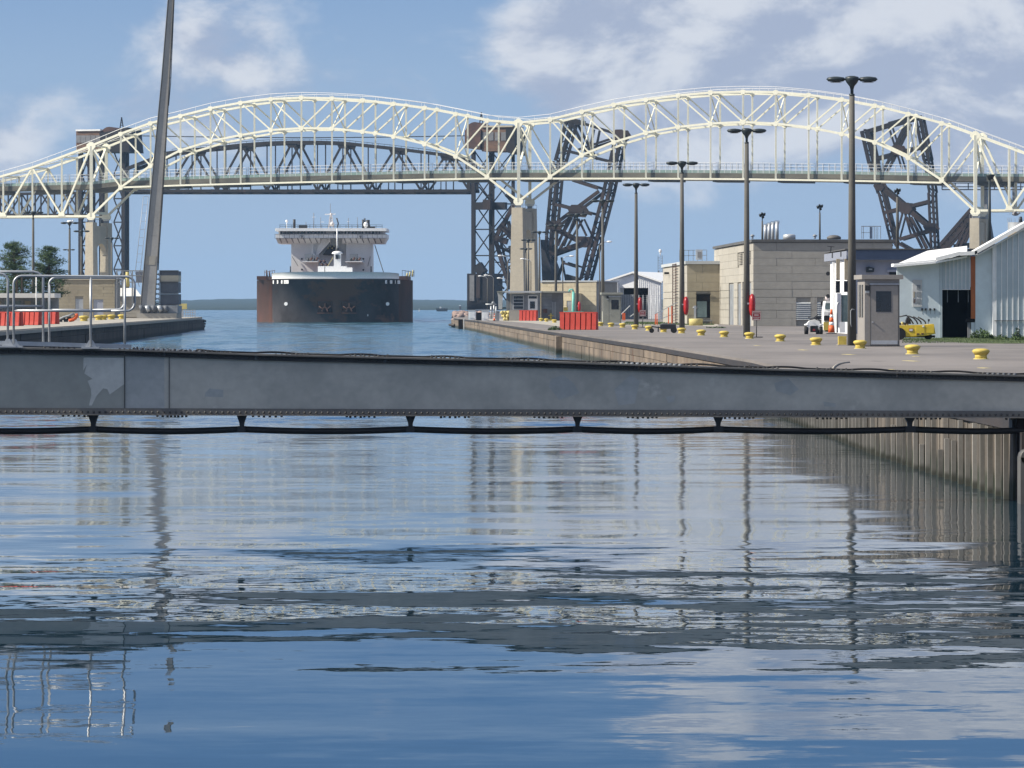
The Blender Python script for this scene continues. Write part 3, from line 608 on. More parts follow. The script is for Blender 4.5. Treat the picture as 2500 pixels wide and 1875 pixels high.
# second bascule leaf
b2 = thing('bascule_leaf', 'dark steel bascule leaf leaning to the left, raised above the big concrete building', 'bascule bridge', rpl(2230, 640), group='raised bascule leaves of the railway bridge')
for e in (0.0, 6.0):
    for nm, u0, v0, u1, v1, w in (('leg', 2111, 318, 2130, 400, 24), ('leg', 2130, 400, 2150, 470, 20), ('leg', 2150, 470, 2182, 600, 15), ('leg', 2241, 286, 2262, 390, 19), ('leg', 2262, 390, 2274, 470, 16), ('leg', 2272, 470, 2280, 640, 16),
                                  ('top_chord', 2118, 320, 2170, 304, 8), ('top_chord', 2170, 304, 2242, 284, 12), ('cross_strut', 2134, 388, 2256, 356, 8), ('diagonal', 2214, 300, 2170, 392, 9), ('diagonal', 2170, 392, 2150, 430, 7),
                                  ('diagonal', 2170, 310, 2202, 412, 4), ('diagonal', 2146, 452, 2270, 556, 12), ('cross_strut', 2155, 520, 2266, 492, 8), ('cross_strut', 2196, 584, 2270, 562, 8), ('diagonal', 2204, 518, 2188, 580, 4),
                                  ('diagonal', 2208, 516, 2224, 572, 4), ('diagonal', 2214, 530, 2252, 606, 6), ('diagonal', 2224, 530, 2264, 606, 6), ('cross_strut', 2190, 592, 2226, 612, 7)):
        mem(b2, nm, u0, v0, u1, v1, w * (.85 if e else 1), e, 34, 'brownsteel' if (e == 0 and v0 > 430) else 'darksteel', d=.9)
    for u, v, r in ((2210, 508, 2.2), (2270, 556, 1.9), (2190, 366, 2.0), (2146, 456, 1.6)):
        P_ = rpl(u, v, 34, e - .6); part('gusset_plate', MB().prism([P_ + BD * r * a + Vector((0, 0, r * b)) for a, b in ((-1, .2), (-.5, -.7), (.5, -.8), (1, -.1), (.5, .7), (-.5, .7))], BN * .3), M['brownsteel'], b2)
for u, v in ((2111, 318), (2130, 400), (2166, 540), (2241, 286), (2262, 390), (2276, 560)): part('cross_beam', MB().beam(rpl(u, v, 34, 0), rpl(u, v, 34, 6), .7), M['darksteel'], b2)
b3 = thing('bascule_strut', 'thick dark inclined struts rising behind the right concrete pier', 'bascule bridge', rpl(2330, 600))
for e in (0, 5): mem(b3, 'strut', 2292, 612, 2376, 515, 22, e, 60, 'brownsteel', d=1.2); mem(b3, 'strut', 2338, 606, 2366, 545, 15, e, 60, 'brownsteel', d=1.2)
mem(b3, 'tie_beam', 2326, 602, 2420, 594, 12, 2, 60); 
part('pin_housing', MB().hexa([rpl(u, v, 60, e) for u, v, e in ((2384, 612, 0), (2420, 606, 0), (2420, 606, 8), (2384, 612, 8), (2390, 530, 0), (2407, 530, 0), (2407, 530, 8), (2390, 530, 8))]), M['darksteel'], b3)
# approach girders seen between and under the road bridge on both sides
ap = thing('railway_truss', 'dark railway approach truss seen through the left span of the road bridge', 'railway truss', rpl(60, 490))
for e in (0.0, 6.0):
    mem(ap, 'top_chord', -60, 474, 205, 470, 5, e); mem(ap, 'bottom_chord', -60, 524, 205, 524, 5, e)
    for k, u in enumerate(range(-32, 205, 33)):
        mem(ap, 'post', u, 472, u, 524, 3, e)
        if k % 2 == 0: mem(ap, 'diagonal', u, 472, u + 33, 524, 3, e)
        else: mem(ap, 'diagonal', u + 33, 472, u, 524, 3, e)
ra = thing('railway_girder', 'thin dark railway girders seen below the deck at the right end', 'railway girder', rpl(2420, 455))
for k in range(8):
    u = 2300 + k * 32
    mem(ra, 'chord', u, 447, u + 31, 447, 2.2, 0); mem(ra, 'chord', u, 456, u + 31, 456, 2.2, 0); mem(ra, 'post', u, 446, u, 463, 2.2, 0)
mem(ra, 'bottom_chord', 2300, 463, 2560, 463, 2.5)
mem(ra, 'pier_post', 2472, 445, 2472, 515, 8, 3, m='galvdull'); mem(ra, 'pier_post', 2400, 445, 2400, 540, 14, 3, m='galvdull')
# ------------------------------------------------------------------ lake freighter
SY = 806.0; SX = (820 - CX) / F * SY; k_ = F / SY
ship = thing('lake_freighter', 'huge black bowed lake freighter with white wheelhouse steaming toward the lock', 'ship', (SX, SY, 0))
def hullx(y): return interp([(0, 0), (.35, 3.2), (.9, 6.2), (1.9, 8.8), (3.6, 11), (6.5, 12.7), (9, 13.2), (12, 14.1), (18, 15.9), (30, 16.7), (262, 16.7), (285, 14), (300, 6)], y)
bowz = interp
def hull_strip(ys, z0, z1, m, nm, inset=0.0, flare=0.0):
    mb = MB(); ring = [(-hullx(y) + inset, y) for y in reversed(ys)] + [(hullx(y) - inset, y) for y in ys if y > 0]
    V = [(SX + x - .052 * y, SY + y + .052 * x, z0) for x, y in ring] + [(SX + x - .052 * y, SY + y + .052 * x, z1(y) if callable(z1) else z1) for x, y in ring]
    n_ = len(ring); fs = [(i, i + 1, n_ + i + 1, n_ + i) for i in range(n_ - 1)]
    fs.append(tuple(range(2 * n_ - 1, n_ - 1, -1)))
    return part(nm, mb.add(V, fs, [True] * (n_ - 1) + [False]), m, ship)
bows = [0, .1, .35, .6, .9, 1.3, 1.9, 2.6, 3.6, 5, 6.5, 9]
hull_strip(bows, -2, 9.0, M['hullblack'], 'bow_plating')
hull_strip([9, 12, 18, 30, 120, 262, 285, 300], -2, 8.9, M['hullrust'], 'hull', -.02)
hull_strip(bows, 9.05, lambda y: 10.5 - y * .035, M['white'], 'bulwark', -.08)
part('rubbing_strake', MB().tube([(SX + s * (hullx(y) + .06) - .052 * y, SY + y + .052 * s * hullx(y), 9.02) for s, ys in ((-1, list(reversed(bows))), (1, bows[1:])) for y in ys], .09, 5), M['grey'], ship)
for sgn in (-1, 1):
    part('side_bulwark', MB().bb(SX + sgn * 14.9 - 2.4, SX + sgn * 14.9 - .4, SY + 14, SY + 40, 8.9, 9.7), M['hullrust'] if sgn < 0 else M['rustbrown'], ship)
    rl = MB()
    for k in range(5): rl.beam((SX + sgn * (13.4 + k * .6), SY + 12 + k, 9.6), (SX + sgn * (13.4 + k * .6), SY + 12 + k, 10.9), .09)
    rl.beam((SX + sgn * 13.4, SY + 12, 10.9), (SX + sgn * 15.8, SY + 16, 10.5), .09)
    part('deck_rail', rl, M['rustbrown'], ship)
    for j in range(3): part('deck_fitting', MB().cyl((SX + sgn * (14.2 + .6 * j), SY + 18, 9.6), (SX + sgn * (14.3 + .6 * j), SY + 18, 10.4 + .3 * j), .22, .15, 6), M['paleyellow'] if sgn > 0 else M['rustbrown'], ship)
def sp(u, v, dy=0.0): return at(u, v, SY + dy)
def sbox(u0, u1, v0, v1, dy0, dy1, m, nm, par=None):      # box given by its front outline
    a, b = sp(u0, v1, dy0), sp(u1, v0, dy0)
    return part(nm, MB().bb(a.x, b.x, a.y, SY + dy1, a.z, b.z), M[m], par or ship)
for uo, w in ((775, 36), (834, 36)):                      # proud black boxes paint the shade of hawse pockets, anchors stowed in front
    
    pk = sbox(uo, uo + w, 735.5, 763, -.14, 1.5, 'black', 'anchor_pocket_shade')
    c = sp(uo + w / 2, 751, -.35)
    am = MB(); am.beam((c.x, c.y, c.z - .1), (c.x, c.y, c.z + .9), .28)
    for s in (-1, 1): am.tube([(c.x, c.y, c.z + .1), (c.x + s * .6, c.y, c.z - .25), (c.x + s * 1.2, c.y, c.z + .25)], .14, 5); am.beam((c.x + s * .6, c.y - .05, c.z - .8), (c.x + s * .3, c.y, c.z - .1), .25)
    part('anchor', am, M['rustbrown'], pk)
    part('lip', MB().beam(sp(uo - 1, 764.5, -.15), sp(uo + w + 1, 764.5, -.15), .35, .25), M['rustbrown'], pk)
for u, v in ((699, 742), (945.7, 742)):
    x = (u - 820) / k_; yy = min((abs(hullx(t / 20) - abs(x)), t / 20) for t in range(0, 220))[1] + .052 * x; c = sp(u, v, yy)
    nx = -.5 if x < 0 else .5; part('bow_emblem', MB().cyl((c.x + nx * .16, c.y - .22, c.z), (c.x - nx * .2, c.y + .4, c.z), .38, .38, 14), M['white'], ship)
for u0, u1 in ((666.5, 680), (687, 705.5), (940, 958), (965, 978.5)):      # name patches
    q = [];
    for u in (u0, u1):
        x = (u - 820) / k_; ax = abs(x)
        yy = min((abs(hullx(t / 20) - ax), t / 20) for t in range(0, 220))[1]; nx = 1 if x > 0 else -1
        q.append(Vector((SX + x + nx * .07 - .052 * yy, SY + yy - .12 + .052 * x, 0)))
    z0, z1 = 8.05, 8.75; mb = MB().add([(q[0].x, q[0].y, z0), (q[1].x, q[1].y, z0), (q[1].x, q[1].y, z1), (q[0].x, q[0].y, z1), (q[0].x, q[0].y + .1, z0), (q[1].x, q[1].y + .1, z0), (q[1].x, q[1].y + .1, z1), (q[0].x, q[0].y + .1, z1)],
                                      [(0, 1, 2, 3), (7, 6, 5, 4), (0, 4, 5, 1), (3, 2, 6, 7), (0, 3, 7, 4), (1, 5, 6, 2)])
    np_ = part('name_patch', mb, M['white'], ship)
    lt = MB()
    for k in range(4):
        t = .18 + k * .2; a = q[0].lerp(q[1], t); a2 = q[0].lerp(q[1], t + .09)
        lt.beam((a.x, a.y - .03, 8.3 + .1 * (k % 2)), (a2.x, a2.y - .03, 8.5 - .1 * (k % 2)), .06, .12)
    part('worn_lettering', lt, M['grey'], np_)
part('draft_mark', MB().beam(sp(749, 770, 1.2), sp(749, 767, 1.2), .3), M['white'], ship); part('draft_mark', MB().beam(sp(898, 772, 1.1), sp(898, 767, 1.1), .14), M['white'], ship)
# deckhouse
D0 = 26
def fr(v, dy): return sp(0, v, dy).z
zd = 9.0
def slab(u0, u1, vt, vb, dy0, dy1, m, nm): return sbox(u0, u1, vt, vb, dy0, dy1, m, nm)
slab(711, 778, 592, 672, D0, D0 + 16, 'white', 'deckhouse_side'); slab(845, 905.6, 592, 672, D0, D0 + 16, 'white', 'deckhouse_side')
slab(778, 845, 575, 672, D0 + 2.5, D0 + 16, 'white', 'deckhouse_recess')
part('slanted_panel', MB().prism([sp(u, v, D0 - .5) for u, v in ((782, 581), (803, 581), (803, 594), (777, 622), (771, 622))], (0, 4, 0)), M['white'], ship)
part('corner_panel', MB().prism([sp(u, v, D0 - .6) for u, v in ((757, 588), (765, 588), (765, 616), (774, 628), (758, 620))], (0, 2, 0)), M['white'], ship)
part('conveyor_hood', MB().prism([sp(u, v, D0 + .5) for u, v in ((806, 599), (812, 599), (832, 619), (832, 625), (788, 622))], (0, 2.5, 0)), M['brownsteel'], ship)
part('hood_beam', MB().beam(sp(804, 575, D0 - 1), sp(804, 591, D0 - 1), .45), M['white'], ship)
for k in range(4): part('floodlight', MB().ball(sp(801 + 5 * k, 606 - (k % 2) * 5, D0 - .2), .16, 6, 4), M['paleyellow'], ship)
slab(672, 944, 557, 564, D0 - 6, D0 + 12, 'white', 'bridge_roof'); 
part('roof_chamfer', MB().prism([sp(u, v, D0 - 6.1) for u, v in ((672, 564), (677, 557), (939, 557), (944, 564))], (0, 18.2, 0)), M['white'], ship)
slab(680, 936, 564.2, 571, D0 - 4, D0 + 10, 'pink', 'wheelhouse')
for k in range(30):
    u = 684 + k * 8.3
    if abs(u - 806) > 6: slab(u, u + random.choice((3.2, 5, 6.2)), 565, 570.6, D0 - 4.25, D0 - 3.9, 'glass' if 720 < u < 860 or k % 3 == 0 else 'grey', 'window')
slab(673, 944, 571.2, 581, D0 - 5, D0 + 11, 'white2', 'bridge_front')
for s, (ua, ub, uc) in ((-1, (679, 781, 673)), (1, (836, 937, 944))):
    part('wing_soffit', MB().prism([sp(ua, 594.5, D0 - 2), sp(ub, 594.5, D0 - 2), sp(ub, 581, D0 - 5), sp(uc if s < 0 else ua, 581, D0 - 5)] if s < 0 else [sp(ua, 594.5, D0 - 2), sp(ub, 594.5, D0 - 2), sp(uc, 581, D0 - 5), sp(ua, 581, D0 - 5)], (0, 12, 0)), M['white2'], ship)
    for k in range(7):
        u = ua + 4 + k * 14.5; part('soffit_bracket', MB().beam(sp(u, 582, D0 - 5.2), sp(u + 5, 592, D0 - 2.4), .11, .3), M['grey'], ship)
    u = 737 if s < 0 else 880; part('wing_lamp', MB().cyl(sp(u, 575, D0 - 5.4), sp(u, 583, D0 - 5.4), .3, .1, 6), M['grey'], ship)
wr = MB(); 
for v in (572, 581.5): wr.beam(sp(671, v, D0 - 5.4), sp(945, v, D0 - 5.4), .09)
for k in range(24): wr.beam(sp(671 + k * 11.9, 572, D0 - 5.4), sp(671 + k * 11.9, 582, D0 - 5.4), .06)
part('wing_rail', wr, M['grey'], ship)
rr = MB()
for v in (549, 553): rr.beam(sp(683, v, D0 - 5), sp(934, v, D0 - 5), .07)
for k in range(18): rr.beam(sp(683 + k * 14.7, 548.5, D0 - 5), sp(683 + k * 14.7, 557, D0 - 5), .07)
part('roof_rail', rr, M['steelblk'], ship)
part('exhaust_stack', MB().cyl(sp(718.5, 557, D0), sp(718.5, 535.5, D0), .28, .28, 8).bb(sp(713, 0, 0).x, sp(734, 0, 0).x, SY + D0 - .8, SY + D0 + .8, sp(0, 557, D0).z, sp(0, 550, D0).z), M['steelblk'], ship)
for u, w, v in ((886, .2, 536), (890.5, .16, 533), (898, .42, 537)): part('exhaust_stack', MB().cyl(sp(u, 557, D0), sp(u, v, D0), w, w, 8), M['steelblk'], ship)
part('stack_base', MB().bb(sp(883, 0, 0).x, sp(905, 0, 0).x, SY + D0 - 1, SY + D0 + 1, sp(0, 557, D0).z, sp(0, 553, D0).z), M['steelblk'], ship)
part('radar_dome', MB().ball(sp(893, 549, D0 - 1.6), .5, 10, 8, (1, 1, 1.25)), M['white'], ship)
part('satellite_dish', MB().ball(sp(700, 540, D0), .3, 8, 6).cyl(sp(700, 557, D0), sp(700, 541, D0), .09, n=5), M['white'], ship)
mm = MB()
for a, b in ((-1, 1), (1, -1)):
    mm.beam(sp(808 - 6 * a, 557, D0 + b), sp(808 - 2 * a, 525, D0 + b), .18); mm.beam(sp(808 + 6 * a, 557, D0 + b), sp(808 + 2 * a, 525, D0 + b), .18)
for k in range(5): mm.beam(sp(803 + k * .6, 553 - 6 * k, D0), sp(813 - k * .6, 549 - 6 * k, D0), .16); mm.beam(sp(813 - k * .6, 553 - 6 * k, D0), sp(803 + k * .6, 549 - 6 * k, D0), .16)
mm.cyl(sp(808, 530, D0), sp(808, 520, D0), .3, .2, 8); mm.ball(sp(811, 547, D0 - 1), .5, 8, 6)
part('radar_mast', mm, M['pink'], ship); part('radar_bar', MB().beam(sp(793, 523.5, D0), sp(819, 522.5, D0), .2), M['white'], ship)
for u, v, w in ((806.5, 497, .05), (766, 520, .07), (783, 530, .05), (872.5, 530, .05), (850.5, 532, .06), (747, 542, .06)): part('antenna', MB().cyl(sp(u, 557, D0), sp(u, v, D0), w * 1.4, w, 5), M['grey'], ship)
for u, v, w in ((766, 530, 8), (787, 542, 9), (850, 541, 5)): part('antenna_yard', MB().beam(sp(u - w / 2, v, D0), sp(u + w / 2, v, D0), .09), M['white'], ship)
part('jib', MB().tube([sp(824, 556, D0 - 3), sp(826, 545, D0 - 3), sp(822, 532, D0 - 3)], .16, 5), M['steelblk'], ship)
part('steering_pole', MB().cyl(sp(823, 606, 8), sp(823, 558, 8), .16, .13, 8), M['white'], ship); part('light_fitting', MB().cyl(sp(823.5, 614, 7.5), sp(823.5, 605, 7.5), .45, .3, 8), M['steelblk'], ship)
part('bow_cabin', MB().bb(sp(815, 0, 5).x, sp(832, 0, 5).x, SY + 5, SY + 7, 9.5, sp(0, 619, 5).z), M['white'], ship)
part('cabin_roof', MB().lathe([(1.1, 0), (1.15, .12), (.9, .45), (.3, .6)], tuple(sp(823.3, 620, 6)), 14), M['white'], ship); part('cabin_window', MB().bb(sp(819, 0, 5).x, sp(827, 0, 5).x, SY + 4.85, SY + 5, sp(0, 632.5, 5).z, sp(0, 622, 5).z), M['glass'], ship)
part('cabin_window', MB().bb(sp(828.5, 0, 5).x, sp(830.5, 0, 5).x, SY + 4.85, SY + 5, sp(0, 632.5, 5).z, sp(0, 623, 5).z), M['glass2'], ship)
for u0, u1, vt in ((794, 815, 650), (832, 846, 650), (846, 860, 653), (776, 792, 650)): slab(u0, u1, vt, 672, 5, 7, 'white', 'deck_house')
for s, u0, u1 in ((-1, 739, 776), (1, 843, 884)):
    part('winch_platform', MB().bb(sp(u0, 0, 16).x, sp(u1, 0, 16).x, SY + 15, SY + D0, sp(0, 640, 16).z, sp(0, 638, 16).z), M['white'], ship)
    ub = (744, 762) if s < 0 else (854, 873)
    slab(ub[0], ub[1], 620, 637.5, 22, 24, 'galvdull', 'winch_cover')
    for j in range(4): part('winch', MB().cyl(sp(u0 + 12 + j * 7, 634 - (j % 2) * 3, 18), sp(u0 + 16 + j * 7, 634, 18), .45, .35, 8), M['rustbrown'] if j % 2 else M['steelblk'], ship)
for k in range(4): part('deck_gear', MB().cyl(sp(780 + k * 5, 640 + (k % 2) * 8, 14), sp(784 + k * 5, 636 + (k % 2) * 8, 14), .4, .3, 7), M['rustbrown'], ship)
part('boarding_ladder', MB().beam(sp(797, 655, 9), sp(813, 628, 9), .5, .12), M['paleyellow'], ship)
for u in (713, 904): part('side_ladder', MB().beam(sp(u, 626, D0 - .4), sp(u + (15 if u < 800 else -6), 650, D0 - .4), .12), M['grey'], ship)
for u, v in ((709, 650), (906, 650)): part('deck_post', MB().cyl(sp(u, 668, D0 - 2), sp(u, v, D0 - 2), .14, n=6), M['steelblk'], ship)
part('stay_wire', MB().tube([sp(915, 598, D0), sp(937, 667, 12)], .09, 4), M['steelblk'], ship)
for u, v in ((737, 632), (737, 658), (887, 632), (887, 659)): part('port_light', MB().cyl(sp(u, v, D0 - .1), sp(u, v, D0 + .1), .2, n=8), M['black'], ship)
# ------------------------------------------------------------------ foreground boom across the chamber
def by_(u): return 66.2 + 1.6 * u / 2500
def bp(u, v, dy=0.0): return at(u, v, by_(u) + dy)
boom = thing('boom', 'long grey riveted steel boom lying across the water in front of everything', 'ship arrestor boom', bp(1250, 950))
TOPV = [(-2900, 838), (-400, 844), (0, 848), (325, 853), (625, 864), (1250, 879), (1875, 900), (2500, 916), (2700, 921)]
US = [-2700, -2100, -1500, -900, -260, 60, 305, 401, 625, 940, 1250, 1560, 1875, 2190, 2720]
def seg(u0, u1, f0, f1, d0, d1, m, nm, par=boom, **kw):       # strip between two picture-height profiles, thickness d0..d1
    p = [bp(u0, f1(u0), d0), bp(u1, f1(u1), d0), bp(u1, f1(u1), d1), bp(u0, f1(u0), d1), bp(u0, f0(u0), d0), bp(u1, f0(u1), d0), bp(u1, f0(u1), d1), bp(u0, f0(u0), d1)]
    for i, j in ((0, 3), (1, 2), (4, 7), (5, 6)): p[j].z = p[i].z
    return part(nm, MB().hexa(p), M[m], par, **kw)
tv = lambda u: interp(TOPV, u)
BV = lambda u: 1013 + 8 * max(0, u) / 2500
for i, (a, b) in enumerate(zip(US, US[1:])):
    seg(a, b - .05, lambda u: tv(u) + 14, lambda u: BV(u) - 16, .0, .35, 'boomplate' if a == 305 else ('boomdark' if a < 300 else 'boom'), 'web_plate')
    seg(a, b - .2, tv, lambda u: tv(u) + 4, -.16, .5, 'boomflange', 'top_flange')
    seg(a, b - .2, lambda u: tv(u) + 4.2, lambda u: tv(u) + 16, -.05, .4, 'boomtop', 'top_angle')
    seg(a, b - .2, lambda u: BV(u) - 17.5, lambda u: BV(u) - 1.5, -.05, .4, 'boomflange', 'bottom_angle')
    seg(a, b - .2, lambda u: BV(u) - 1.4, lambda u: BV(u), -.14, .5, 'boomflange', 'bottom_flange')
seg(412, 414.5, lambda u: tv(u) + 16, lambda u: BV(u) - 17, -.015, .0, 'boomflange', 'seam_bar'); seg(303.5, 305.5, lambda u: tv(u) + 16, lambda u: BV(u) - 17, -.02, .0, 'boomtop', 'seam_bar')
part('repaint_patch', MB().prism([bp(u, v, -.003) for u, v in ((204, 873), (302, 874), (303, 938), (268, 963), (262, 950), (252, 948), (236, 966), (224, 990), (217, 990), (223, 965), (222, 950), (214, 930), (226, 925), (206, 912), (212, 890), (203, 905))], (0, .002, 0)), M['boompatch'], boom)
for pts in (((512, 948), (545, 952), (545, 970), (500, 968), (502, 958)), ((1345, 925), (1375, 915), (1400, 935), (1415, 960), (1365, 976), (1340, 945)), ((1500, 950), (1540, 915), (1562, 930), (1550, 985), (1510, 990)), ((2010, 980), (2040, 985), (2040, 993), (2012, 992)),
            ((1625, 968), (1648, 966), (1646, 980), (1632, 984)), ((1890, 935), (1925, 925), (1950, 950), (1930, 965), (1895, 955))):
    part('repaint_patch', MB().prism([bp(u, v, -.003) for u, v in pts], (0, .002, 0)), M['boomplate'], boom)
rv = MB(); u = -100
while u < 2520:
    rv.ball(bp(u, BV(u) - 8, -.06), .021, 6, 4); rv.ball(bp(u + 5, tv(u) + 10, -.06), .018, 6, 4); u += 14.3
part('rivet', rv, M['boomtop'], boom, kind='stuff')
rv = MB(); u = 0.0
while u < 2480:
    if (u % 190) > 95 or 350 < u < 500: rv.cyl(bp(u, tv(u) - .2, .05 + .3 * ((int(u) // 9) % 2)), bp(u, tv(u) - random.uniform(2, 5), .05), .022, n=5)
    if (u % 230) > 150: rv.cyl(bp(u, BV(u), .1), bp(u, BV(u) + random.uniform(3, 5), .1), .022, n=5)
    u += random.uniform(8, 15)
part('bolt', rv, M['boomtop'], boom, kind='stuff')
for u0, u1 in ((330, 490), (1515, 1665), (2410, 2484)):
    u = u0
    while u < u1: part('cleat', MB().beam(bp(u, tv(u) - 1.5, -.1), bp(u + 7, tv(u) - 2.5, .35), .03, .03), M['galvdull'] if u0 != 1515 else M['paletrim'], boom); u += 13
hose = thing('hose', 'thin black hose lying in loose waves along the top of the grey boom', 'hose', bp(1500, 880))
part('hose_line', MB().tube([bp(u, tv(u) - 2.5 - 3.0 * max(0, math.sin(u / 33.0)), .2 + .1 * math.sin(u / 50)) for u in range(480, 2560, 12)], .018, 5), M['rubber'], hose)
# rope fender under the boom
fen = thing('fender_cable', 'thick black cable slung on hangers under the grey boom', 'cable', bp(1250, 1045))
HU = [-2560, -2120, -1680, -1290, -900, -540, -170, 227, 590, 1002, 1410, 1754, 2222, 2560]
def cv_(u):
    for a, b in zip(HU, HU[1:]):
        if a <= u <= b: t = (u - a) / (b - a); return 1048 + 5 * math.sin(math.pi * t)
    return 1048
part('cable', MB().tube([bp(u, cv_(u), .1) for u in range(-2680, 2560, 20)], .055, 8), M['rubber'], fen)
for u in HU[1:-1]:
    P_ = [bp(u + a, v, .02) for a, v in ((-12, BV(u) + .1), (12, BV(u) + .1), (6, 1032), (5, 1041), (-5, 1041), (-6, 1032))]
    part('hanger', MB().prism(P_, (0, .16, 0)), M['steelblk'], fen)
    a = bp(u - 11, 1055, .02); b = bp(u + 11, 1040, .2); part('clamp', MB().bb(a.x, b.x, a.y - .0, a.y + .18, a.z, b.z), M['steelblk'], fen)
# rest for the boom end on the right wall
br = thing('boom_rest', 'dark steel rest for the right end of the boom, recess shade as black plate', 'boom rest', (9.2, 67.9, .3))
part('gate_recess_shade', MB().bb(wx(68) + .0, 9.8, 67.85, 67.98, -.5, 1.5), M['black'], br)  # black plate puts the shade of the gate recess into the colour
part('guide_plate', MB().bb(8.84, 8.92, 67.5, 67.84, -.3, 1.2), M['coping'], br)
part('bumper', MB().bb(8.72, 9.0, 66.7, 67.15, -.2, .80), M['trim'], br); part('bumper_cap', MB().cyl((8.86, 66.7, .80), (8.86, 67.15, .80), .138, n=12), M['trim'], br)
# tube handrails on the left end of the boom
def rail(pts, label, dy, grp='tubular handrails on the boom'):
    r = thing('handrail', label, 'handrail', bp(pts[0][1][0][0], 848, dy), group=grp)
    for nm, pl in pts:
        part(nm, MB().tube([bp(u, v, dy) for u, v in pl], .021, 8), M['galv'], r)
    return r
def Z(pl): return [(x / 4.424, 500 + y / 4.424) for x, y in pl]
arc = lambda cx, cy, r, a0, a1, n=5: [(cx + r * math.cos(math.radians(a0 + (a1 - a0) * i / n)), cy - r * math.sin(math.radians(a0 + (a1 - a0) * i / n))) for i in range(n + 1)]
r1 = rail([('top_rail', Z([(148, 1500), (148, 870)] + arc(235, 855, 87, 180, 90) + [(1360, 775)] + arc(1365, 865, 90, 90, 0) + [(1455, 1060)] + arc(1370, 1060, 85, 0, -90) + [(1200, 1146)])),
           ('mid_rail', Z([(155, 1142), (1200, 1146)])), ('post', Z([(980, 780), (980, 1530)])), ('post', Z([(1348, 800), (1348, 1502)]))], 'front galvanized tube handrail with rounded right end on the boom', -.12)
r2 = rail([('top_rail', Z([(532, 1480), (532, 860)] + arc(605, 860, 73, 180, 90) + [(1260, 790)] + arc(1260, 870, 80, 90, 0) + [(1340, 1060)] + arc(1270, 1060, 72, 0, -90) + [(1000, 1138)])), ('mid_rail', Z([(535, 1136), (1000, 1138)]))],
          'second tube handrail standing just behind the front one', .45)
r3 = rail([('top_rail', Z([(-500, 742), (0, 742)] + arc(5, 825, 80, 90, 0) + [(84, 1500)])), ('mid_rail', Z([(-500, 1105), (84, 1105)]))], 'handrail running off the left edge with one bent corner', -.1)
r4 = rail([('top_rail', Z([(-500, 722), (360, 722), (410, 735), (465, 775), (467, 1480)])), ('mid_rail', Z([(-500, 1092), (465, 1096)]))], 'rear handrail above the others at the left edge', .5)
for r, us in ((r1, (148, 980)), (r3, (84,))):
    for x in us:
        c = bp(x / 4.424, tv(x / 4.424) - 1, -.12); part('foot_plate', MB().box((c.x, c.y, c.z + .01), (.3, .2, .03)), M['galv'], r)
        part('gusset', MB().prism([c + Vector((a, 0, b)) for a, b in ((-.1, .02), (.1, .02), (.03, .14), (-.03, .14))], (0, .03, 0)), M['galv'], r)
part('toe_board', MB().beam(bp(-150, 833, -.05), bp(321, 846, -.05), .04, .07), M['galv'], r1); part('toe_board', MB().beam(bp(-150, 838, .5), bp(321, 843, .5), .2, .02), M['galv'], r2)
# ------------------------------------------------------------------ lamp posts
GH = 12.6
lamp0 = thing('lamp_post', 'x', 'lamp post', (0, 0, 0), group='tall concrete lamp posts with winged heads')
part('pole', MB().cyl((0, 0, -.1), (0, 0, GH - .75), .215, .125, 8), M['pole'], lamp0, world=False)
part('collar', MB().cyl((0, 0, GH - .8), (0, 0, GH - .7), .13, .13, 8).cyl((0, 0, GH - .7), (0, 0, GH - .42), .075, .08, 8), M['head'], lamp0, world=False)
part('hub', MB().lathe([(.08, -.48), (.12, -.34), (.26, -.17), (.34, .0), (.31, .10), (.12, .15)], (0, 0, GH), 10), M['head'], lamp0, world=False)
for s in (-1, 1):
    hd = part('lamp_head', MB().lathe([(.05, -.14), (.36, -.09), (.46, .01), (.38, .10), (.1, .14)], (s * .76, 0, GH - .02), 12, 1.0, .55).beam((s * .25, 0, GH - .02), (s * .5, 0, GH - .02), .1, .08), M['head'], lamp0, world=False)
    part('lens', MB().lathe([(.26, -.02), (.28, 0)], (s * .76, 0, GH - .15), 10, 1.0, .55), M['lens'], hd, world=False)
for k in range(6):
    for a in (1,): part('bolt_hole', MB().box((0.0, -.155 + k * .008, 2.2 + k * 1.5), (.035, .02, .09)), M['black'], lamp0, world=False)
LP = [(2080, 184, QZ, 'nearest and tallest lamp post, standing beside the grey booth'), (1823, 238, QZ, 'second nearest lamp post, in front of the big concrete building'),
      (1665, 292, QZ, 'lamp post in front of the small concrete building with a ladder'), (1553, 344, QZ, 'lamp post in front of the white gabled shed'),
      (1471.5, 397, QZ, 'lamp post rising directly behind the olive grey booth'), (1409, 457, QZ, 'lamp post beside the turquoise davit'), (1357, 519, QZ, 'lamp post left of the near red barrier on the right quay'),
      (1317, 565, QZ, 'thin lamp post just right of the control house door'), (1290, 633, QZ, 'distant lamp post in front of the middle bridge pier'), (1284, 730, QZ, 'farthest lamp post with its heads low against the bridge pier'),
      (81, 458, LZ, 'lamp post between the two pine trees'), (170, 515, LZ, 'lamp post left of the concrete gatehouse with a gull on top'), (199, 572, LZ, 'lamp post in front of the left concrete bridge pier'),
      (273, 631, LZ, 'lamp post at the right corner of the concrete gatehouse'), (168, 760, LZ, 'very distant thin lamp post low behind the gatehouse lamp')]
lamps = []
for i, (u, Y, z, lab) in enumerate(LP):
    loc = ((u - CX) / F * Y, Y, z); o = lamp0 if i == 0 else dup(lamp0)
    o.location = loc; o['label'] = lab; ROOT[o.name] = Vector(loc); lamps.append(o)
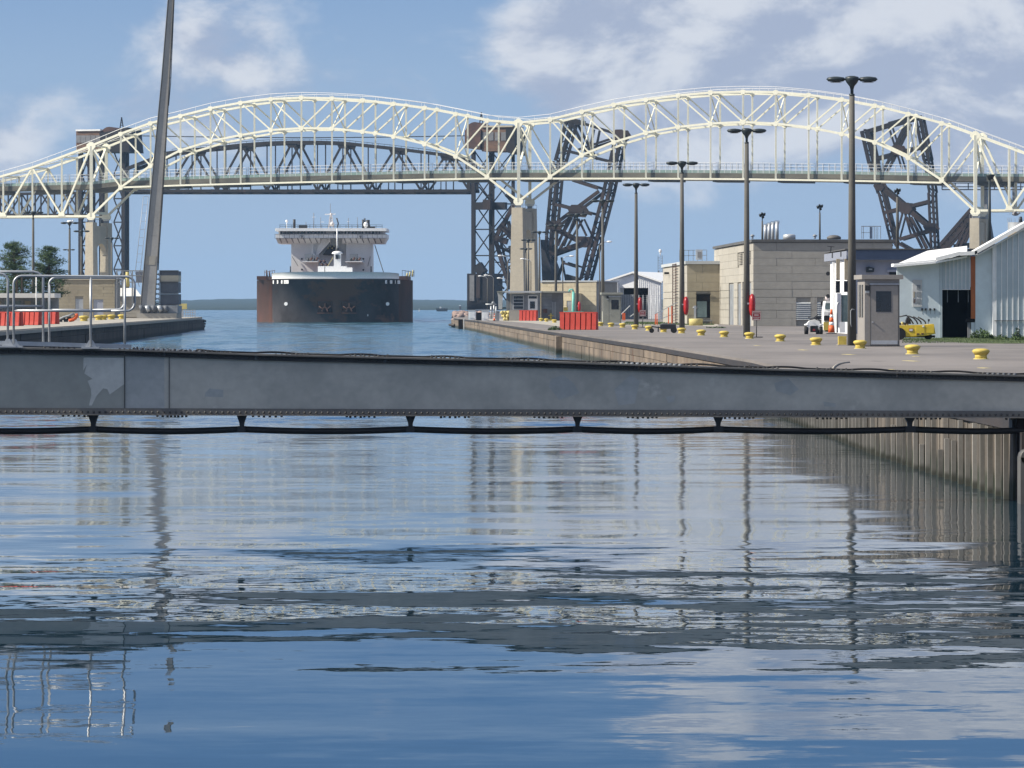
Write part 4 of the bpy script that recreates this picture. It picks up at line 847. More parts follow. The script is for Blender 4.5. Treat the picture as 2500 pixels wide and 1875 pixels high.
# small lamps on curved arms at the far end of the right quay
arm0 = None
for i, (u, v, Y, s, lab) in enumerate(((1240, 624, 600, -1, 'slim street light arching left over the pier foot'), (1296, 632, 560, -1, 'slim street light with white head in front of the pier rails'), (1374, 625, 520, 1, 'slim street light arching right behind the bascule'),
                                       (1190, 674, 640, -1, 'small quay light at the pier tip'), (1205, 672, 610, -1, 'small quay light left of the grey panel'), (1464, 590, 480, 1, 'small arm light high on a thin pole left of the white shed'), (1238, 679, 590, -1, 'short quay light beside the control house'))):
    root = thing('street_light', lab, 'street light', at(u, v, Y) * 1, group='slim quay lights'); p = at(u, v, Y); root.location = (p.x, p.y, QZ); ROOT[root.name] = Vector((p.x, p.y, QZ))
    hgt = p.z
    part('pole', MB().cyl((p.x, Y, QZ), (p.x, Y, hgt - .4), .10, .07, 6), M['pole'], root)
    part('arm', MB().tube([(p.x, Y, hgt - .45), (p.x + s * .3, Y, hgt - .12), (p.x + s * .9, Y, hgt)], .045, 5), M['galv'], root)
    part('lamp_head', MB().ball((p.x + s * 1.2, Y, hgt), .3, 8, 5, (1.2, .6, .4)), M['white'], root)
# ------------------------------------------------------------------ bollards
bol0 = thing('bollard', 'x', 'bollard', (0, 0, 0), group='yellow mooring bollards along the right quay')
part('post', MB().lathe([(.24, -.02), (.225, .12), (.23, .17)], (0, 0, 0), 12), M['yellow'], bol0, world=False)
part('cap', MB().lathe([(.22, .15), (.30, .25), (.335, .31), (.30, .37), (.17, .415), (.05, .42)], (0, 0, 0), 12), M['yellow'], bol0, world=False)
part('footing', MB().lathe([(.30, -.01), (.28, .03)], (0, 0, 0), 12), M['paleyellow'], bol0, world=False)
BL = [(2395, 877, 'nearest bollard, rightmost on the quay'), (2227.8, 864.8, 'bollard in front of the yellow vehicle'), (2100, 851, 'bollard in front of the corner of the grey booth'), (1992.4, 842.6, 'bollard left of the yellow block at the lamp foot'),
      (1905, 833.4, 'bollard in open ground in front of the big concrete building'), (1830, 827, 'bollard at the foot of the second lamp post'), (1767.7, 823, 'bollard in front of the tall recessed doors'), (1712, 819, 'bollard in front of the round yellow base'),
      (1664, 813.7, 'bollard at the right end of the black trailer'), (1620, 811, 'bollard half hidden under the black trailer'), (1584, 807.5, 'bollard at the wheel of the black trailer'), (1550, 804, 'bollard below the fourth lamp post'),
      (1519.6, 799.6, 'bollard in front of the olive booth corner'), (1491.8, 798, 'bollard in front of the olive booth door'), (1466, 796, 'bollard right of the near red barrier'), (1353.5, 788, 'bollard just left of the near red barrier'),
      (1334, 785.5, 'bollard between the barriers, beside the yellow valve'), (1321, 784.3, 'bollard right of the far red barrier'), (1310, 783, 'bollard behind the end of the far red barrier')]
for i, (u, v, lab) in enumerate(BL):
    p = gp(u, v); o = bol0 if i == 0 else dup(bol0); o.location = p; o['label'] = 'yellow ' + lab; ROOT[o.name] = p; o.scale = (.94, .94, .9); o.rotation_euler[2] = i * .9
for u, v, lab in ((205, 784, 'beside the orange hose reel'), (241, 781.5, 'left of the close pair before the gatehouse on the left quay'), (252, 781, 'right one of the close pair before the gatehouse'), (272, 780, 'below the gatehouse corner lamp'), (298, 779, 'left of the raised boom foot')):
    o = dup(bol0, 'pale yellow bollard ' + lab, gp(u, v, LZ), group='bollards along the left quay'); o.scale = (1.6, 1.6, 1.4)
# ring covers on the poles
ring0 = thing('life_ring_cover', 'x', 'life ring', (0, 0, 0), group='red oval life ring covers hung on lamp posts')
part('cover', MB().lathe([(.03, -.72), (.13, -.6), (.19, -.3), (.20, 0), (.19, .35), (.14, .6), (.03, .70)], (0, 0, 0), 12, 1, 1.7), M['lifered'], ring0, world=False)
part('bracket', MB().box((-.22, 0, .1), (.16, .08, .1)), M['galv'], ring0, world=False)
RG = [(1836.5, 745, 238, 1, 'beside the red notice of the second lamp post'), (1675, 746.5, 292, 1, 'on the lamp post by the laddered building'), (1562.5, 745, 344, 1, 'on the lamp post before the white shed'), (1414.5, 749, 457, .9, 'right of the turquoise davit'),
      (1363.5, 749, 519, .9, 'above the near red barrier on its left side'), (1311, 748, 600, .95, 'beside the control house door'), (73, 739.5, 458, .85, 'behind the left red barriers by the pine trees'), (163, 745, 515, .9, 'at the left corner of the gatehouse'), (268, 746, 631, .95, 'at the right side of the gatehouse')]
for i, (u, v, Y, s, lab) in enumerate(RG):
    o = ring0 if i == 0 else dup(ring0); p = at(u, v, Y - .25); o.location = p; o.scale = (s, s, s); o['label'] = 'red life ring cover ' + lab; ROOT[o.name] = p
# red notices
def notice(u, v0, v1, wpx, vb, lab):
    Y = gy(vb); k = F / Y; r = thing('warning_sign', lab, 'sign', gp(u, vb), group='red notices on thin posts'); x = (u - CX) / k; z0, z1 = at(0, v1, Y).z, at(0, v0, Y).z; w = wpx / k / 2
    part('post', MB().cyl((x, Y + .03, QZ), (x, Y + .03, z0 + .1), .03, n=6), M['steelblk'], r)
    part('sign_base', MB().cyl((x, Y, QZ + .004), (x, Y, QZ + .05), .38, .36, 12), M['steelblk'], r)
    b = part('panel', MB().bb(x - w, x + w, Y, Y + .03, z0, z1), M['signred'], r)
    fr_ = MB(); h = z1 - z0
    for a, c, d_, e in ((-w, w, z0 + .02, z0 + .045), (-w, w, z1 - .045, z1 - .02), (-w + .02, -w + .04, z0, z1), (w - .04, w - .02, z0, z1)): fr_.bb(x + max(a, -w + .02), x + min(c, w - .02), Y - .006, Y - .001, d_, e)
    part('border', fr_, M['pink'], b)
    lt = MB()
    for zf, wf, hf in ((.84, .75, .035), (.75, .8, .035), (.56, .5, .10), (.34, .75, .035), (.27, .7, .03), (.14, .55, .06)):
        n_ = 7; 
        for j in range(n_):
            xx = x - w * wf + 2 * w * wf * j / n_; lt.bb(xx, xx + 2 * w * wf / n_ * .72, Y - .008, Y - .001, z0 + h * zf - h * hf / 2, z0 + h * zf + h * hf / 2)
    part('faded_print', lt, M['white3'], b)
notice(1847, 759, 782, 22, 824, 'faded red notice on a black post right of the second lamp post'); notice(1569, 757, 772, 15, 800, 'small faded red notice in front of the white shed')
# ------------------------------------------------------------------ barriers
def barrier(u0, vb0, u1, vb1, hpx, lab, z=QZ, grp='red water filled barriers'):
    Yb_ = gy((vb0 + vb1) / 2, z); a = Vector(((u0 - CX) / F * (Yb_ + .4), Yb_ + .4, z)); b = Vector(((u1 - CX) / F * (Yb_ - .4), Yb_ - .4, z)); hh = hpx * a.y / F; r = thing('barrier', lab, 'barrier', a, group=grp)
    d = (b - a); L = d.length; d.normalize(); n_ = Vector((-d.y, d.x, 0)); cnt = max(3, round(L / .45))
    prof = [(-.10, 0), (.30, 0), (.26, .3), (.20, hh), (-.07, hh), (-.10, .3)]
    part('body', MB().prism([a + n_ * x + Vector((0, 0, y)) for x, y in prof], d * L), M['red'], r)
    for i in range(cnt):
        o = a + d * (L * (i + .5) / cnt - L / cnt * .40); pr = [(-.40, .02), (-.36, .3), (-.29, hh - .05), (-.09, hh - .05), (-.12, .02)]
        part('rib', MB().prism([o + n_ * x + Vector((0, 0, y)) for x, y in pr], d * (L / cnt * .80)), M['red'], r)
    part('cap', MB().prism([a + n_ * x + Vector((0, 0, y)) for x, y in ((-.28, hh - .04), (.09, hh - .04 + .041), (.09, hh + .05), (-.28, hh + .05))], d * L), M['red'], r)
    return r
barrier(1368, 801, 1459, 809.5, 42, 'large dark red water filled barrier at the quay edge right of the channel'); barrier(1269, 783, 1312, 783.6, 25, 'smaller bright red barrier in front of the control house')
for i, (a, b, va, vb) in enumerate(((-40, 6, 797, 794), (7, 53, 797, 794.5), (54, 100, 795, 792.5), (101, 141, 793, 789.5))):
    barrier(a, va, b, vb, 33, ('first', 'second', 'third', 'fourth and rightmost')[i] + ' red barrier from the left frame edge behind the handrails', LZ, 'row of red barriers on the left quay')
# ------------------------------------------------------------------ buildings on the right
def wallgrid(root, P, D_, L, z0, z1, out, cw_, ch, m, holes=(), nm='block'):
    """courses of blocks over a wall: P foot corner, D_ direction, L length, out outward normal; holes = (s0, s1, z0, z1)"""
    rows_ = max(1, round((z1 - z0) / ch)); hh = (z1 - z0) / rows_
    for r_ in range(rows_):
        za, zb_ = z0 + r_ * hh, z0 + (r_ + 1) * hh; s = 0.0; first = True
        while s < L - .05:
            w = cw_ * random.choice((.5, 1, 1, 1.5)) if not first else cw_ * (.6 if r_ % 2 else 1); first = False
            e = min(s + w, L); cut = [(s, e)]
            for h0, h1, hz0, hz1 in holes:
                if hz0 < zb_ - .05 and hz1 > za + .05:
                    nc = []
                    for c0, c1 in cut:
                        if h1 <= c0 or h0 >= c1: nc.append((c0, c1))
                        else:
                            if h0 > c0: nc.append((c0, h0))
                            if h1 < c1: nc.append((h1, c1))
                    cut = nc
            for c0, c1 in cut:
                if c1 - c0 < .1: continue
                a = P + D_ * (c0 + .01); b = P + D_ * (c1 - .01); pr = out * random.uniform(.0, .015)
                part(nm, MB().hexa([Vector((q.x, q.y, z)) for z in (za + .008, zb_ - .008) for q in (a + pr, b + pr, b - out * .2, a - out * .2)]), m, root)
            s = e
def shell(root, C, Df, Lf, Ds, Ls, z0, z1, m, roofm, over=.12, th=.35, nm='wall_core'):
    P = [C, C + Df * Lf, C + Df * Lf + Ds * Ls, C + Ds * Ls]
    part(nm, MB().prism([Vector((p.x, p.y, z0)) for p in P], (0, 0, z1 - z0)), m, root)
    cx = sum((p for p in P), Vector((0, 0, 0))) / 4
    Q = [p + Vector(((p - cx).x / abs((p - cx).x) * over, (p - cx).y / abs((p - cx).y) * over, 0)) for p in P]
    part('roof_edge', MB().prism([Vector((p.x, p.y, z1 + .004)) for p in Q], (0, 0, th)), roofm, root)
GF = Vector((math.cos(.030), math.sin(.030), 0)); GS = Vector((-math.sin(.030), math.cos(.030), 0))   # site grid: along front, along depth
# big concrete building
C = Vector((22.49, 362.5, QZ)); big = thing('concrete_building', 'big windowless concrete block building with flat roof and wide louvres', 'building', C)
ZT = 9.6
shell(big, C + GF * .12 + GS * .12, GF, 12.9, GS, 44.2, QZ - .1, ZT - .25, M['joint'], M['trim'], .3, .25)
bands = ((QZ, 4.15), (4.2, 4.95), (5.0, ZT - .3))
kz = 362.5 / F
front_holes = ((4.0, 5.35, H - (781 - V0) * kz, H - (737 - V0) * kz), (5.95, 6.55, H - (781 - V0) * kz, H - (737 - V0) * kz))
lz = lambda v, Y: H - (v - V0) * Y / F
side_doors = [(4.4, 8.6), (14.0, 18.0), (20.5, 26.0)]
sh = [(a, b, QZ, 5.75) for a, b in side_doors[:0]] 
def sY(u):                                           # depth along the left wall of the big building for a picture column
    k = (u - CX) / F; return (C.x - k * C.y) / (k * GS.y - GS.x)
sh = []
for ua, ub in ((1779.5, 1791), (1800.5, 1809), (1812.5, 1821), (1826, 1834)): sh.append((sY(ub), sY(ua), QZ, 5.55))
lv = (sY(1833), sY(1801), 7.4, 8.5); sh2 = sh + [lv]
for z0, z1 in ((QZ, 3.0), (3.02, 4.2), (4.22, 4.95), (4.97, ZT - .3)):
    wallgrid(big, C, GF, 13.0, z0, z1, -GS, 3.6, .72, M['conc'], front_holes); wallgrid(big, C, GS, 44.5, z0, z1, -GF, 7.5, .72, M['conc'], sh2)
for a, b, z0, z1 in sh:
    p, q = C + GS * a + GF * .1, C + GS * b + GF * .1
    part('recessed_door', MB().hexa([Vector((v.x, v.y, z)) for z in (z0, z1) for v in (p, q, q + GF * .1, p + GF * .1)]), M['galvdull'], big)
for a, b, z0, z1 in front_holes:
    n_ = 9
    for j in range(n_):
        zz = z0 + (z1 - z0) * (j + .5) / n_; p, q = C + GF * a, C + GF * b
        part('louvre_slat', MB().hexa([Vector((v.x, v.y, w)) for w, vs in ((zz - .07, (p - GS * .03, q - GS * .03, q + GS * .02, p + GS * .02)), (zz + .05, (p + GS * .06, q + GS * .06, q + GS * .11, p + GS * .11))) for v in vs]), M['paletrim'], big)
for j in range(7):
    for s0 in range(3):
        a = lv[0] + (lv[1] - lv[0]) * (s0 + .12) / 3; b = lv[0] + (lv[1] - lv[0]) * (s0 + .88) / 3; zz = lv[2] + (lv[3] - lv[2]) * (j + .5) / 7
        p, q = C + GS * a - GF * .0, C + GS * b
        part('vent_slat', MB().hexa([Vector((v.x, v.y, z)) for z in (zz - .03, zz + .04) for v in (p, q, q + GF * .1, p + GF * .1)]), M['conc'], big)
def roofcyl(root, u, v0, v1, r, Y, nm, m='galv', n=12):
    p, q = at(u, v1, Y), at(u, v0, Y); part(nm, MB().cyl(p, q, r, r, n), M[m], root)
vt_ = thing('roof_vents', 'row of four bright steel flue pipes on the roof of the big concrete building', 'flue pipes', at(1883, 583, 375))
for j, (u, v) in enumerate(((1869, 549), (1878, 546), (1887, 543), (1897, 541))):
    Y = 378 + j * 1.2; part('flue_pipe', MB().cyl(at(u, 585, Y), at(u, v, Y), .17, .17, 12), M['galv'], vt_)
    fr_ = MB()
    for a in (-.26, .26): fr_.beam(at(u, v + 6, Y) + Vector((a * .6, 0, 0)), at(u, v - 1.5, Y) + Vector((a, 0, 0)), .04)
    fr_.beam(at(u - 5, v - 1.5, Y), at(u + 5, v - 1.5, Y), .06); part('cap_frame', fr_, M['galvdull'], vt_)
rv_ = thing('roof_fan', 'wide round pale fan housing on the big concrete roof', 'roof fan', at(1927, 583, 372)); p = at(1927, 584, 372)
part('drum', MB().lathe([(.60, 0), (.60, .38), (.5, .46), (.1, .5)], tuple(p), 14), M['galv'], rv_)
rv2 = thing('roof_fan', 'dark domed roof fan left of the nearest lamp post', 'roof fan', at(2036, 583, 370)); p = at(2036, 584, 370)
part('drum', MB().lathe([(.66, 0), (.68, .2), (.4, .36), (.1, .4)], tuple(p), 14), M['trim'], rv2)
for u, lab in ((1837, 'small mushroom vent behind the second lamp post'), (1989.5, 'tiny vent beside the rooftop floodlight pole')):
    p = at(u, 583, 370); t_ = thing('roof_vent', lab, 'roof vent', p); part('stem', MB().cyl(p, p + Vector((0, 0, .25)), .1, n=8), M['galv'], t_); part('hood', MB().lathe([(.2, .22), (.22, .3), (.08, .42)], tuple(p), 10), M['galvdull'], t_)
def flood(u, v0, v1, Y, lab, m='pole', w=.075):
    p, q = at(u, v1, Y), at(u, v0, Y); r = thing('floodlight_pole', lab, 'floodlight', p, group='thin poles with clustered floodlights')
    part('pole', MB().cyl(p, q - Vector((0, 0, .7)), w * 1.3, w, 7), M[m], r); part('neck', MB().cyl(q - Vector((0, 0, .72)), q - Vector((0, 0, .3)), .05, .05, 6), M['head'], r)
    for a, b in ((-.16, .02), (.16, .12), (.05, -.12), (-.02, .16)): part('floodlight', MB().cyl(q + Vector((a, -.12, b - .25)), q + Vector((a * 1.5, .1, b - .12)), .14, .09, 8), M['head'], r)
    return r
flood(1861, 521, 586, 366, 'short floodlight pole beside the flue pipes'); flood(2001.5, 501, 586, 366, 'taller floodlight pole in the middle of the big concrete roof'); flood(2191, 462, 612, 352, 'tall floodlight pole before the right bascule leaf', w=.12)
rg = thing('roof_hatch_rail', 'square safety railing round a hatch on the right part of the concrete roof', 'railing', at(2127, 583, 368))
ra_, z0 = MB(), at(0, 583, 368).z
for u in (2104, 2108, 2124, 2150): ra_.beam(at(u, 583, 368), at(u, 552, 368), .05)
ra_.beam(at(2103, 552.5, 368), at(2151, 552.5, 368), .07); ra_.beam(at(2103, 568, 368), at(2125, 568, 368), .05); part('frame', ra_, M['galvdull'], rg)
for u in (2131, 2135, 2139, 2143): part('bar', MB().beam(at(u, 583, 368), at(u, 554, 368), .045), M['galvdull'], rg)
part('post_panel', MB().beam(at(2126.5, 583, 368), at(2126.5, 554, 368), .2, .06), M['navy'], rg)
for zz, vv in (): pass
# small concrete building with ladder
C2 = Vector((18.0, 400, QZ)); sm = thing('concrete_building', 'smaller concrete block building with a wall ladder and a dark loading opening', 'building', C2); ZS = 8.0
shell(sm, C2 + GF * .12 + GS * .12, GF, 3.4, GS, 36, QZ - .1, ZS - .3, M['joint'], M['paletrim'], .3, .32)
k2 = 400 / F; hz = lambda v: H - (v - V0) * k2; X_ = lambda u: ((u - CX) * k2 - C2.x) / GF.x
oh = [(X_(1700), X_(1734), hz(776), hz(719))]
for z0, z1 in ((QZ, 4.2), (4.23, 4.9), (4.93, ZS - .32)):
    wallgrid(sm, C2, GF, 3.55, z0, z1, -GS, 1.6, .8, M['tan'], oh); wallgrid(sm, C2, GS, 36, z0, z1, -GF, 3.5, .8, M['conc'])
a, b, z0, z1 = oh[0]; p, q = C2 + GF * a, C2 + GF * b
op = part('opening', MB().hexa([Vector((v.x, v.y, z)) for z in (z0, z1) for v in (p + GS * .1, q + GS * .1, q + GS * .15, p + GS * .15)]), M['black'], sm)
part('lit_panel', MB().bb(p.x + .05, q.x - .35, p.y + .02, p.y + .06, z0 + .05, z1 - .7), M['glass2'], op)
part('door_frame', MB().bb(p.x - .05, q.x + .05, p.y - .12, p.y - .02, z1, z1 + .1), M['steelblk'], sm); part('dock_shelf', MB().bb(p.x - .1, q.x + .2, p.y - .7, p.y - .05, z0 - .35, z0 - .25), M['galvdull'], sm)
for j in range(4): part('shelf_leg', MB().bb(p.x + j * .5, p.x + j * .5 + .06, p.y - .6, p.y - .5, QZ, z0 - .35), M['galvdull'], sm)
lad = MB(); 
def sS(u): k = (u - CX) / F; return (C2.x - k * C2.y) / (k * GS.y - GS.x)
for u in (1648, 1656): p = C2 + GS * sS(u) - GF * .25; lad.beam((p.x, p.y, QZ), (p.x, p.y, 7.9), .09)
for j in range(22): p, q = C2 + GS * sS(1648) - GF * .25, C2 + GS * sS(1656) - GF * .25; lad.beam((p.x, p.y, QZ + .3 * j), (q.x, q.y, QZ + .3 * j), .06)
part('wall_ladder', lad, M['rustbrown'], sm)
p = C2 + GS * sS(1634) - GF * .3; part('wall_lamp', MB().box((p.x, p.y, lz(667, p.y)), (.5, .4, .25)), M['steelblk'], sm)
rl = MB(); zr_ = hz(636)
for vv in (609, 622):
    rl.beam((20.2, 404, hz(vv)), (17.4, 404, hz(vv + 1)), .05)
for j in range(7): rl.beam((17.4 + j * .47, 404, zr_), (17.4 + j * .47, 404, hz(609)), .05)
part('roof_railing', rl, M['galvdull'], sm)
ac = thing('roof_unit', 'pale air handling unit behind the railing of the smaller building', 'air unit', at(1708, 628, 402)); p = at(1708, 634, 402)
part('casing', MB().bb(p.x - .36, p.x + .3, 402, 402.8, p.z, p.z + 1.05), M['galv'], ac); part('grille', MB().bb(p.x - .2, p.x + .2, 401.94, 402, p.z + .2, p.z + .8), M['grey'], ac)
# round yellow base with hydrant pillar
p = gp(1699, 795); yb = thing('round_base', 'round faded yellow concrete base carrying a grey pedestal', 'concrete base', p); part('drum', MB().lathe([(.66, 0), (.66, .62), (.62, .66)], tuple(p), 18), M['paleyellow'], yb)
part('pedestal', MB().bb(p.x - .18, p.x + .02, p.y - .1, p.y + .1, p.z + .66, p.z + 1.9), M['galv'], yb); part('valve_head', MB().cyl((p.x - .3, p.y, p.z + 1.7), (p.x + .15, p.y, p.z + 1.7), .1, n=8), M['galvdull'], yb)
st = thing('stair_rail', 'orange and grey stair handrails left of the laddered building', 'stair railing', gp(1625, 793))
for x0, z0, x1, z1 in ((1598, 768, 1652, 739), (1598, 784, 1650, 765)): part('rail', MB().beam(at(x0, z0, 385), at(x1, z1, 385), .07), M['galv'], st)
for u in (1600, 1604, 1632, 1640): part('baluster', MB().beam(at(u, 794, 385), at(u, 768 - (u - 1598) * .5, 385), .1), M['cone'], st)
st2 = thing('stair_rail', 'orange and white stair rail in front of the ribbed gate', 'stair railing', gp(1530, 790))
for x0, z0, x1, z1 in ((1516, 768, 1538, 746), (1538, 773, 1556, 760)): part('rail', MB().beam(at(x0, z0, 420), at(x1, z1, 420), .08), M['white'], st2)
for u in (1521, 1525): part('baluster', MB().beam(at(u, 782, 420), at(u, 764, 420), .14), M['cone'], st2)
# white gabled shed, square to the bridge like its neighbours
def plane_at(u, v, Y0, e=0.0):
    X0 = (1546 - CX) / F * Y0; t = math.tan(PSI); k = (u - CX) / F; Y = (Y0 + X0 * t) / (1 + k * t)
    return Vector((k * Y, Y, H - (v - V0) / F * Y)) + BN * e
WS = thing('gabled_shed', 'white metal shed with low gable and a wide dark doorway', 'shed', plane_at(1546, 777, 560)); f = lambda u, v, e=0.0: plane_at(u, v, 560.0, e)
def wq(nm, u0, u1, v0, v1, e0, e1, m, par=None):
    P = [f(u0, v1, e0), f(u1, v1, e0), f(u1, v1, e1), f(u0, v1, e1)]; h = f(u0, v0).z - f(u0, v1).z
    for p in P: p.z = P[0].z
    return part(nm, MB().prism(P, (0, 0, h)), M[m], par or WS)
part('front_wall', MB().prism([f(1477, 782), f(1514, 782), f(1514, 703), f(1584, 703), f(1584, 782), f(1614, 782), f(1614, 690), f(1546.7, 669), f(1477, 690)], BN * .3), M['white2'], WS)
wq('side_wall', 1477, 1479, 690, 781, .31, 24, 'white2'); wq('doorway', 1510, 1588, 700, 781, 3, 3.1, 'black')
for a, b in (((1472, 691.5), (1546.7, 667)), ((1546.7, 667), (1618, 690.5))):
    part('roof_panel', MB().prism([f(*a, -.5), f(*b, -.5), f(*b, -.5) + Vector((0, 0, .25)), f(*a, -.5) + Vector((0, 0, .25))], BN * 24), M['white'], WS)
for j in range(12):
    u = 1560 + j * 4.6; wq('rib', u, u + 1.2, 674 + (u - 1547) * .30, 702 if u < 1583 else 780, -.07, -.005, 'white2')
wq('vent_box', 1501, 1511, 690, 714, -.8, -.005, 'white')
s_ = thing('shed_sign', 'small grey name board at the left corner of the white shed', 'sign', f(1486, 695)); wq('board', 1478, 1496.5, 691, 700, -.1, -.03, 'lilac', s_); wq('print', 1481, 1494, 694.5, 697, -.115, -.102, 'grey', s_)
gt = thing('ribbed_gate', 'corrugated grey sheet gate across the white shed doorway', 'gate', f(1550, 777, -8))
for j in range(34): u = 1515 + j * 2.05; wq('sheet_rib', u, u + 1.5, 719.5, 782, -8 - .05 * (j % 2), -7.9, 'galvdull' if j % 2 else 'galv', gt)
fn = thing('mesh_fence', 'thin wire fence right of the white shed', 'fence', at(1600, 780, 500)); 
for j in range(9): part('fence_post', MB().cyl(at(1560 + j * 10, 783, 500), at(1560 + j * 10, 720, 500), .035, n=5), M['galv'], fn)
fw = MB()
for j in range(12): fw.beam(at(1560, 722 + j * 5, 500), at(1640, 722 + j * 5, 500), .02)
part('wire', fw, M['galv'], fn, kind='stuff')
# lattice mast with radar
lm = thing('lattice_mast', 'slim steel lattice mast topped by a white radar dish', 'radio mast', at(1612, 775, 620)); mb_ = MB()
for u in (1606.5, 1617): part('leg', MB().beam(at(u, 775, 620), at(u, 624, 620), .07), M['galvdull'], lm)
for j in range(24): v = 775 - j * 6.3; mb_.beam(at(1606.5, v, 620), at(1617, v - 6, 620), .04); mb_.beam(at(1606.5, v, 620), at(1617, v, 620), .04)
part('lacing', mb_, M['galvdull'], lm); part('dish', MB().ball(at(1612, 613, 620), .25, 10, 6, (1, .6, 1.3)), M['white'], lm); part('dish_stem', MB().cyl(at(1612, 624, 620), at(1612, 616, 620), .08, n=6), M['white'], lm); part('mast_light', MB().ball(at(1608, 665, 620), .18, 6, 4), M['steelblk'], lm)
# booths
def booth(cx, Y, w, d_, h, m, lab, win, door_left, rz, roof_over, DH=2.8):
    r = thing('guard_booth', lab, 'booth', (cx, Y, QZ), rz=rz)
    L = lambda nm, mb, mm, par=None: part(nm, mb, M[mm], par or r, world=False)
    L('wall', MB().bb(0, w, 0, .06, 0, h), m); L('wall', MB().bb(0, .06, .062, d_, 0, h), m); L('wall', MB().bb(w - .06, w, .062, d_, 0, h), m); L('wall', MB().bb(.062, w - .062, d_ - .06, d_ - .002, 0, h), m)
    L('roof', MB().bb(-roof_over, w + roof_over, -roof_over, d_ + roof_over, h + .004, h + .21), m)
    L('base_line', MB().bb(-.02, w + .02, -.02, .0, -.01, .04), 'coping')
    dr = L('door', MB().bb(door_left, w - .08, -.035, -.004, .1, DH), m)
    L('glazing', MB().bb(door_left + win[0], door_left + win[1], -.045, -.03, win[2], win[3]), 'glass', dr)
    L('handle', MB().cyl((door_left + .09, -.1, 1.12), (door_left + .09, -.035, 1.12), .035, n=8), 'galv', dr)
    L('kick_plate', MB().bb(door_left + .02, w - .1, -.05, -.037, .1, .28), 'galv', dr)
    fr_ = MB().bb(door_left - .03, door_left - .005, -.04, -.001, .05, DH + .04).bb(w - .075, w - .05, -.04, -.001, .05, DH + .04); L('door_frame', fr_, 'trim')
    L('rain_strip', MB().bb(door_left - .05, w - .03, -.09, -.003, DH + .05, DH + .11), 'galv')
    L('wall_lamp', MB().bb(door_left - .26, door_left - .06, -.12, -.002, 2.58, 2.82), 'steelblk'); L('lamp_glass', MB().bb(door_left - .25, door_left - .07, -.11, -.01, 2.46, 2.575), 'lens')
    for j, y_ in enumerate((.5, 1.3)):
        if y_ + .4 < d_:
            s_ = L('side_window', MB().bb(-.02, -.002, y_, y_ + .55, 1.35, 2.85), 'glass'); L('mullion', MB().bb(-.035, -.022, y_ + .26, y_ + .3, 1.35, 2.85), 'tent', s_)
    return r
b_ = booth(16.27, 179.5, 1.62, 2.3, 3.1, 'shack', 'grey painted guard booth with a windowed door beside the nearest lamp post', (.25, .96, 1.6, 2.55), .27, .055, .15)
booth(at(1472, 0, 370).x, 370, 1.75, 2.2, 2.95, 'shack2', 'olive grey guard booth standing left of the white shed', (.2, .9, 1.55, 2.45), .6, .03, .15, 2.68)
# slate and grey building behind the booth
Y = 262.0; kb = Y / F; fb = lambda u, v, dy=0: at(u, v, Y + dy); SB = thing('workshop_building', 'pale grey workshop with a deep slate blue roof fascia behind the booth', 'building', fb(2030, 816))
part('front_wall', MB().bb(fb(2072, 0).x, fb(2400, 0).x, Y, Y + .3, QZ, fb(0, 632).z), M['lilac'], SB)
p, q = fb(2072, 0), at(2027, 0, Y + 14); 
part('side_wall', MB().hexa([Vector((a, b, z)) for z in (QZ, fb(0, 632).z) for a, b in ((p.x - .01, Y + .3), (p.x + .25, Y + .3), (q.x + .25, Y + 14), (q.x, Y + 14))]), M['white2'], SB)  # paler than the front wall: sunlight on this side is in the colour
part('front_fascia', MB().bb(fb(2068, 0).x, fb(2420, 0).x, Y - .8, Y + .3, fb(0, 634.5).z, fb(0, 610).z), M['navy'], SB)
part('side_fascia', MB().hexa([Vector((a, b, z)) for z in (fb(0, 632).z, fb(0, 613).z) for a, b in ((fb(2064, 0).x, Y - .85), (fb(2067.9, 0).x, Y - .85), (at(2020, 0, Y + 16).x + .3, Y + 16), (at(2012, 0, Y + 16).x, Y + 16))]), M['fascia'], SB)
part('roof_edge', MB().bb(fb(2060, 0).x, fb(2432, 0).x, Y - .95, Y + 18, fb(0, 610).z + .004, fb(0, 607.5).z + .004), M['trim'], SB)
for j, (u, w) in enumerate(((2036, 7), (2056, 6), (2071, 5))):
    y_ = Y + 10 - j * 5; x = at(u, 0, y_).x; part('column', MB().bb(x - w * kb / 2, x + w * kb / 2, y_ - .2, y_ + .1, QZ if j != 1 else 3.2, fb(0, 636).z), M['white2'], SB)
for j, (u0, u1, v0, v1, m) in enumerate(((2041, 2050, 632, 684, 'tan'), (2061, 2069, 632, 684, 'tan'), (2040, 2050, 686, 715, 'glass'), (2060, 2069, 686, 713, 'glass'), (2053, 2068, 720, 786, 'glass2'), (2043, 2052, 716, 800, 'lilac'), (2049, 2062, 786, 812, 'white2'))):
    part('window' if 'glass' in m else 'wall_panel', MB().bb(fb(u0, 0, -.0).x, fb(u1, 0).x, Y - .25 - .03 * j, Y - .1, fb(0, v1).z, fb(0, v0).z), M[m], SB)
part('conduit', MB().tube([fb(2050, 738, -.6), fb(2045, 740, -.6), fb(2044, 748, -.6), fb(2044, 812, -.6)], .06, 6), M['galv'], SB)
for u0, v0 in ((2032, 620), (2053, 617)): part('gutter_bracket', MB().beam(fb(u0, v0 - 4, -.9), fb(u0, v0 + 10, -.9), .08), M['trim'], SB)
part('roof_antenna', MB().beam(fb(2028, 616, 1), fb(2029, 602, 1), .06).beam(fb(2020, 601, 1), fb(2037, 603, 1), .04), M['steelblk'], SB)
for v0, m in ((668, 'white'), (723, 'white')): part('wall_mirror', MB().cyl(fb(2021.5, v0, -.5), fb(2021.5, v0, -.3), .14, n=10), M['steelblk'], SB)
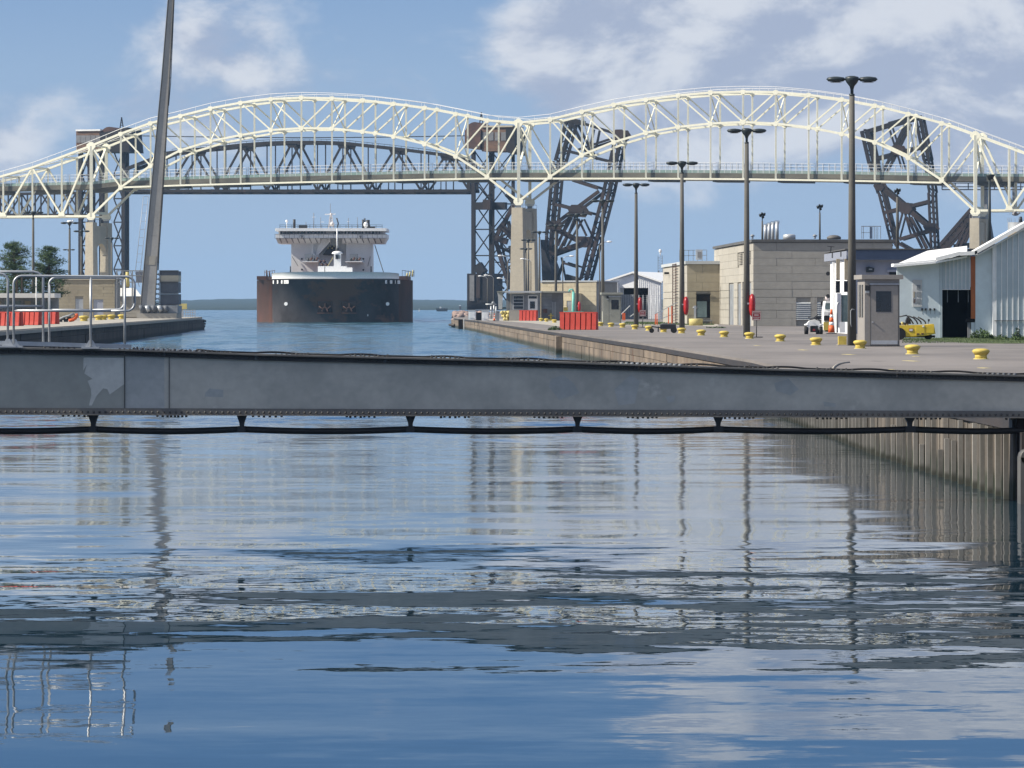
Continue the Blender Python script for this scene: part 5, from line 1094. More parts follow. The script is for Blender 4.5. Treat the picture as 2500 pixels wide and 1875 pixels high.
wp = part('flood_lamp', MB().prism([fb(u, v, -.05) for u, v in ((2114, 652), (2120, 651), (2134, 654.5), (2132, 664.5), (2114, 664.5))], (0, -.35, 0)), M['head'], SB)
part('lamp_glass', MB().bb(fb(2120, 0).x, fb(2128, 0).x, Y - .45, Y - .41, fb(0, 659).z, fb(0, 656).z), M['lens'], wp)
part('small_window', MB().bb(fb(2171, 0).x, fb(2200, 0).x, Y - .08, Y - .01, fb(0, 672).z, fb(0, 664).z), M['glass'], SB); part('window_hood', MB().bb(fb(2165, 0).x, fb(2200, 0).x, Y - .3, Y - .005, fb(0, 663.8).z, fb(0, 658.5).z), M['lilac'], SB)
# pale blue shed at the right
Y = 226.0; fs = lambda u, v, dy=0: at(u, v, Y + dy); LS = thing('blue_shed', 'pale blue metal shed with white sloping roof, orange strip and open dark doorway', 'shed', fs(2300, 826))
part('front_wall', MB().prism([fs(2190, 830), fs(2294, 830), fs(2294, 641), fs(2190, 650)], (0, .3, 0)), M['blueshed'], LS)
part('corner_trim', MB().prism([fs(2294.3, 830, -.04), fs(2300.5, 830, -.04), fs(2300.5, 639, -.04), fs(2294.3, 641, -.04)], (0, .34, 0)), M['bluerib'], LS)
for j in range(7):
    u = 2300.7 + j * 9.75; w = 9.5; t = lambda x: 636 - (x - 2300) * .30 if x < 2345 else 623 + 0 * x
    part('siding_panel', MB().prism([fs(u, 706), fs(u + w, 706), fs(u + w, t(u + w)), fs(u, t(u))], (0, .15, 0)), M['bluerib'], LS)
    part('siding_rib', MB().prism([fs(u + w - 1.5, 706, -.06), fs(u + w, 706, -.06), fs(u + w, t(u + w), -.06), fs(u + w - 1.5, t(u + w - 1.5), -.06)], (0, .06, 0)), M['white2'], LS)
part('lintel', MB().bb(fs(2300, 0).x, fs(2369, 0).x, Y - .05, Y + .2, fs(0, 707.5).z, fs(0, 706.1).z), M['white'], LS)
dw = part('doorway', MB().bb(fs(2295, 0).x, fs(2384, 0).x, Y + 4, Y + 4.2, QZ, fs(0, 690).z), M['black'], LS); part('door_reveal', MB().bb(fs(2300.2, 0).x, fs(2302, 0).x, Y + .35, Y + 4, QZ, fs(0, 700).z), M['black'], LS)
part('door_reveal', MB().bb(fs(2380.5, 0).x, fs(2384, 0).x, Y + .35, Y + 4, QZ, fs(0, 700).z), M['black'], LS); part('ceiling_panel', MB().bb(fs(2301, 0).x, fs(2382, 0).x, Y + .3, Y + 4, fs(0, 705).z, fs(0, 702).z), M['black'], LS)
for u in (2315, 2341.5, 2366): part('hanging_strip', MB().bb(fs(u, 0).x, fs(u + 2, 0).x, Y + .6, Y + .63, fs(0, 738).z, fs(0, 708).z), M['galvdull'], LS)
part('orange_panel', MB().bb(fs(2370, 0).x, fs(2380.6, 0).x, Y - .12, Y + .0, fs(0, 778).z, fs(0, 626).z), M['orange'], LS); part('orange_base', MB().bb(fs(2358, 0).x, fs(2380.6, 0).x, Y - .02, Y + .2, fs(0, 786).z, fs(0, 778.2).z), M['black'], LS)
part('door_leaf', MB().bb(fs(2363, 0).x, fs(2370, 0).x, Y + .1, Y + .3, QZ, fs(0, 787).z), M['grey'], LS); part('door_post', MB().bb(fs(2371, 0).x, fs(2380, 0).x, Y - .02, Y + .1, QZ, fs(0, 787).z), M['blueshed'], LS)
topr = lambda u: 622 - (u - 2384) * .565 if u > 2384 else 622
part('plain_wall', MB().prism([fs(2381, 832, -.1), fs(2423, 832, -.1), fs(2423, topr(2423), -.1), fs(2386, 622, -.1), fs(2381, 623, -.1)], (0, .3, 0)), M['blueshed'], LS)
part('corner_trim', MB().prism([fs(2423.3, 834, -.35), fs(2431, 834, -.35), fs(2431, topr(2431), -.35), fs(2423.3, topr(2423), -.35)], (0, .55, 0)), M['white2'], LS)
for j in range(17):
    u = 2431.3 + j * 13.6; w = 13.4
    part('siding_panel', MB().prism([fs(u, 834, -.3), fs(u + w, 834, -.3), fs(u + w, topr(u + w), -.3), fs(u, topr(u), -.3)], (0, .15, 0)), M['bluerib'], LS)
    part('siding_rib', MB().prism([fs(u, 834, -.36), fs(u + 1.8, 834, -.36), fs(u + 1.8, topr(u + 1.8), -.36), fs(u, topr(u), -.36)], (0, .055, 0)), M['white2'], LS)
part('skirt_rail', MB().bb(fs(2426, 0).x, fs(2660, 0).x, Y - .42, Y - .37, fs(0, 783.5).z, fs(0, 782).z), M['trim'], LS)
def roofp(pts, dy0, dy1, nm='roof_panel', th=.28, m='white'):
    base = [fs(u, v, dy0) for u, v in pts]; part(nm, MB().prism([p for p in base] + [p + Vector((0, 0, th)) for p in reversed(base)], (0, dy1 - dy0, 0)), M[m], LS)
roofp([(2182, 651), (2283, 641.5)], -.9, .6, th=.18); 
part('roof_slope', MB().add([fs(2181.5, 647.5, -.95), fs(2284, 638, -.95), fs(2361, 624, -.4), fs(2361, 624, 14) + Vector((0, 0, .6)), fs(2264, 626, 14) + Vector((0, 0, .35)), fs(2181.5, 647.5, -.95) - Vector((0, 0, .12)), fs(2284, 638, -.95) - Vector((0, 0, .12)), fs(2361, 624, -.4) - Vector((0, 0, .12)), fs(2361, 624, 14) + Vector((0, 0, .4)), fs(2264, 626, 14) + Vector((0, 0, .2))],
     [(0, 1, 2, 3, 4), (9, 8, 7, 6, 5), (0, 5, 6, 1), (1, 6, 7, 2), (2, 7, 8, 3), (3, 8, 9, 4), (4, 9, 5, 0)]), M['white'], LS)
roofp([(2284, 638.2), (2345, 622.8)], -.9, .4, 'verge_trim', .22); roofp([(2345, 624.2), (2386, 621.6)], -.9, .4, 'verge_trim', .22)
roofp([(2380, 622), (2680, 622 - 300 * .565)], -.9, .9, th=.24); roofp([(2386, 625.5), (2680, 625.5 - 294 * .565)], -.55, -.31, 'verge_trim', .1, 'white2')
nb = thing('notice_board', 'tall grey notice board with three framed papers on the pale blue shed', 'notice board', fs(2240, 720)); part('board', MB().bb(fs(2228, 0).x, fs(2251, 0).x, Y - .06, Y - .01, fs(0, 749).z, fs(0, 683).z), M['paper'], nb)
for v0, v1, u0 in ((695.5, 706, 2237.5), (712, 723.5, 2237.5), (729, 740, 2237)): part('framed_paper', MB().bb(fs(u0, 0).x, fs(u0 + 9.5, 0).x, Y - .085, Y - .062, fs(0, v1).z, fs(0, v0).z), M['galvdull'], nb)
for u0, u1, v0, v1, m in ((2228.8, 2230.3, 728, 740, 'grey'), (2232, 2234.2, 730, 740, 'rustbrown'), (2230, 2233, 712, 727, 'tan')): part('printed_strip', MB().bb(fs(u0, 0).x, fs(u1, 0).x, Y - .08, Y - .062, fs(0, v1).z, fs(0, v0).z), M[m], nb)
for j, u in enumerate((2251, 2260, 2270.5, 2281)):
    o = thing('wall_outlet', ('small black outlet on the blue shed, nearest the notice board', 'small black outlet on the blue shed, second from the notice board', 'small black outlet on the blue shed, third from the notice board', 'small black outlet on the blue shed, nearest the corner trim')[j], 'outlet', fs(u, 755), group='four small black outlets on the blue shed')
    part('box', MB().bb(fs(u - 2, 0).x, fs(u + 2, 0).x, Y - .1, Y - .005, fs(0, 758).z, fs(0, 752.5).z), M['steelblk'], o); part('stain', MB().bb(fs(u + .8, 0).x, fs(u + 1.8, 0).x, Y - .012, Y - .003, fs(0, 767).z, fs(0, 758.2).z), M['galvdull'], o)
# ------------------------------------------------------------------ ground cover
def ground_patch(name, pts, z, m, kind='structure'):
    o = part(name, MB().prism([Vector((p.x, p.y, z - .01)) for p in [gp(u, v) for u, v in pts]], (0, 0, .014)), M[m]); return tag(o, kind=kind)
ground_patch('pale_apron', ((1180, 781.5), (1290, 788), (1370, 797), (1460, 795), (1480, 796), (1640, 794), (1755, 797), (1750, 790), (1500, 786), (1200, 778)), QZ + .004, 'apron')
ground_patch('lawn', ((1520, 789.5), (1600, 791.5), (1680, 794), (1745, 793.5), (1740, 789), (1620, 786), (1530, 785)), QZ + .012, 'grass')
ground_patch('lawn', ((2205, 829), (2290, 833), (2380, 838), (2450, 839), (2700, 838), (2700, 826), (2200, 822)), QZ + .012, 'grass')
def tufts(nm, n_, fu, m, hh, ww, kind='stuff', label=None):
    mb = MB()
    for _ in range(n_):
        c, s = fu(); a = random.uniform(0, math.pi); d = Vector((math.cos(a), math.sin(a), 0)) * ww * s * .5; lean = Vector((random.uniform(-.4, .4), random.uniform(-.4, .4), 1)) * hh * s * random.uniform(.5, 1.2)
        mb.add([c - d, c + d, c + lean], [(0, 1, 2)])
    o = part(nm, mb, M[m]); tag(o, label, None, None, kind); return o
def fz(u0, u1, v0, v1): return lambda: (gp(random.uniform(u0, u1), random.uniform(v0, v1)), 1)
tufts('grass', 5000, fz(2203, 2640, 824, 837.5), 'weed', .08, .03)
tufts('grass', 2600, fz(1525, 1742, 787, 793.5), 'weed', .12, .06)
def weed(u, v, n_, r, h_, lab, grp='weeds growing along the foot of the blue shed'):
    c0 = gp(u, v); mb = MB()
    for _ in range(n_):
        a = random.uniform(0, 6.28); rr = r * math.sqrt(random.random()); c = c0 + Vector((math.cos(a) * rr, math.sin(a) * rr * .5, 0)); hz_ = h_ * (1 - (rr / r) ** 1.5 * .75)
        c = c + Vector((0, 0, random.uniform(0, hz_))); d = Vector((random.uniform(-1, 1), random.uniform(-1, 1), random.uniform(-.2, 1))).normalized() * .13; e = Vector((random.uniform(-1, 1), random.uniform(-1, 1), random.uniform(-1, 1))).normalized() * .05
        mb.add([c - e, c + e, c + d], [(0, 1, 2)])
    return solo('weed_clump', mb, M['weed'], lab, 'weeds', grp)
weed(2394, 826, 420, .62, .62, 'tallest green weed clump left of the ribbed corner of the blue shed'); weed(2407, 827, 240, .5, .42, 'lower weed clump touching the first tall weeds on their right'); weed(2372, 825, 90, .4, .2, 'small weed clump at the foot of the orange strip')
weed(2442, 830, 160, .5, .3, 'sparse weeds left of the single tall stem'); weed(2482, 829, 180, .25, .75, 'thin tall weed stem against the ribbed blue wall'); weed(2494, 831, 160, .5, .25, 'low weeds at the right frame edge')
weed(1355, 806, 260, .55, .32, 'green weeds spilling over the quay edge beside the buttress', None); weed(1750, 801, 120, .9, .12, 'flat weeds at a crack before the big building corner', None)
# painted dashes on the deck
for k, (u0, v0, u1, v1) in enumerate(((1954, 854, 1968, 855), (2061, 865, 2085, 866), (2210, 880.5, 2240, 882), (2233, 870, 2240, 870.6), (2394, 898, 2412, 899), (1845, 843.5, 1853, 844), (2166, 903, 2178, 902))):
    a, b = gp(u0, v0), gp(u1, v1); tag(part('floor_mark', MB().beam(a + Vector((0, 0, .003)), b + Vector((0, 0, .003)), .22, .006), M['paleyellow']), 'short worn paint mark on the deck %s' % ('left of the yellow block', 'in front of the booth corner bollard', 'below the bollard by the vehicle', 'tiny one close to the vehicle bollard', 'nearest to the rightmost bollard', 'by the foot of the second lamp post', 'curling near the boom edge')[k], 'paint mark', 'worn paint marks on the deck')
arc_ = thing('curved_kerb', 'pale curved kerb strip at the quay edge just above the boom', 'kerb', gp(2040, 893)); part('strip', MB().tube([gp(2034 + 40 * (1 - math.cos(t)), 903 - 17 * math.sin(t)) + Vector((0, 0, .02)) for t in [k * math.pi / 16 for k in range(9)]], .03, 5), M['apron'], arc_)
# yellow block at the foot of the nearest lamp
p = gp(2057, 843); yk = thing('yellow_block', 'square faded yellow concrete block beside the nearest lamp post', 'concrete block', p); part('block', MB().bb(p.x - .19, p.x + .19, p.y, p.y + .4, QZ, QZ + .43), M['yellow'], yk); part('pad', MB().bb(p.x - .24, p.x + .4, p.y - .1, p.y + .6, QZ + .002, QZ + .03), M['apron'], yk)
pc = thing('pole_conduit', 'grey pipe hook strapped to the nearest lamp post', 'conduit', at(2079, 780, 183.6)); part('pipe', MB().tube([at(u, v, 183.7) for u, v in ((2087, 756), (2080, 755), (2077, 759), (2077, 790), (2079, 798))], .03, 6), M['galvdull'], pc)
# yellow service vehicle
Yv = 215.0; kv = Yv / F; vx = lambda u: (u - CX) * kv; vz = lambda v: H - (v - V0) * kv
ve = thing('service_vehicle', 'low yellow service vehicle with a row of black control levers beside the blue shed', 'vehicle', (vx(2235), Yv, QZ))
pf = [(2178, 795), (2178, 801), (2190, 800), (2204, 804), (2210, 812), (2212, 822), (2255, 820.5), (2284, 815), (2280, 791), (2262, 793)]
part('body', MB().prism([Vector((vx(u), Yv, vz(v))) for u, v in pf], (0, 1.7, 0)), M['vehicleyellow'], ve)
part('side_door', MB().bb(vx(2236), vx(2257), Yv - .03, Yv - .002, vz(818), vz(795)), M['vehicleyellow'], ve); part('rear_panel', MB().bb(vx(2262), vx(2280), Yv - .03, Yv - .002, vz(813), vz(796)), M['vehicleyellow'], ve)
part('underframe', MB().bb(vx(2212), vx(2284), Yv + .2, Yv + 1.5, vz(824), vz(819)), M['black'], ve)
for y_ in (Yv - .05, Yv + 1.4):
    for u in (2196,): part('wheel', MB().cyl((vx(u), y_, QZ + .33), (vx(u), y_ + .35, QZ + .33), .34, .34, 16), M['tyre'], ve)
part('wheel', MB().cyl((vx(2268), Yv + .3, QZ + .2), (vx(2268), Yv + .6, QZ + .2), .2, .2, 12), M['tyre'], ve)
lg = part('label_plate', MB().bb(vx(2219), vx(2229), Yv - .02, Yv - .002, vz(809), vz(802)), M['signred'], ve); part('label_face', MB().bb(vx(2220), vx(2228), Yv - .03, Yv - .021, vz(808.2), vz(803)), M['pink'], lg)
part('lifting_mark', MB().box((vx(2241), Yv - .04, vz(815.5)), (.14, .02, .08)), M['rustbrown'], ve); part('lifting_mark', MB().box((vx(2252), Yv - .04, vz(815)), (.14, .02, .08)), M['rustbrown'], ve); part('sticker', MB().box((vx(2254), Yv - .04, vz(796.5)), (.1, .02, .1)), M['white'], ve)
for j, (u0, v0, u1, v1, u2, v2) in enumerate(((2197, 773, 2214, 770, 2231, 791), (2219, 771, 2232, 776, 2243, 791), (2233, 773, 2246, 780, 2253, 791), (2246, 774, 2259, 781, 2265, 791))):
    part('lever', MB().tube([Vector((vx(u), Yv + .2 + .3 * j, vz(v))) for u, v in ((u0, v0), (u1, v1), ((u1 + u2) / 2 + 2, (v1 + v2) / 2), (u2, v2))], .045, 6), M['steelblk'], ve)
part('control_block', MB().prism([Vector((vx(u), Yv + .3, vz(v))) for u, v in ((2213, 791), (2213, 783), (2216, 775), (2221, 774), (2224, 782), (2226, 791))], (0, .4, 0)), M['steelblk'], ve)
for j in range(5): part('hydraulic_part', MB().cyl((vx(2192 + 6 * j), Yv + .5, vz(793)), (vx(2194 + 6 * j), Yv + .5, vz(786 + 2 * (j % 2))), .09, .07, 7), M['steelblk' if j % 2 else 'paleyellow'], ve)
part('mirror', MB().cyl((vx(2267.5), Yv + .3, vz(791)), (vx(2268), Yv + .3, vz(784)), .015, n=5).box((vx(2269), Yv + .3, vz(782)), (.1, .05, .13)), M['steelblk'], ve)
# quad bike, white truck and cone
Yq = 258.0; kq = Yq / F; qx = lambda u: (u - CX) * kq; qz = lambda v: H - (v - V0) * kq; q = thing('quad_bike', 'white and black quad bike parked facing the camera before the concrete building', 'quad bike', (qx(1987), Yq, QZ))
for u in (1968.5, 2004): part('wheel', MB().cyl((qx(u) - .12, Yq, QZ + .26), (qx(u) + .12, Yq, QZ + .26), .27, .27, 14), M['tyre'], q)
for u in (1972, 2000): part('wheel', MB().cyl((qx(u) - .12, Yq + 1.2, QZ + .26), (qx(u) + .12, Yq + 1.2, QZ + .26), .27, .27, 14), M['tyre'], q)
part('front_cowl', MB().prism([Vector((qx(u), Yq - .15, qz(v))) for u, v in ((1971, 809), (1970, 790), (1976, 783), (1990, 780), (2000, 784), (2003, 792), (2001, 809), (1996, 795), (1979, 795))], (0, .7, 0)), M['white'], q)
part('radiator_grille', MB().bb(qx(1979), qx(1996), Yq - .12, Yq + .3, qz(811), qz(796)), M['steelblk'], q); part('lower_light', MB().bb(qx(1984), qx(1990), Yq - .15, Yq - .121, qz(808), qz(803)), M['signred'], q)
part('front_rack', MB().tube([(qx(1975), Yq - .2, qz(781)), (qx(1980), Yq - .35, qz(779)), (qx(1996), Yq - .35, qz(779)), (qx(2001), Yq - .2, qz(781))], .025, 6), M['steelblk'], q)
part('handlebar', MB().tube([(qx(1974), Yq + .4, qz(774)), (qx(1985), Yq + .3, qz(778)), (qx(1992), Yq + .3, qz(773)), (qx(1998), Yq + .4, qz(768))], .03, 6), M['steelblk'], q); part('seat', MB().ball((qx(1990), Yq + .9, qz(779)), .3, 10, 6, (.7, 1.6, .4)), M['steelblk'], q)
part('windscreen_bag', MB().box((qx(1999), Yq + .5, qz(776)), (.35, .3, .18)), M['steelblk'], q)
for s in (-1, 1): part('fender', MB().ball((qx(1987) + s * .45, Yq + .1, qz(793)), .2, 8, 5, (1, 1.6, .4)), M['white'], q)
Yt = 285.0; kt = Yt / F; tx = lambda u: (u - CX) * kt; tz = lambda v: H - (v - V0) * kt; tr = thing('utility_truck', 'white truck with roof beacon half hidden behind the workshop columns', 'truck', (tx(2030), Yt, QZ))
part('cab', MB().prism([Vector((tx(2012), Yt, tz(v))) + Vector((a, 0, 0)) for a, v in ((0, 778), (0, 760), (.12, 735), (1.7, 733), (1.7, 806), (0, 806))], (0, 2.2, 0)), M['white'], tr)
part('windscreen', MB().bb(tx(2012) + .1, tx(2012) + 1.4, Yt - .03, Yt - .002, tz(755), tz(740)), M['glass2'], tr); part('bonnet', MB().bb(tx(2009), tx(2030), Yt - 1.2, Yt - .035, tz(790), tz(762)), M['white'], tr)
part('hood_scoop', MB().bb(tx(2008), tx(2019), Yt - 1.35, Yt - 1.21, tz(770), tz(762)), M['white'], tr); part('grille', MB().bb(tx(2008), tx(2022), Yt - 1.3, Yt - 1.205, tz(783), tz(771)), M['steelblk'], tr)
part('bumper', MB().bb(tx(2007), tx(2026), Yt - 1.5, Yt - 1.31, tz(806), tz(786)), M['yellow'], tr); part('mirror', MB().box((tx(2006), Yt, tz(741)), (.15, .1, .3)), M['steelblk'], tr); part('beacon', MB().cyl((tx(2021), Yt + .5, tz(733)), (tx(2021), Yt + .5, tz(724)), .15, .15, 10), M['white3'], tr)
for s in (0, 1.4): part('wheel', MB().cyl((tx(2012) + s, Yt - .9, QZ + .38), (tx(2012) + s + .25, Yt - .9, QZ + .38), .38, n=14), M['tyre'], tr)
def cone(u, vb, hpx, lab, wpx=None):
    p = gp(u, vb); h = hpx * p.y / F; r = thing('traffic_cone', lab, 'traffic cone', p, group='orange safety cones'); rb = .13 * h / 1.0 + .02
    part('base', MB().box((p.x, p.y, QZ + .025), (rb * 3, rb * 3, .05)), M['steelblk'], r)
    zs = (0.05, .35, .48, .66, .78, 1.0)
    for k in range(5):
        a, b = zs[k] * h, zs[k + 1] * h; ra = lambda t: rb * (1 - .72 * t / h)
        part('band', MB().cyl((p.x, p.y, QZ + a), (p.x, p.y, QZ + b), ra(a), ra(b), 12), M['cone' if k % 2 == 0 else 'white'], r)
cone(2030, 815, 60, 'tall orange and white banded cone beside the quad bike'); cone(1207, 783.5, 18, 'small orange cone at the quay edge near the pier tip')
# black trailer
p = gp(1625, 813); kt_ = p.y / F; trl = thing('trailer', 'low black trailer with a small front wheel standing over the bollards', 'trailer', p); X = lambda u: (u - CX) * kt_; Z2 = lambda v: H - (v - V0) * kt_
part('bed', MB().bb(X(1612), X(1650), p.y - .5, p.y + .7, Z2(803), Z2(792)), M['steelblk'], trl); part('load_cover', MB().prism([Vector((X(u), p.y - .4, Z2(v))) for u, v in ((1612, 792), (1618, 789.5), (1645, 790), (1650, 792))], (0, 1, 0)), M['grey'], trl)
part('drawbar', MB().tube([Vector((X(1612), p.y, Z2(800))), Vector((X(1603), p.y, Z2(799))), Vector((X(1592), p.y, Z2(797))), Vector((X(1589), p.y, Z2(799)))], .045, 6), M['steelblk'], trl)
for u, r_ in ((1591, .17), (1645, .2)):
    for s in ((0,) if u < 1600 else (-.5, .6)): part('wheel', MB().cyl((X(u), p.y + s - .06, QZ + r_), (X(u), p.y + s + .06, QZ + r_), r_, n=12), M['tyre'], trl)
part('jack', MB().cyl((X(1607), p.y, Z2(810)), (X(1607), p.y, Z2(797)), .05, n=6), M['steelblk'], trl)
# control house and block building
Y = 494.0; kc = Y / F; fc = lambda u, v, dy=0: at(u, v, Y + dy); ch = thing('control_house', 'low grey control house with slatted window, white framed door and flat canopy roof', 'building', fc(1280, 783))
part('front_wall', MB().bb(fc(1247, 0).x, fc(1318, 0).x, Y, Y + .2, QZ, fc(0, 716).z), M['galvdull'], ch); part('lower_wall', MB().bb(fc(1243, 0).x, fc(1268, 0).x, Y - 1.2, Y - .02, QZ, fc(0, 757).z), M['conc'], ch)
part('side_wall', MB().bb(fc(1236, 0).x, fc(1246.5, 0).x, Y + .8, Y + 12, QZ, fc(0, 716).z), M['galvdull'], ch)
part('light_panel', MB().prism([fc(u, v, 1.0) for u, v in ((1214, 714), (1228, 714), (1226, 755), (1217, 755), (1216, 725))], (0, .4, 0)), M['paletrim'], ch)
part('canopy_roof', MB().bb(fc(1233, 0).x, fc(1322, 0).x, Y - 1.6, Y + 10, fc(0, 714.5).z, fc(0, 710.5).z), M['paletrim'], ch); part('canopy_roof', MB().bb(fc(1322.2, 0).x, fc(1394, 0).x, Y - 1.4, Y + 8, fc(0, 714.6).z, fc(0, 711).z), M['shack2'], ch); part('canopy_roof', MB().bb(fc(1213, 0).x, fc(1232.8, 0).x, Y - .6, Y + 6, fc(0, 713).z, fc(0, 710.8).z), M['shack2'], ch)
w_ = part('window', MB().bb(fc(1252, 0).x, fc(1279, 0).x, Y - .1, Y - .005, fc(0, 756).z, fc(0, 721).z), M['paletrim'], ch)
for j in range(4): part('pane', MB().bb(fc(1254, 0).x, fc(1277, 0).x, Y - .13, Y - .105, fc(0, 729.4 + 8.2 * j).z, fc(0, 723 + 8.2 * j).z), M['glass'], w_)
d_ = part('door', MB().bb(fc(1289, 0).x, fc(1312.5, 0).x, Y - .1, Y - .005, fc(0, 757).z, fc(0, 721).z), M['white'], ch)
part('glazing', MB().bb(fc(1294, 0).x, fc(1306, 0).x, Y - .13, Y - .105, fc(0, 753.5).z, fc(0, 736).z), M['glass'], d_); part('fanlight', MB().bb(fc(1291, 0).x, fc(1310.5, 0).x, Y - .13, Y - .105, fc(0, 729).z, fc(0, 723).z), M['glass'], d_)
part('wing_wall', MB().bb(fc(1321, 0).x, fc(1374, 0).x, Y + .4, Y + .6, QZ, fc(0, 715).z), M['grey'], ch)
for j in range(5): part('wing_board', MB().bb(fc(1321.5, 0).x, fc(1347, 0).x, Y + .34, Y + .395, fc(0, 756 - 8 * j).z + .02, fc(0, 748.4 - 8 * j).z), M['galvdull'], ch)
for j in range(6): part('sheet_rib', MB().bb(fc(1347 + j * 1.8, 0).x, fc(1348.2 + j * 1.8, 0).x, Y + .2, Y + .35, QZ, fc(0, 737).z), M['galv' if j % 2 else 'galvdull'], ch)
for u0, m in ((1326, 'rustbrown'), (1376, 'yellow')): part('equipment_box', MB().bb(fc(u0, 0).x, fc(u0 + 10, 0).x, Y - .6, Y + .1, fc(0, 764).z, fc(0, 754 - (4 if u0 > 1350 else 0)).z), M[m], ch)
C3 = at(1319.6, 765, 545); C3.z = QZ; bl = thing('block_building', 'sunlit tan block building with one grey door right of the control house', 'building', C3)
gs3 = BN; Lb = 137 * 545 / F / .97
zt3 = H + 62 * 545 / F
shell(bl, C3 + BN * .12 + BD * .2, BD, Lb - .4, BN, 12, QZ, zt3 - .2, M['joint'], M['paletrim'], .25, .2)
xd = lambda u: (u - 1319.6) * 545 / F / .97
wallgrid(bl, C3, BD, Lb, QZ, zt3 - .25, -BN, 1.6, .66, M['tan2'], [(xd(1384), xd(1403), QZ, 4.1)])
part('door', MB().hexa([Vector((v.x, v.y, z)) for z in (QZ, 4.1) for v in (C3 + BD * xd(1384) + BN * .05, C3 + BD * xd(1403) + BN * .05, C3 + BD * xd(1403) + BN * .15, C3 + BD * xd(1384) + BN * .15)]), M['galvdull'], bl)
part('return_wall', MB().hexa([Vector((v.x, v.y, z)) for z in (QZ, H + (747 - 716) * 545 / F) for v in (C3 + BD * xd(1419) - BN * 5, C3 + BD * xd(1421) - BN * 5, C3 + BD * xd(1421) - BN * .05, C3 + BD * xd(1419) - BN * .05)]), M['tan2'], bl)
# turquoise davit
Yd = 430; dv = thing('davit', 'turquoise pole davit with a short arm in front of the tan building', 'davit', gp(1400, 788)); 
part('post', MB().cyl(at(1399, 787, Yd), at(1400, 712, Yd), .16, .14, 8), M['teal'], dv); part('arm', MB().tube([at(1400, 712, Yd), at(1398, 706.5, Yd), at(1391, 707, Yd), at(1389, 712, Yd)], .10, 6), M['teal'], dv); part('base', MB().box(tuple(at(1399, 764, Yd)), (.6, .5, .3)), M['teal'], dv); part('beam', MB().beam(at(1376, 763.5, Yd), at(1425, 764.5, Yd), .2, .35), M['teal'], dv)
# yellow valve stands
for u, v, hpx, lab in ((1334, 782, 14, 'yellow valve stand beside the thin lamp post'), (1345, 783, 18, 'taller yellow valve stand left of the large red barrier')):
    p = gp(u, v); hh = hpx * p.y / F; r = thing('valve_stand', lab, 'valve', p, group='yellow valve stands'); part('stem', MB().cyl(p, p + Vector((0, 0, hh)), .14, .1, 8), M['yellow'], r); part('handwheel', MB().lathe([(.32, -.05), (.36, 0), (.32, .05)], tuple(p + Vector((0, 0, hh * .7))), 12), M['yellow'], r); part('foot', MB().box(tuple(p + Vector((0, 0, .1))), (.6, .5, .2)), M['yellow'], r)
# things at the pier tip
for u0, u1, v0, v1, lab, m in ((1143.5, 1161.5, 758, 781, 'left white storage tank on the pier tip', 'white'), (1176, 1193.5, 759, 783, 'right white storage tank on the pier tip', 'white'), (1211, 1219, 760, 784, 'grey upright cabinet near the orange cone', 'galvdull')):
    Y = gy(v1); kk = Y / F; x0, x1 = (u0 - CX) * kk, (u1 - CX) * kk; zt = H - (v0 - V0) * kk; r = thing('storage_tank' if m == 'white' else 'cabinet', lab, 'tank' if m == 'white' else 'cabinet', ((x0 + x1) / 2, Y, QZ))
    part('casing', MB().bb(x0, x1, Y, Y + 1.2, QZ + .02, zt), M[m], r); part('lid', MB().bb(x0 - .05, x1 + .05, Y - .05, Y + 1.25, zt, zt + .08), M['paletrim'], r)
    if m == 'white': part('front_panel', MB().bb(x0 + .2, x1 - .15, Y - .04, Y - .002, QZ + .25, zt - .25), M['white'], r)
    if m == 'white': part('drain', MB().cyl((x1 - .1, Y - .15, QZ + .2), (x1 - .1, Y - .01, QZ + .2), .13, n=10), M['pink'], r)
dk = thing('dark_skid', 'dark machinery skid between the two white tanks', 'machinery', gp(1169, 782)); Y = gy(782); part('body', MB().bb((1162 - CX) * Y / F, (1175.5 - CX) * Y / F, Y + .3, Y + 1.3, QZ, H - 16 * Y / F), M['steelblk'], dk)
part('top_pipe', MB().cyl(at(1160, 757, Y), at(1206, 757, Y), .1, n=6), M['galv'], dk)
bu = thing('buoy_pile', 'pile of pale yellow floats beside the control house', 'floats', gp(1233, 783), group=None); Y = gy(783)
for j in range(26):
    part('float', MB().ball((( 1224 + random.random() * 19 - CX) * Y / F, Y + random.uniform(0, 1.2), QZ + .2 + (j // 9) * .42), .24, 7, 5), M['paleyellow'], bu)
pr = thing('pipe_rack', 'grey pipe frame with valves standing behind the white tanks', 'pipework', gp(1204, 780)); Y = 560
for u in (1199, 1206, 1211): part('pipe', MB().cyl(at(u, 780, Y), at(u, 741 + (u % 3) * 3, Y), .13, n=7), M['galv'], pr)
part('pipe', MB().cyl(at(1185, 743, Y), at(1212, 743, Y), .1, n=6), M['galv'], pr); part('valve', MB().ball(at(1204, 740, Y), .25, 8, 6), M['galvdull'], pr)
part('fence_rail', MB().beam(at(1180, 758, Y), at(1212, 757, Y), .1), M['galv'], pr)
# far rubble pier
rk = MB(); 
for j in range(420):
    Y = random.uniform(700, 1240); x = -.0152 * Y + .4 + random.random() ** 1.3 * 7; s = random.uniform(.3, .85)
    rk.ball((x, Y, random.uniform(.1, 1.7)), s, 6, 4, (1, 1.2, .7))
tag(part('rubble', rk, M['rock']), 'pinkish rubble bank running on behind the pier tip', kind='stuff')
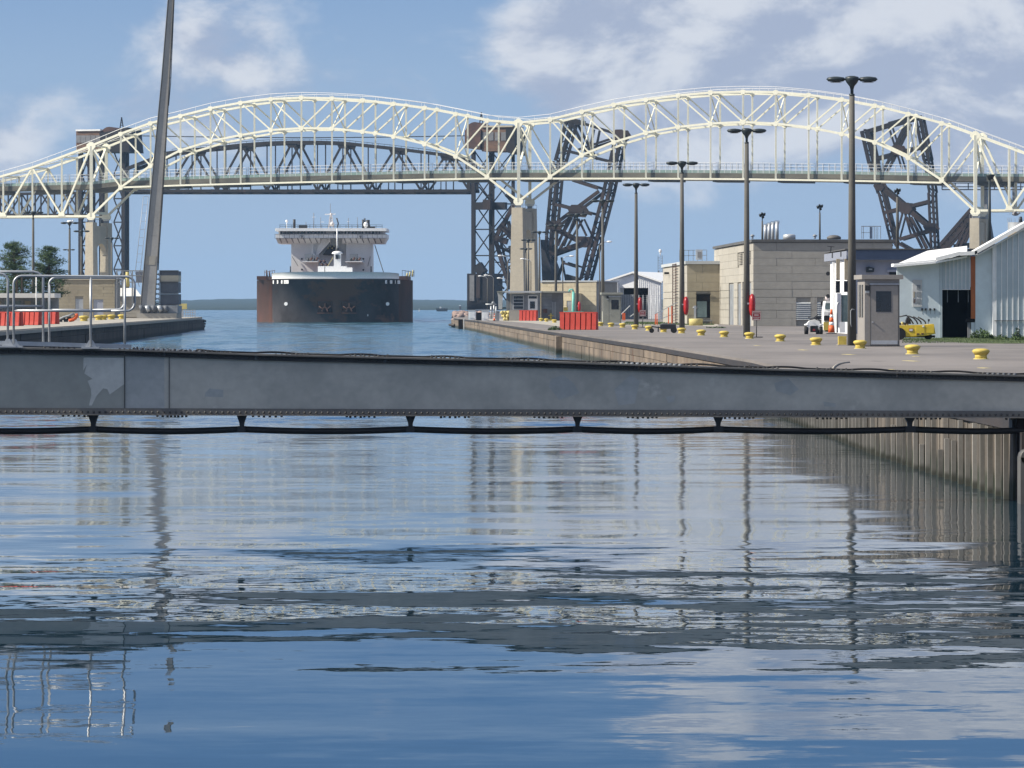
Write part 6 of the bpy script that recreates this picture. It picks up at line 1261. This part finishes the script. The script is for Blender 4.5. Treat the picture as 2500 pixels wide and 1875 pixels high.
# distant craft
def boat(u, v, w, h_, lab, m, nm='far_boat', cat='boat'):
    Y = H * F / (v - V0); kk = Y / F; x = (u - CX) * kk; r = thing(nm, lab, cat, (x, Y, 0)); ww = w * kk
    part('hull', MB().prism([Vector((x - ww / 2, Y, 0)), Vector((x + ww / 2, Y, 0)), Vector((x + ww * .56, Y, h_ * kk * .6)), Vector((x - ww * .56, Y, h_ * kk * .6))], (0, ww * .3, 0)), M[m], r); return r, x, Y, kk
r, x, Y, kk = boat(1079, 760, 26, 12, 'small dark barge far away left of the pier tip', 'steelblk'); part('deckhouse', MB().bb(x - 6 * kk, x - 2 * kk, Y + 1, Y + 4, 6 * kk, 11 * kk), M['white'], r); part('stack', MB().bb(x + 3 * kk, x + 8 * kk, Y + 1, Y + 4, 6 * kk, 9 * kk), M['grey'], r)
r, x, Y, kk = boat(1023, 760, 3, 3, 'tiny white sailing boat just right of the freighter', 'white'); part('sail', MB().prism([Vector((x - kk, Y + 1, kk)), Vector((x + kk, Y + 1, kk)), Vector((x, Y + 1, 8 * kk))], (0, .3, 0)), M['white'], r)
bc = thing('beacon_hut', 'tiny red hut with white roof on the far shore left of the lift tower', 'hut', at(1123, 755, 3230)); part('wall', MB().bb(at(1121, 0, 3230).x, at(1126, 0, 3230).x, 3230, 3236, .5, at(0, 747, 3230).z), M['rustbrown'], bc); part('roof', MB().bb(at(1120.5, 0, 3229).x, at(1125, 0, 3229).x, 3229, 3237, at(0, 747, 3230).z, at(0, 745, 3230).z), M['white'], bc)
# person in a yellow vest
def person(u, vf, hgt, lab, z=QZ):
    p = gp(u, vf, z); r = thing('person', lab, 'person', p)
    def skin(nm, jts, m, par, lv=1):
        me = bpy.data.meshes.new(nm); vs = [j[0] for j in jts]; es = [(i, j[2]) for i, j in enumerate(jts) if j[2] >= 0]
        me.from_pydata([tuple(Vector(v) * hgt) for v in vs], es, []); me.materials.append(M[m]); o = part(nm, me, None, par)
        md = o.modifiers.new('skin', 'SKIN'); md.use_smooth_shade = True
        for i, j in enumerate(jts): me.skin_vertices[0].data[i].radius = (j[1] * hgt,) * 2; me.skin_vertices[0].data[i].use_root = (i == 0)
        o.modifiers.new('sub', 'SUBSURF').levels = lv; o.modifiers['sub'].render_levels = lv; return o
    B = [((0, 0, .54), .075, -1), ((0, 0, .68), .08, 0), ((0, 0, .80), .085, 1), ((0, 0, .85), .035, 2), ((0, -.01, .93), .055, 3), ((0, -.005, .97), .045, 4),
         ((.10, 0, .80), .035, 2), ((.14, .01, .65), .027, 6), ((.12, -.06, .52), .022, 7), ((.10, -.10, .48), .018, 8), ((-.10, 0, .80), .035, 2), ((-.14, .01, .65), .027, 10), ((-.12, -.05, .52), .022, 11), ((-.10, -.09, .48), .018, 12),
         ((.05, 0, .47), .055, 0), ((.055, -.01, .27), .038, 14), ((.055, .01, .05), .028, 15), ((.06, -.06, .02), .022, 16), ((-.05, 0, .47), .055, 0), ((-.055, -.02, .27), .038, 18), ((-.055, .0, .05), .028, 19), ((-.06, -.07, .02), .022, 20)]
    skin('body', B, 'skin', r)
    skin('jacket', [((0, 0, .52), .088, -1), ((0, 0, .68), .092, 0), ((0, 0, .795), .096, 1), ((.10, 0, .80), .045, 2), ((.142, .01, .65), .036, 3), ((.125, -.05, .54), .03, 4), ((-.10, 0, .80), .045, 2), ((-.142, .01, .65), .036, 6), ((-.125, -.045, .54), .03, 7)], 'vest', r)
    skin('trousers', [((0, 0, .52), .08, -1), ((.05, 0, .47), .062, 0), ((.055, -.01, .27), .046, 1), ((.055, .01, .05), .038, 2), ((-.05, 0, .47), .062, 0), ((-.055, -.02, .27), .046, 4), ((-.055, 0, .05), .038, 5)], 'denim', r)
    part('hard_hat', MB().lathe([(.075 * hgt, 0), (.06 * hgt, .015 * hgt), (.055 * hgt, .045 * hgt), (.025 * hgt, .07 * hgt)], (0, 0, .955 * hgt), 12), M['white'], r, world=False)
    return r
person(1281, 780, 1.95, 'person in a bright yellow jacket and white hard hat standing by the control house window')
# ------------------------------------------------------------------ left quay
def lgy(v): return gy(v, LZ)
Y = 505.0; kk = Y / F; Cg = at(134, 777, Y); Cg.z = LZ; gh = thing('gatehouse', 'tan concrete gatehouse with a pale and a dark door behind the handrails', 'building', Cg)
Lg = 146 * kk; shell(gh, Cg + Vector((.2, .12, 0)), Vector((1, 0, 0)), Lg - .4, Vector((0, 1, 0)), 9, LZ, H + (747 - 684) * kk, M['joint'], M['pier'], .25, .15)
xg = lambda u: (u - 134) * kk
hl = [(xg(184), xg(203), LZ, H - (730 - V0) * kk), (xg(228), xg(252), LZ, H - (731 - V0) * kk)]
wallgrid(gh, Cg, Vector((1, 0, 0)), Lg, LZ, H + (747 - 684) * kk - .05, Vector((0, -1, 0)), 3.0, .42, M['tan'], hl)
for (a, b, z0, z1), m in zip(hl, ('galv', 'lilac')): part('door', MB().bb(Cg.x + a, Cg.x + b, Y + .08, Y + .15, z0, z1), M[m], gh)
Y = 430.0; kk = Y / F; lo = thing('long_shelter', 'long low shelter with white fascia in front of the pine trees', 'building', at(60, 781, Y)); f = lambda u, v, dy=0: at(u, v, Y + dy)
part('fascia', MB().bb(f(-120, 0).x, f(133, 0).x, Y, Y + 6, f(0, 727).z, f(0, 716).z), M['tent'], lo); part('back_wall', MB().bb(f(-120, 0).x, f(133, 0).x, Y + 4, Y + 4.2, LZ, f(0, 727).z), M['galvdull'], lo); part('under_beam', MB().bb(f(-120, 0).x, f(133, 0).x, Y + .2, Y + .5, f(0, 730).z, f(0, 727.1).z), M['trim'], lo)
for j in range(11): part('post', MB().bb(f(-110 + j * 23, 0).x, f(-108 + j * 23, 0).x, Y + .3, Y + .5, LZ, f(0, 730).z), M['trim'], lo)
for j in range(9): part('window', MB().bb(f(-100 + j * 25, 0).x, f(-84 + j * 25, 0).x, Y + 3.9, Y + 3.98, f(0, 752).z, f(0, 735).z), M['glass2' if j % 3 else 'tan'], lo)
fp = thing('flag_pole', 'thin white pole right of the left pine tree', 'pole', at(88.5, 780, 400)); part('pole', MB().cyl(at(88.5, 781, 400), at(88.5, 676, 400), .06, n=6), M['white'], fp); part('clasp', MB().box(tuple(at(88.5, 700, 399.9)), (.16, .05, .16)), M['galv'], fp)
for j, (u, v, lab) in enumerate(((62, 690, 'white floodlight head between the handrail posts'), )):
    r = thing('street_light', lab, 'street light', at(u, 780, 470)); part('pole', MB().cyl(at(u - 5, 781, 470), at(u - 5, 692, 470), .08, n=6), M['steelblk'], r); part('lamp_head', MB().box(tuple(at(u, v, 470)), (.5, .4, .25)), M['white'], r)
for u, lab in ((41, 'left one of two dark posts under the pine'), (53, 'right one of two dark posts under the pine')): r = thing('timber_post', lab, 'post', at(u, 780, 440), group='dark posts under the pine'); part('post', MB().bb(at(u - 2, 0, 440).x, at(u + 1.5, 0, 440).x, 440, 440.3, LZ, at(0, 672, 440).z), M['bark'], r)
# pyramid roofed hut
Y = 520.0; kk = Y / F; f = lambda u, v, dy=0: at(u, v, Y + dy); hu = thing('tent_roof_hut', 'tan hut with low white pyramid roof at the foot of the raised boom', 'hut', f(310, 776))
part('wall', MB().bb(f(281, 0).x, f(342, 0).x, Y + .5, Y + 4, LZ, f(0, 723.5).z), M['tan'], hu)
a = [f(278, 723, 0), f(345, 723, 0), f(345, 723, 5), f(278, 723, 5)]; b = [f(283, 703, 2), f(330, 703, 2), f(330, 703, 4), f(283, 703, 4)]; part('roof', MB().hexa(a + b), M['tent'], hu)
for j in range(6): part('wall_board', MB().bb(f(281, 0).x, f(342, 0).x, Y + .42, Y + .49, f(0, 774 - j * 8.4).z, f(0, 766 - j * 8.4).z), M["conc"], hu)
# white pines
def pine(u, Yp, w, h_, lab, seed):
    rnd = random.Random(seed); base = Vector(((u - CX) / F * Yp, Yp, LZ)); r = thing('pine_tree', lab, 'tree', base, group='white pines behind the left quay')
    part('trunk', MB().cyl(base, base + Vector((.2, 0, h_ * .55)), .28, .18, 8).cyl(base + Vector((.2, 0, h_ * .55)), base + Vector((0, 0, h_ * .97)), .18, .05, 8), M['bark'], r)
    limbs = MB(); leaf = MB()
    n_ = 90
    for k in range(n_):
        t = .22 + .78 * (k / n_) ** .9; a = rnd.uniform(0, 6.283); prof = (1 - ((t - .30) / .74) ** 2 if t > .30 else (.75 + (t - .2) * 2)) ; R = w / 2 * max(.14, prof) ** .55 * rnd.uniform(.6, 1.15)
        o = base + Vector((0, 0, h_ * t - R * .12)); tip = o + Vector((math.cos(a) * R, math.sin(a) * R, R * rnd.uniform(.12, .32))); limbs.cyl(o, tip, .07, .02, 5)
        m_ = max(3, int(R * 2.6))
        for c_ in range(m_):
            f_ = .35 + .65 * (c_ + rnd.random()) / m_; cc = o.lerp(tip, f_) + Vector((rnd.gauss(0, .22), rnd.gauss(0, .22), rnd.gauss(.05, .12))); cr_ = rnd.uniform(.38, .72)
            for _ in range(46):
                d = Vector((rnd.gauss(0, 1), rnd.gauss(0, 1), rnd.gauss(0, .55) + .15)); d.normalize(); q = cc + Vector((d.x, d.y, d.z * .45)) * cr_ * rnd.uniform(.3, 1); e = Vector((rnd.gauss(0, 1), rnd.gauss(0, 1), rnd.gauss(0, 1))).normalized() * .045
                leaf.add([q - e, q + e, q + d * rnd.uniform(.14, .26)], [(0, 1, 2)])
    part('branches', limbs, M['bark'], r); part('crown', leaf, M['leaf'], r)
pine(34, 452, 4.9, 8.9, 'dense left pine tree rising behind the long low shelter', 3); pine(118, 462, 4.6, 8.6, 'right pine tree with ragged level boughs beside the lamp post', 11); pine(-60, 470, 5, 8.5, 'pine tree cut by the left frame edge', 5)
# orange hose reel with black pump
Y = lgy(786); kk = Y / F; f = lambda u, v, dy=0: at(u, v, Y + dy); ho = thing('fender_float', 'orange curved float with black straps lying on the left quay', 'float', f(166, 786))
part('float_body', MB().tube([f(u, v) for u, v in ((168, 782), (178, 780), (184, 776), (187, 771), (185, 766))], .2, 8), M['cone'], ho); part('strap_arm', MB().tube([f(u, v, -.1) for u, v in ((144, 780), (156, 774), (168, 771), (180, 765))], .12, 6), M['galvdull'], ho)
for j, u in enumerate((147, 154, 161, 169)): part('black_block', MB().box(tuple(f(u, 782 - (j % 2) * 5, .2)), (.4, .4, .35)), M['steelblk'], ho)
# raised arrestor boom with counterweight
Yb = 500.0; f = lambda u, v, dy=0: at(u, v, Yb + dy); rb = thing('raised_boom', 'tall grey tapering boom raised almost upright at the tip of the left quay', 'ship arrestor boom', f(360, 760))
PB = [(766, 344, 376), (745, 344, 377.5), (560, 356.5, 393.5), (500, 361, 393.5 + 3), (200, 394.5, 412.5), (0, 410.5, 423), (-60, 415, 426)]
PB = [(768, 343.5, 375.5), (745, 344, 377.5), (647, 352.5, 383), (575, 359, 393 - 5), (200, 394.5, 412.5), (0, 410.8, 422.5), (-80, 417, 427)]
for (va, a0, a1), (vb, b0, b1) in zip(PB, PB[1:]):
    lo_ = [f(a0, va), f(a1, va), f(a1, va, 1.6), f(a0, va, 1.6)]; hi_ = [f(b0, vb + .3), f(b1, vb + .3), f(b1, vb + .3, 1.4), f(b0, vb + .3, 1.4)]
    for i, j in ((3, 0), (2, 1)): lo_[i].z = lo_[j].z; hi_[i].z = hi_[j].z
    part('boom_plate', MB().hexa(lo_ + hi_), M['boomgrey'], rb)
for s in (0, 1): part('edge_flange', MB().tube([f(p[1 + s] + (.4 if s else -.4), p[0], -.05) for p in PB], .075, 4), M['trim'], rb)
part('worn_plate', MB().prism([f(u, v, -.03) for u, v in ((355, 625), (381, 625), (378.5, 647), (354, 647))], (0, .02, 0)), M['conc'], rb)
part('access_pipe', MB().tube([f(u, v, -.2) for u, v in ((386, 660), (389, 600), (396, 500), (414, 200), (421, 60), (425, -40))], .08, 5), M['steelblk'], rb); part('access_pipe', MB().tube([f(u, v, -.2) for u, v in ((412, 258), (417, 200), (423, 60), (427, -40))], .05, 5), M['steelblk'], rb)
for k in range(15): v = 640 - k * 45; u = interp([(-80, 427), (0, 422.5), (200, 412.5), (575, 388), (700, 382)], v); part('pipe_clip', MB().beam(f(u - .5, v, -.1), f(u + 4, v, -.1), .1), M['steelblk'], rb)
cwt = thing('counterweight', 'slate grey stacked counterweight block with ladder frame beside the raised boom', 'counterweight', f(410, 760))
for v0, v1, u0, u1, m in ((662, 672, 389.5, 435, 'slate'), (672.3, 688, 390, 435, 'pier'), (689, 715, 390.5, 434.5, 'slate'), (718, 744, 390.5, 435, 'slate')): part('weight_block', MB().bb(f(u0, 0).x, f(u1, 0).x, Yb + .5, Yb + 4.5, f(0, v1).z, f(0, v0).z), M[m], cwt)
for v in (661, 688.6, 716.5, 744.5): part('edge_angle', MB().beam(f(389, v, .4), f(436, v, .4), .12), M['trim'], cwt)
lf = MB()
for u in (378.5, 390): lf.beam(f(u, 745, .3), f(u, 661, .3), .1)
for k in range(7): lf.beam(f(378.5, 745 - k * 12, .3), f(390, 738 - k * 12, .3), .09); lf.beam(f(378.5, 738 - k * 12, .3), f(390, 745 - k * 12, .3), .09); lf.beam(f(378.5, 742 - k * 12, .3), f(390, 742 - k * 12, .3), .09)
part('lattice_frame', lf, M['galvdull'], cwt)
gfm = MB()
for u in (285, 300, 323, 350): gfm.beam(f(u, 756, 3), f(u, 660, 3), .16)
for v in (661, 673, 689): gfm.beam(f(285, v, 3), f(352, v, 3), .12)
for k in range(6): gfm.beam(f(285 + 11 * k, 661, 3), f(296 + 11 * k, 700, 3), .07)
part('support_frame', gfm, M['galvdull'], cwt); part('screen_panel', MB().bb(f(326, 0).x, f(349, 0).x, Yb + 3.1, Yb + 3.2, f(0, 690).z, f(0, 662).z), M['lilac'], cwt)
part('warning_light', MB().cyl(f(311, 700, 1), f(311, 664, 1), .28, .22, 8), M['paleyellow'], cwt)
ba = thing('boom_machinery', 'white railed machinery base under the raised boom at the tip of the left quay', 'machinery base', f(380, 778))
part('plinth', MB().bb(f(338, 0).x, f(434, 0).x, Yb - 2, Yb + 6, LZ, f(0, 765).z), M['conc'], ba); part('deck_plate', MB().bb(f(345, 0).x, f(436, 0).x, Yb - 1.5, Yb + 5, f(0, 764.8).z, f(0, 746).z), M['galvdull'], ba)
for k in range(5): part('gear_housing', MB().cyl(f(342 + k * 15, 755, -1.8), f(350 + k * 15, 752, -1.8), .5, .4, 9), M['galv' if k % 2 else 'slate'], ba)
fnc = thing('white_fence', 'white railing round the tip of the left quay', 'fence', at(420, 778, 540)); Yf = 548
for k in range(30): u = 308 + k * 5.8; part('fence_post', MB().beam(at(u, 779, Yf), at(u, 757, Yf), .1), M['galv'], fnc)
for v in (757.5, 763, 770): part('fence_rail', MB().beam(at(308, v, Yf), at(477, v, Yf), .09), M['galv'], fnc)
part('fence_panel', MB().bb(at(348, 0, Yf).x, at(359, 0, Yf).x, Yf - .1, Yf - .06, LZ, at(0, 755, Yf).z), M['white'], fnc); part('dark_screen', MB().bb(at(393, 0, Yf).x, at(421, 0, Yf).x, Yf - .1, Yf - .06, LZ, at(0, 758, Yf).z), M['steelblk'], fnc)
tl = thing('tip_light', 'pale navigation light box at the very tip of the left quay', 'navigation light', at(445, 778, 560)); part('post', MB().cyl(at(445, 779, 560), at(445, 752, 560), .12, n=7), M['galv'], tl); part('lamp_box', MB().box(tuple(at(447, 748, 560)), (1.1, .7, .8)), M['paleyellow'], tl)
hl_ = thing('hanging_ladder', 'faint wire rope ladder hanging left of the raised boom', 'rope ladder', at(330, 660, 498))
for a, b in (((350, 480), (331, 660)), ((362, 480), (343, 660))): part('rope', MB().cyl(at(a[0], a[1], 498), at(b[0], b[1], 498), .035, n=4), M['galv'], hl_)
for k in range(10): t = k / 9.; part('rung', MB().beam(at(350 - 19 * t, 480 + 180 * t, 498), at(362 - 19 * t, 480 + 180 * t, 498), .05), M['galv'], hl_)
# gulls
def gull(p, lab, sc, sit=False):
    r = thing('gull', lab, 'bird', p, group='gulls'); mb = MB()
    mb.ball(p, .13 * sc, 8, 6, (1.9, .9, .9)); mb.ball(p + Vector((.26 * sc, 0, .07 * sc)), .07 * sc, 7, 5); mb.cyl(p + Vector((.31 * sc, 0, .07 * sc)), p + Vector((.4 * sc, 0, .05 * sc)), .02 * sc, .005, 5)
    mb.prism([p + Vector((-.2, .05, 0)) * sc, p + Vector((-.45, .06, .02)) * sc, p + Vector((-.42, -.06, .02)) * sc, p + Vector((-.2, -.05, 0)) * sc], (0, 0, .02))
    if not sit:
        for s in (-1, 1): mb.prism([p + Vector((.1, .05 * s, .03)) * sc, p + Vector((.05, .35 * s, .22)) * sc, p + Vector((-.15, .75 * s, .12)) * sc, p + Vector((-.12, .1 * s, .03)) * sc], (0, 0, .015))
    part('body', mb, M['white'] if sit else M['grey'], r)
gull(at(170, 541, 515) + Vector((0, 0, .0)), 'white gull standing on the lamp post left of the gatehouse', 1.6, True); gull(at(2479, 523, 300), 'dark gull flying below the right end of the road bridge', 1.1)
gull(at(1570, 590, 480) + Vector((-8.0, 0, 0)), 'gull gliding high beside the thin lamp post', 1.0)
# silo group behind the blue shed
sl = thing('silo', 'squat weathered silo with railing behind the white shed roof at the right edge', 'silo', at(2490, 580, 600)); p = at(2492, 640, 600); q = at(2492, 543, 600)
part('drum', MB().cyl(p, q, 2.0, 2.0, 20), M['galvdull'], sl); part('rust_band', MB().cyl(at(2492, 585, 600), at(2492, 566, 600), 2.02, 2.02, 20), M['wood'], sl); rr = MB()
for k in range(10): a = k * .628; rr.beam(q + Vector((math.cos(a) * 2, math.sin(a) * 2, 0)), q + Vector((math.cos(a) * 2, math.sin(a) * 2, .7)), .06)
part('top_railing', rr, M['galv'], sl); part('top_fitting', MB().cyl(q, q + Vector((0, 0, .9)), .3, .2, 8), M['steelblk'], sl)
dkl = thing('lamp_post_dark', 'dark slim lamp post with small head in front of the right concrete pier', 'lamp post', at(2415, 640, 330)); dkl.name = 'lamp_post'
ROOT[dkl.name] = Vector(dkl.location)
part('pole', MB().cyl(at(2415, 640, 330), at(2416, 437, 330), .2, .1, 8), M['head'], dkl); part('lamp_head', MB().lathe([(.2, -.35), (.28, -.1), (.36, 0), (.3, .08)], tuple(at(2418, 428, 330)), 10, 1.1, .8), M['head'], dkl)
# ------------------------------------------------------------------ haze
hz_ = MB().bb(-1390, 1390, -45, 8000, -1.2, 96)
hm_ = bpy.data.materials.new('pale_air'); hm_.use_nodes = True; t = hm_.node_tree; t.nodes.clear(); n = NT(t)
pv = n.n('ShaderNodeVolumePrincipled'); pv.inputs['Color'].default_value = (.40, .66, 1, 1); pv.inputs['Density'].default_value = .000065; pv.inputs['Anisotropy'].default_value = .1
o_ = n.n('ShaderNodeOutputMaterial'); t.links.new(pv.outputs[0], o_.inputs['Volume'])
HZ = tag(part('haze', hz_, hm_), kind='stuff')
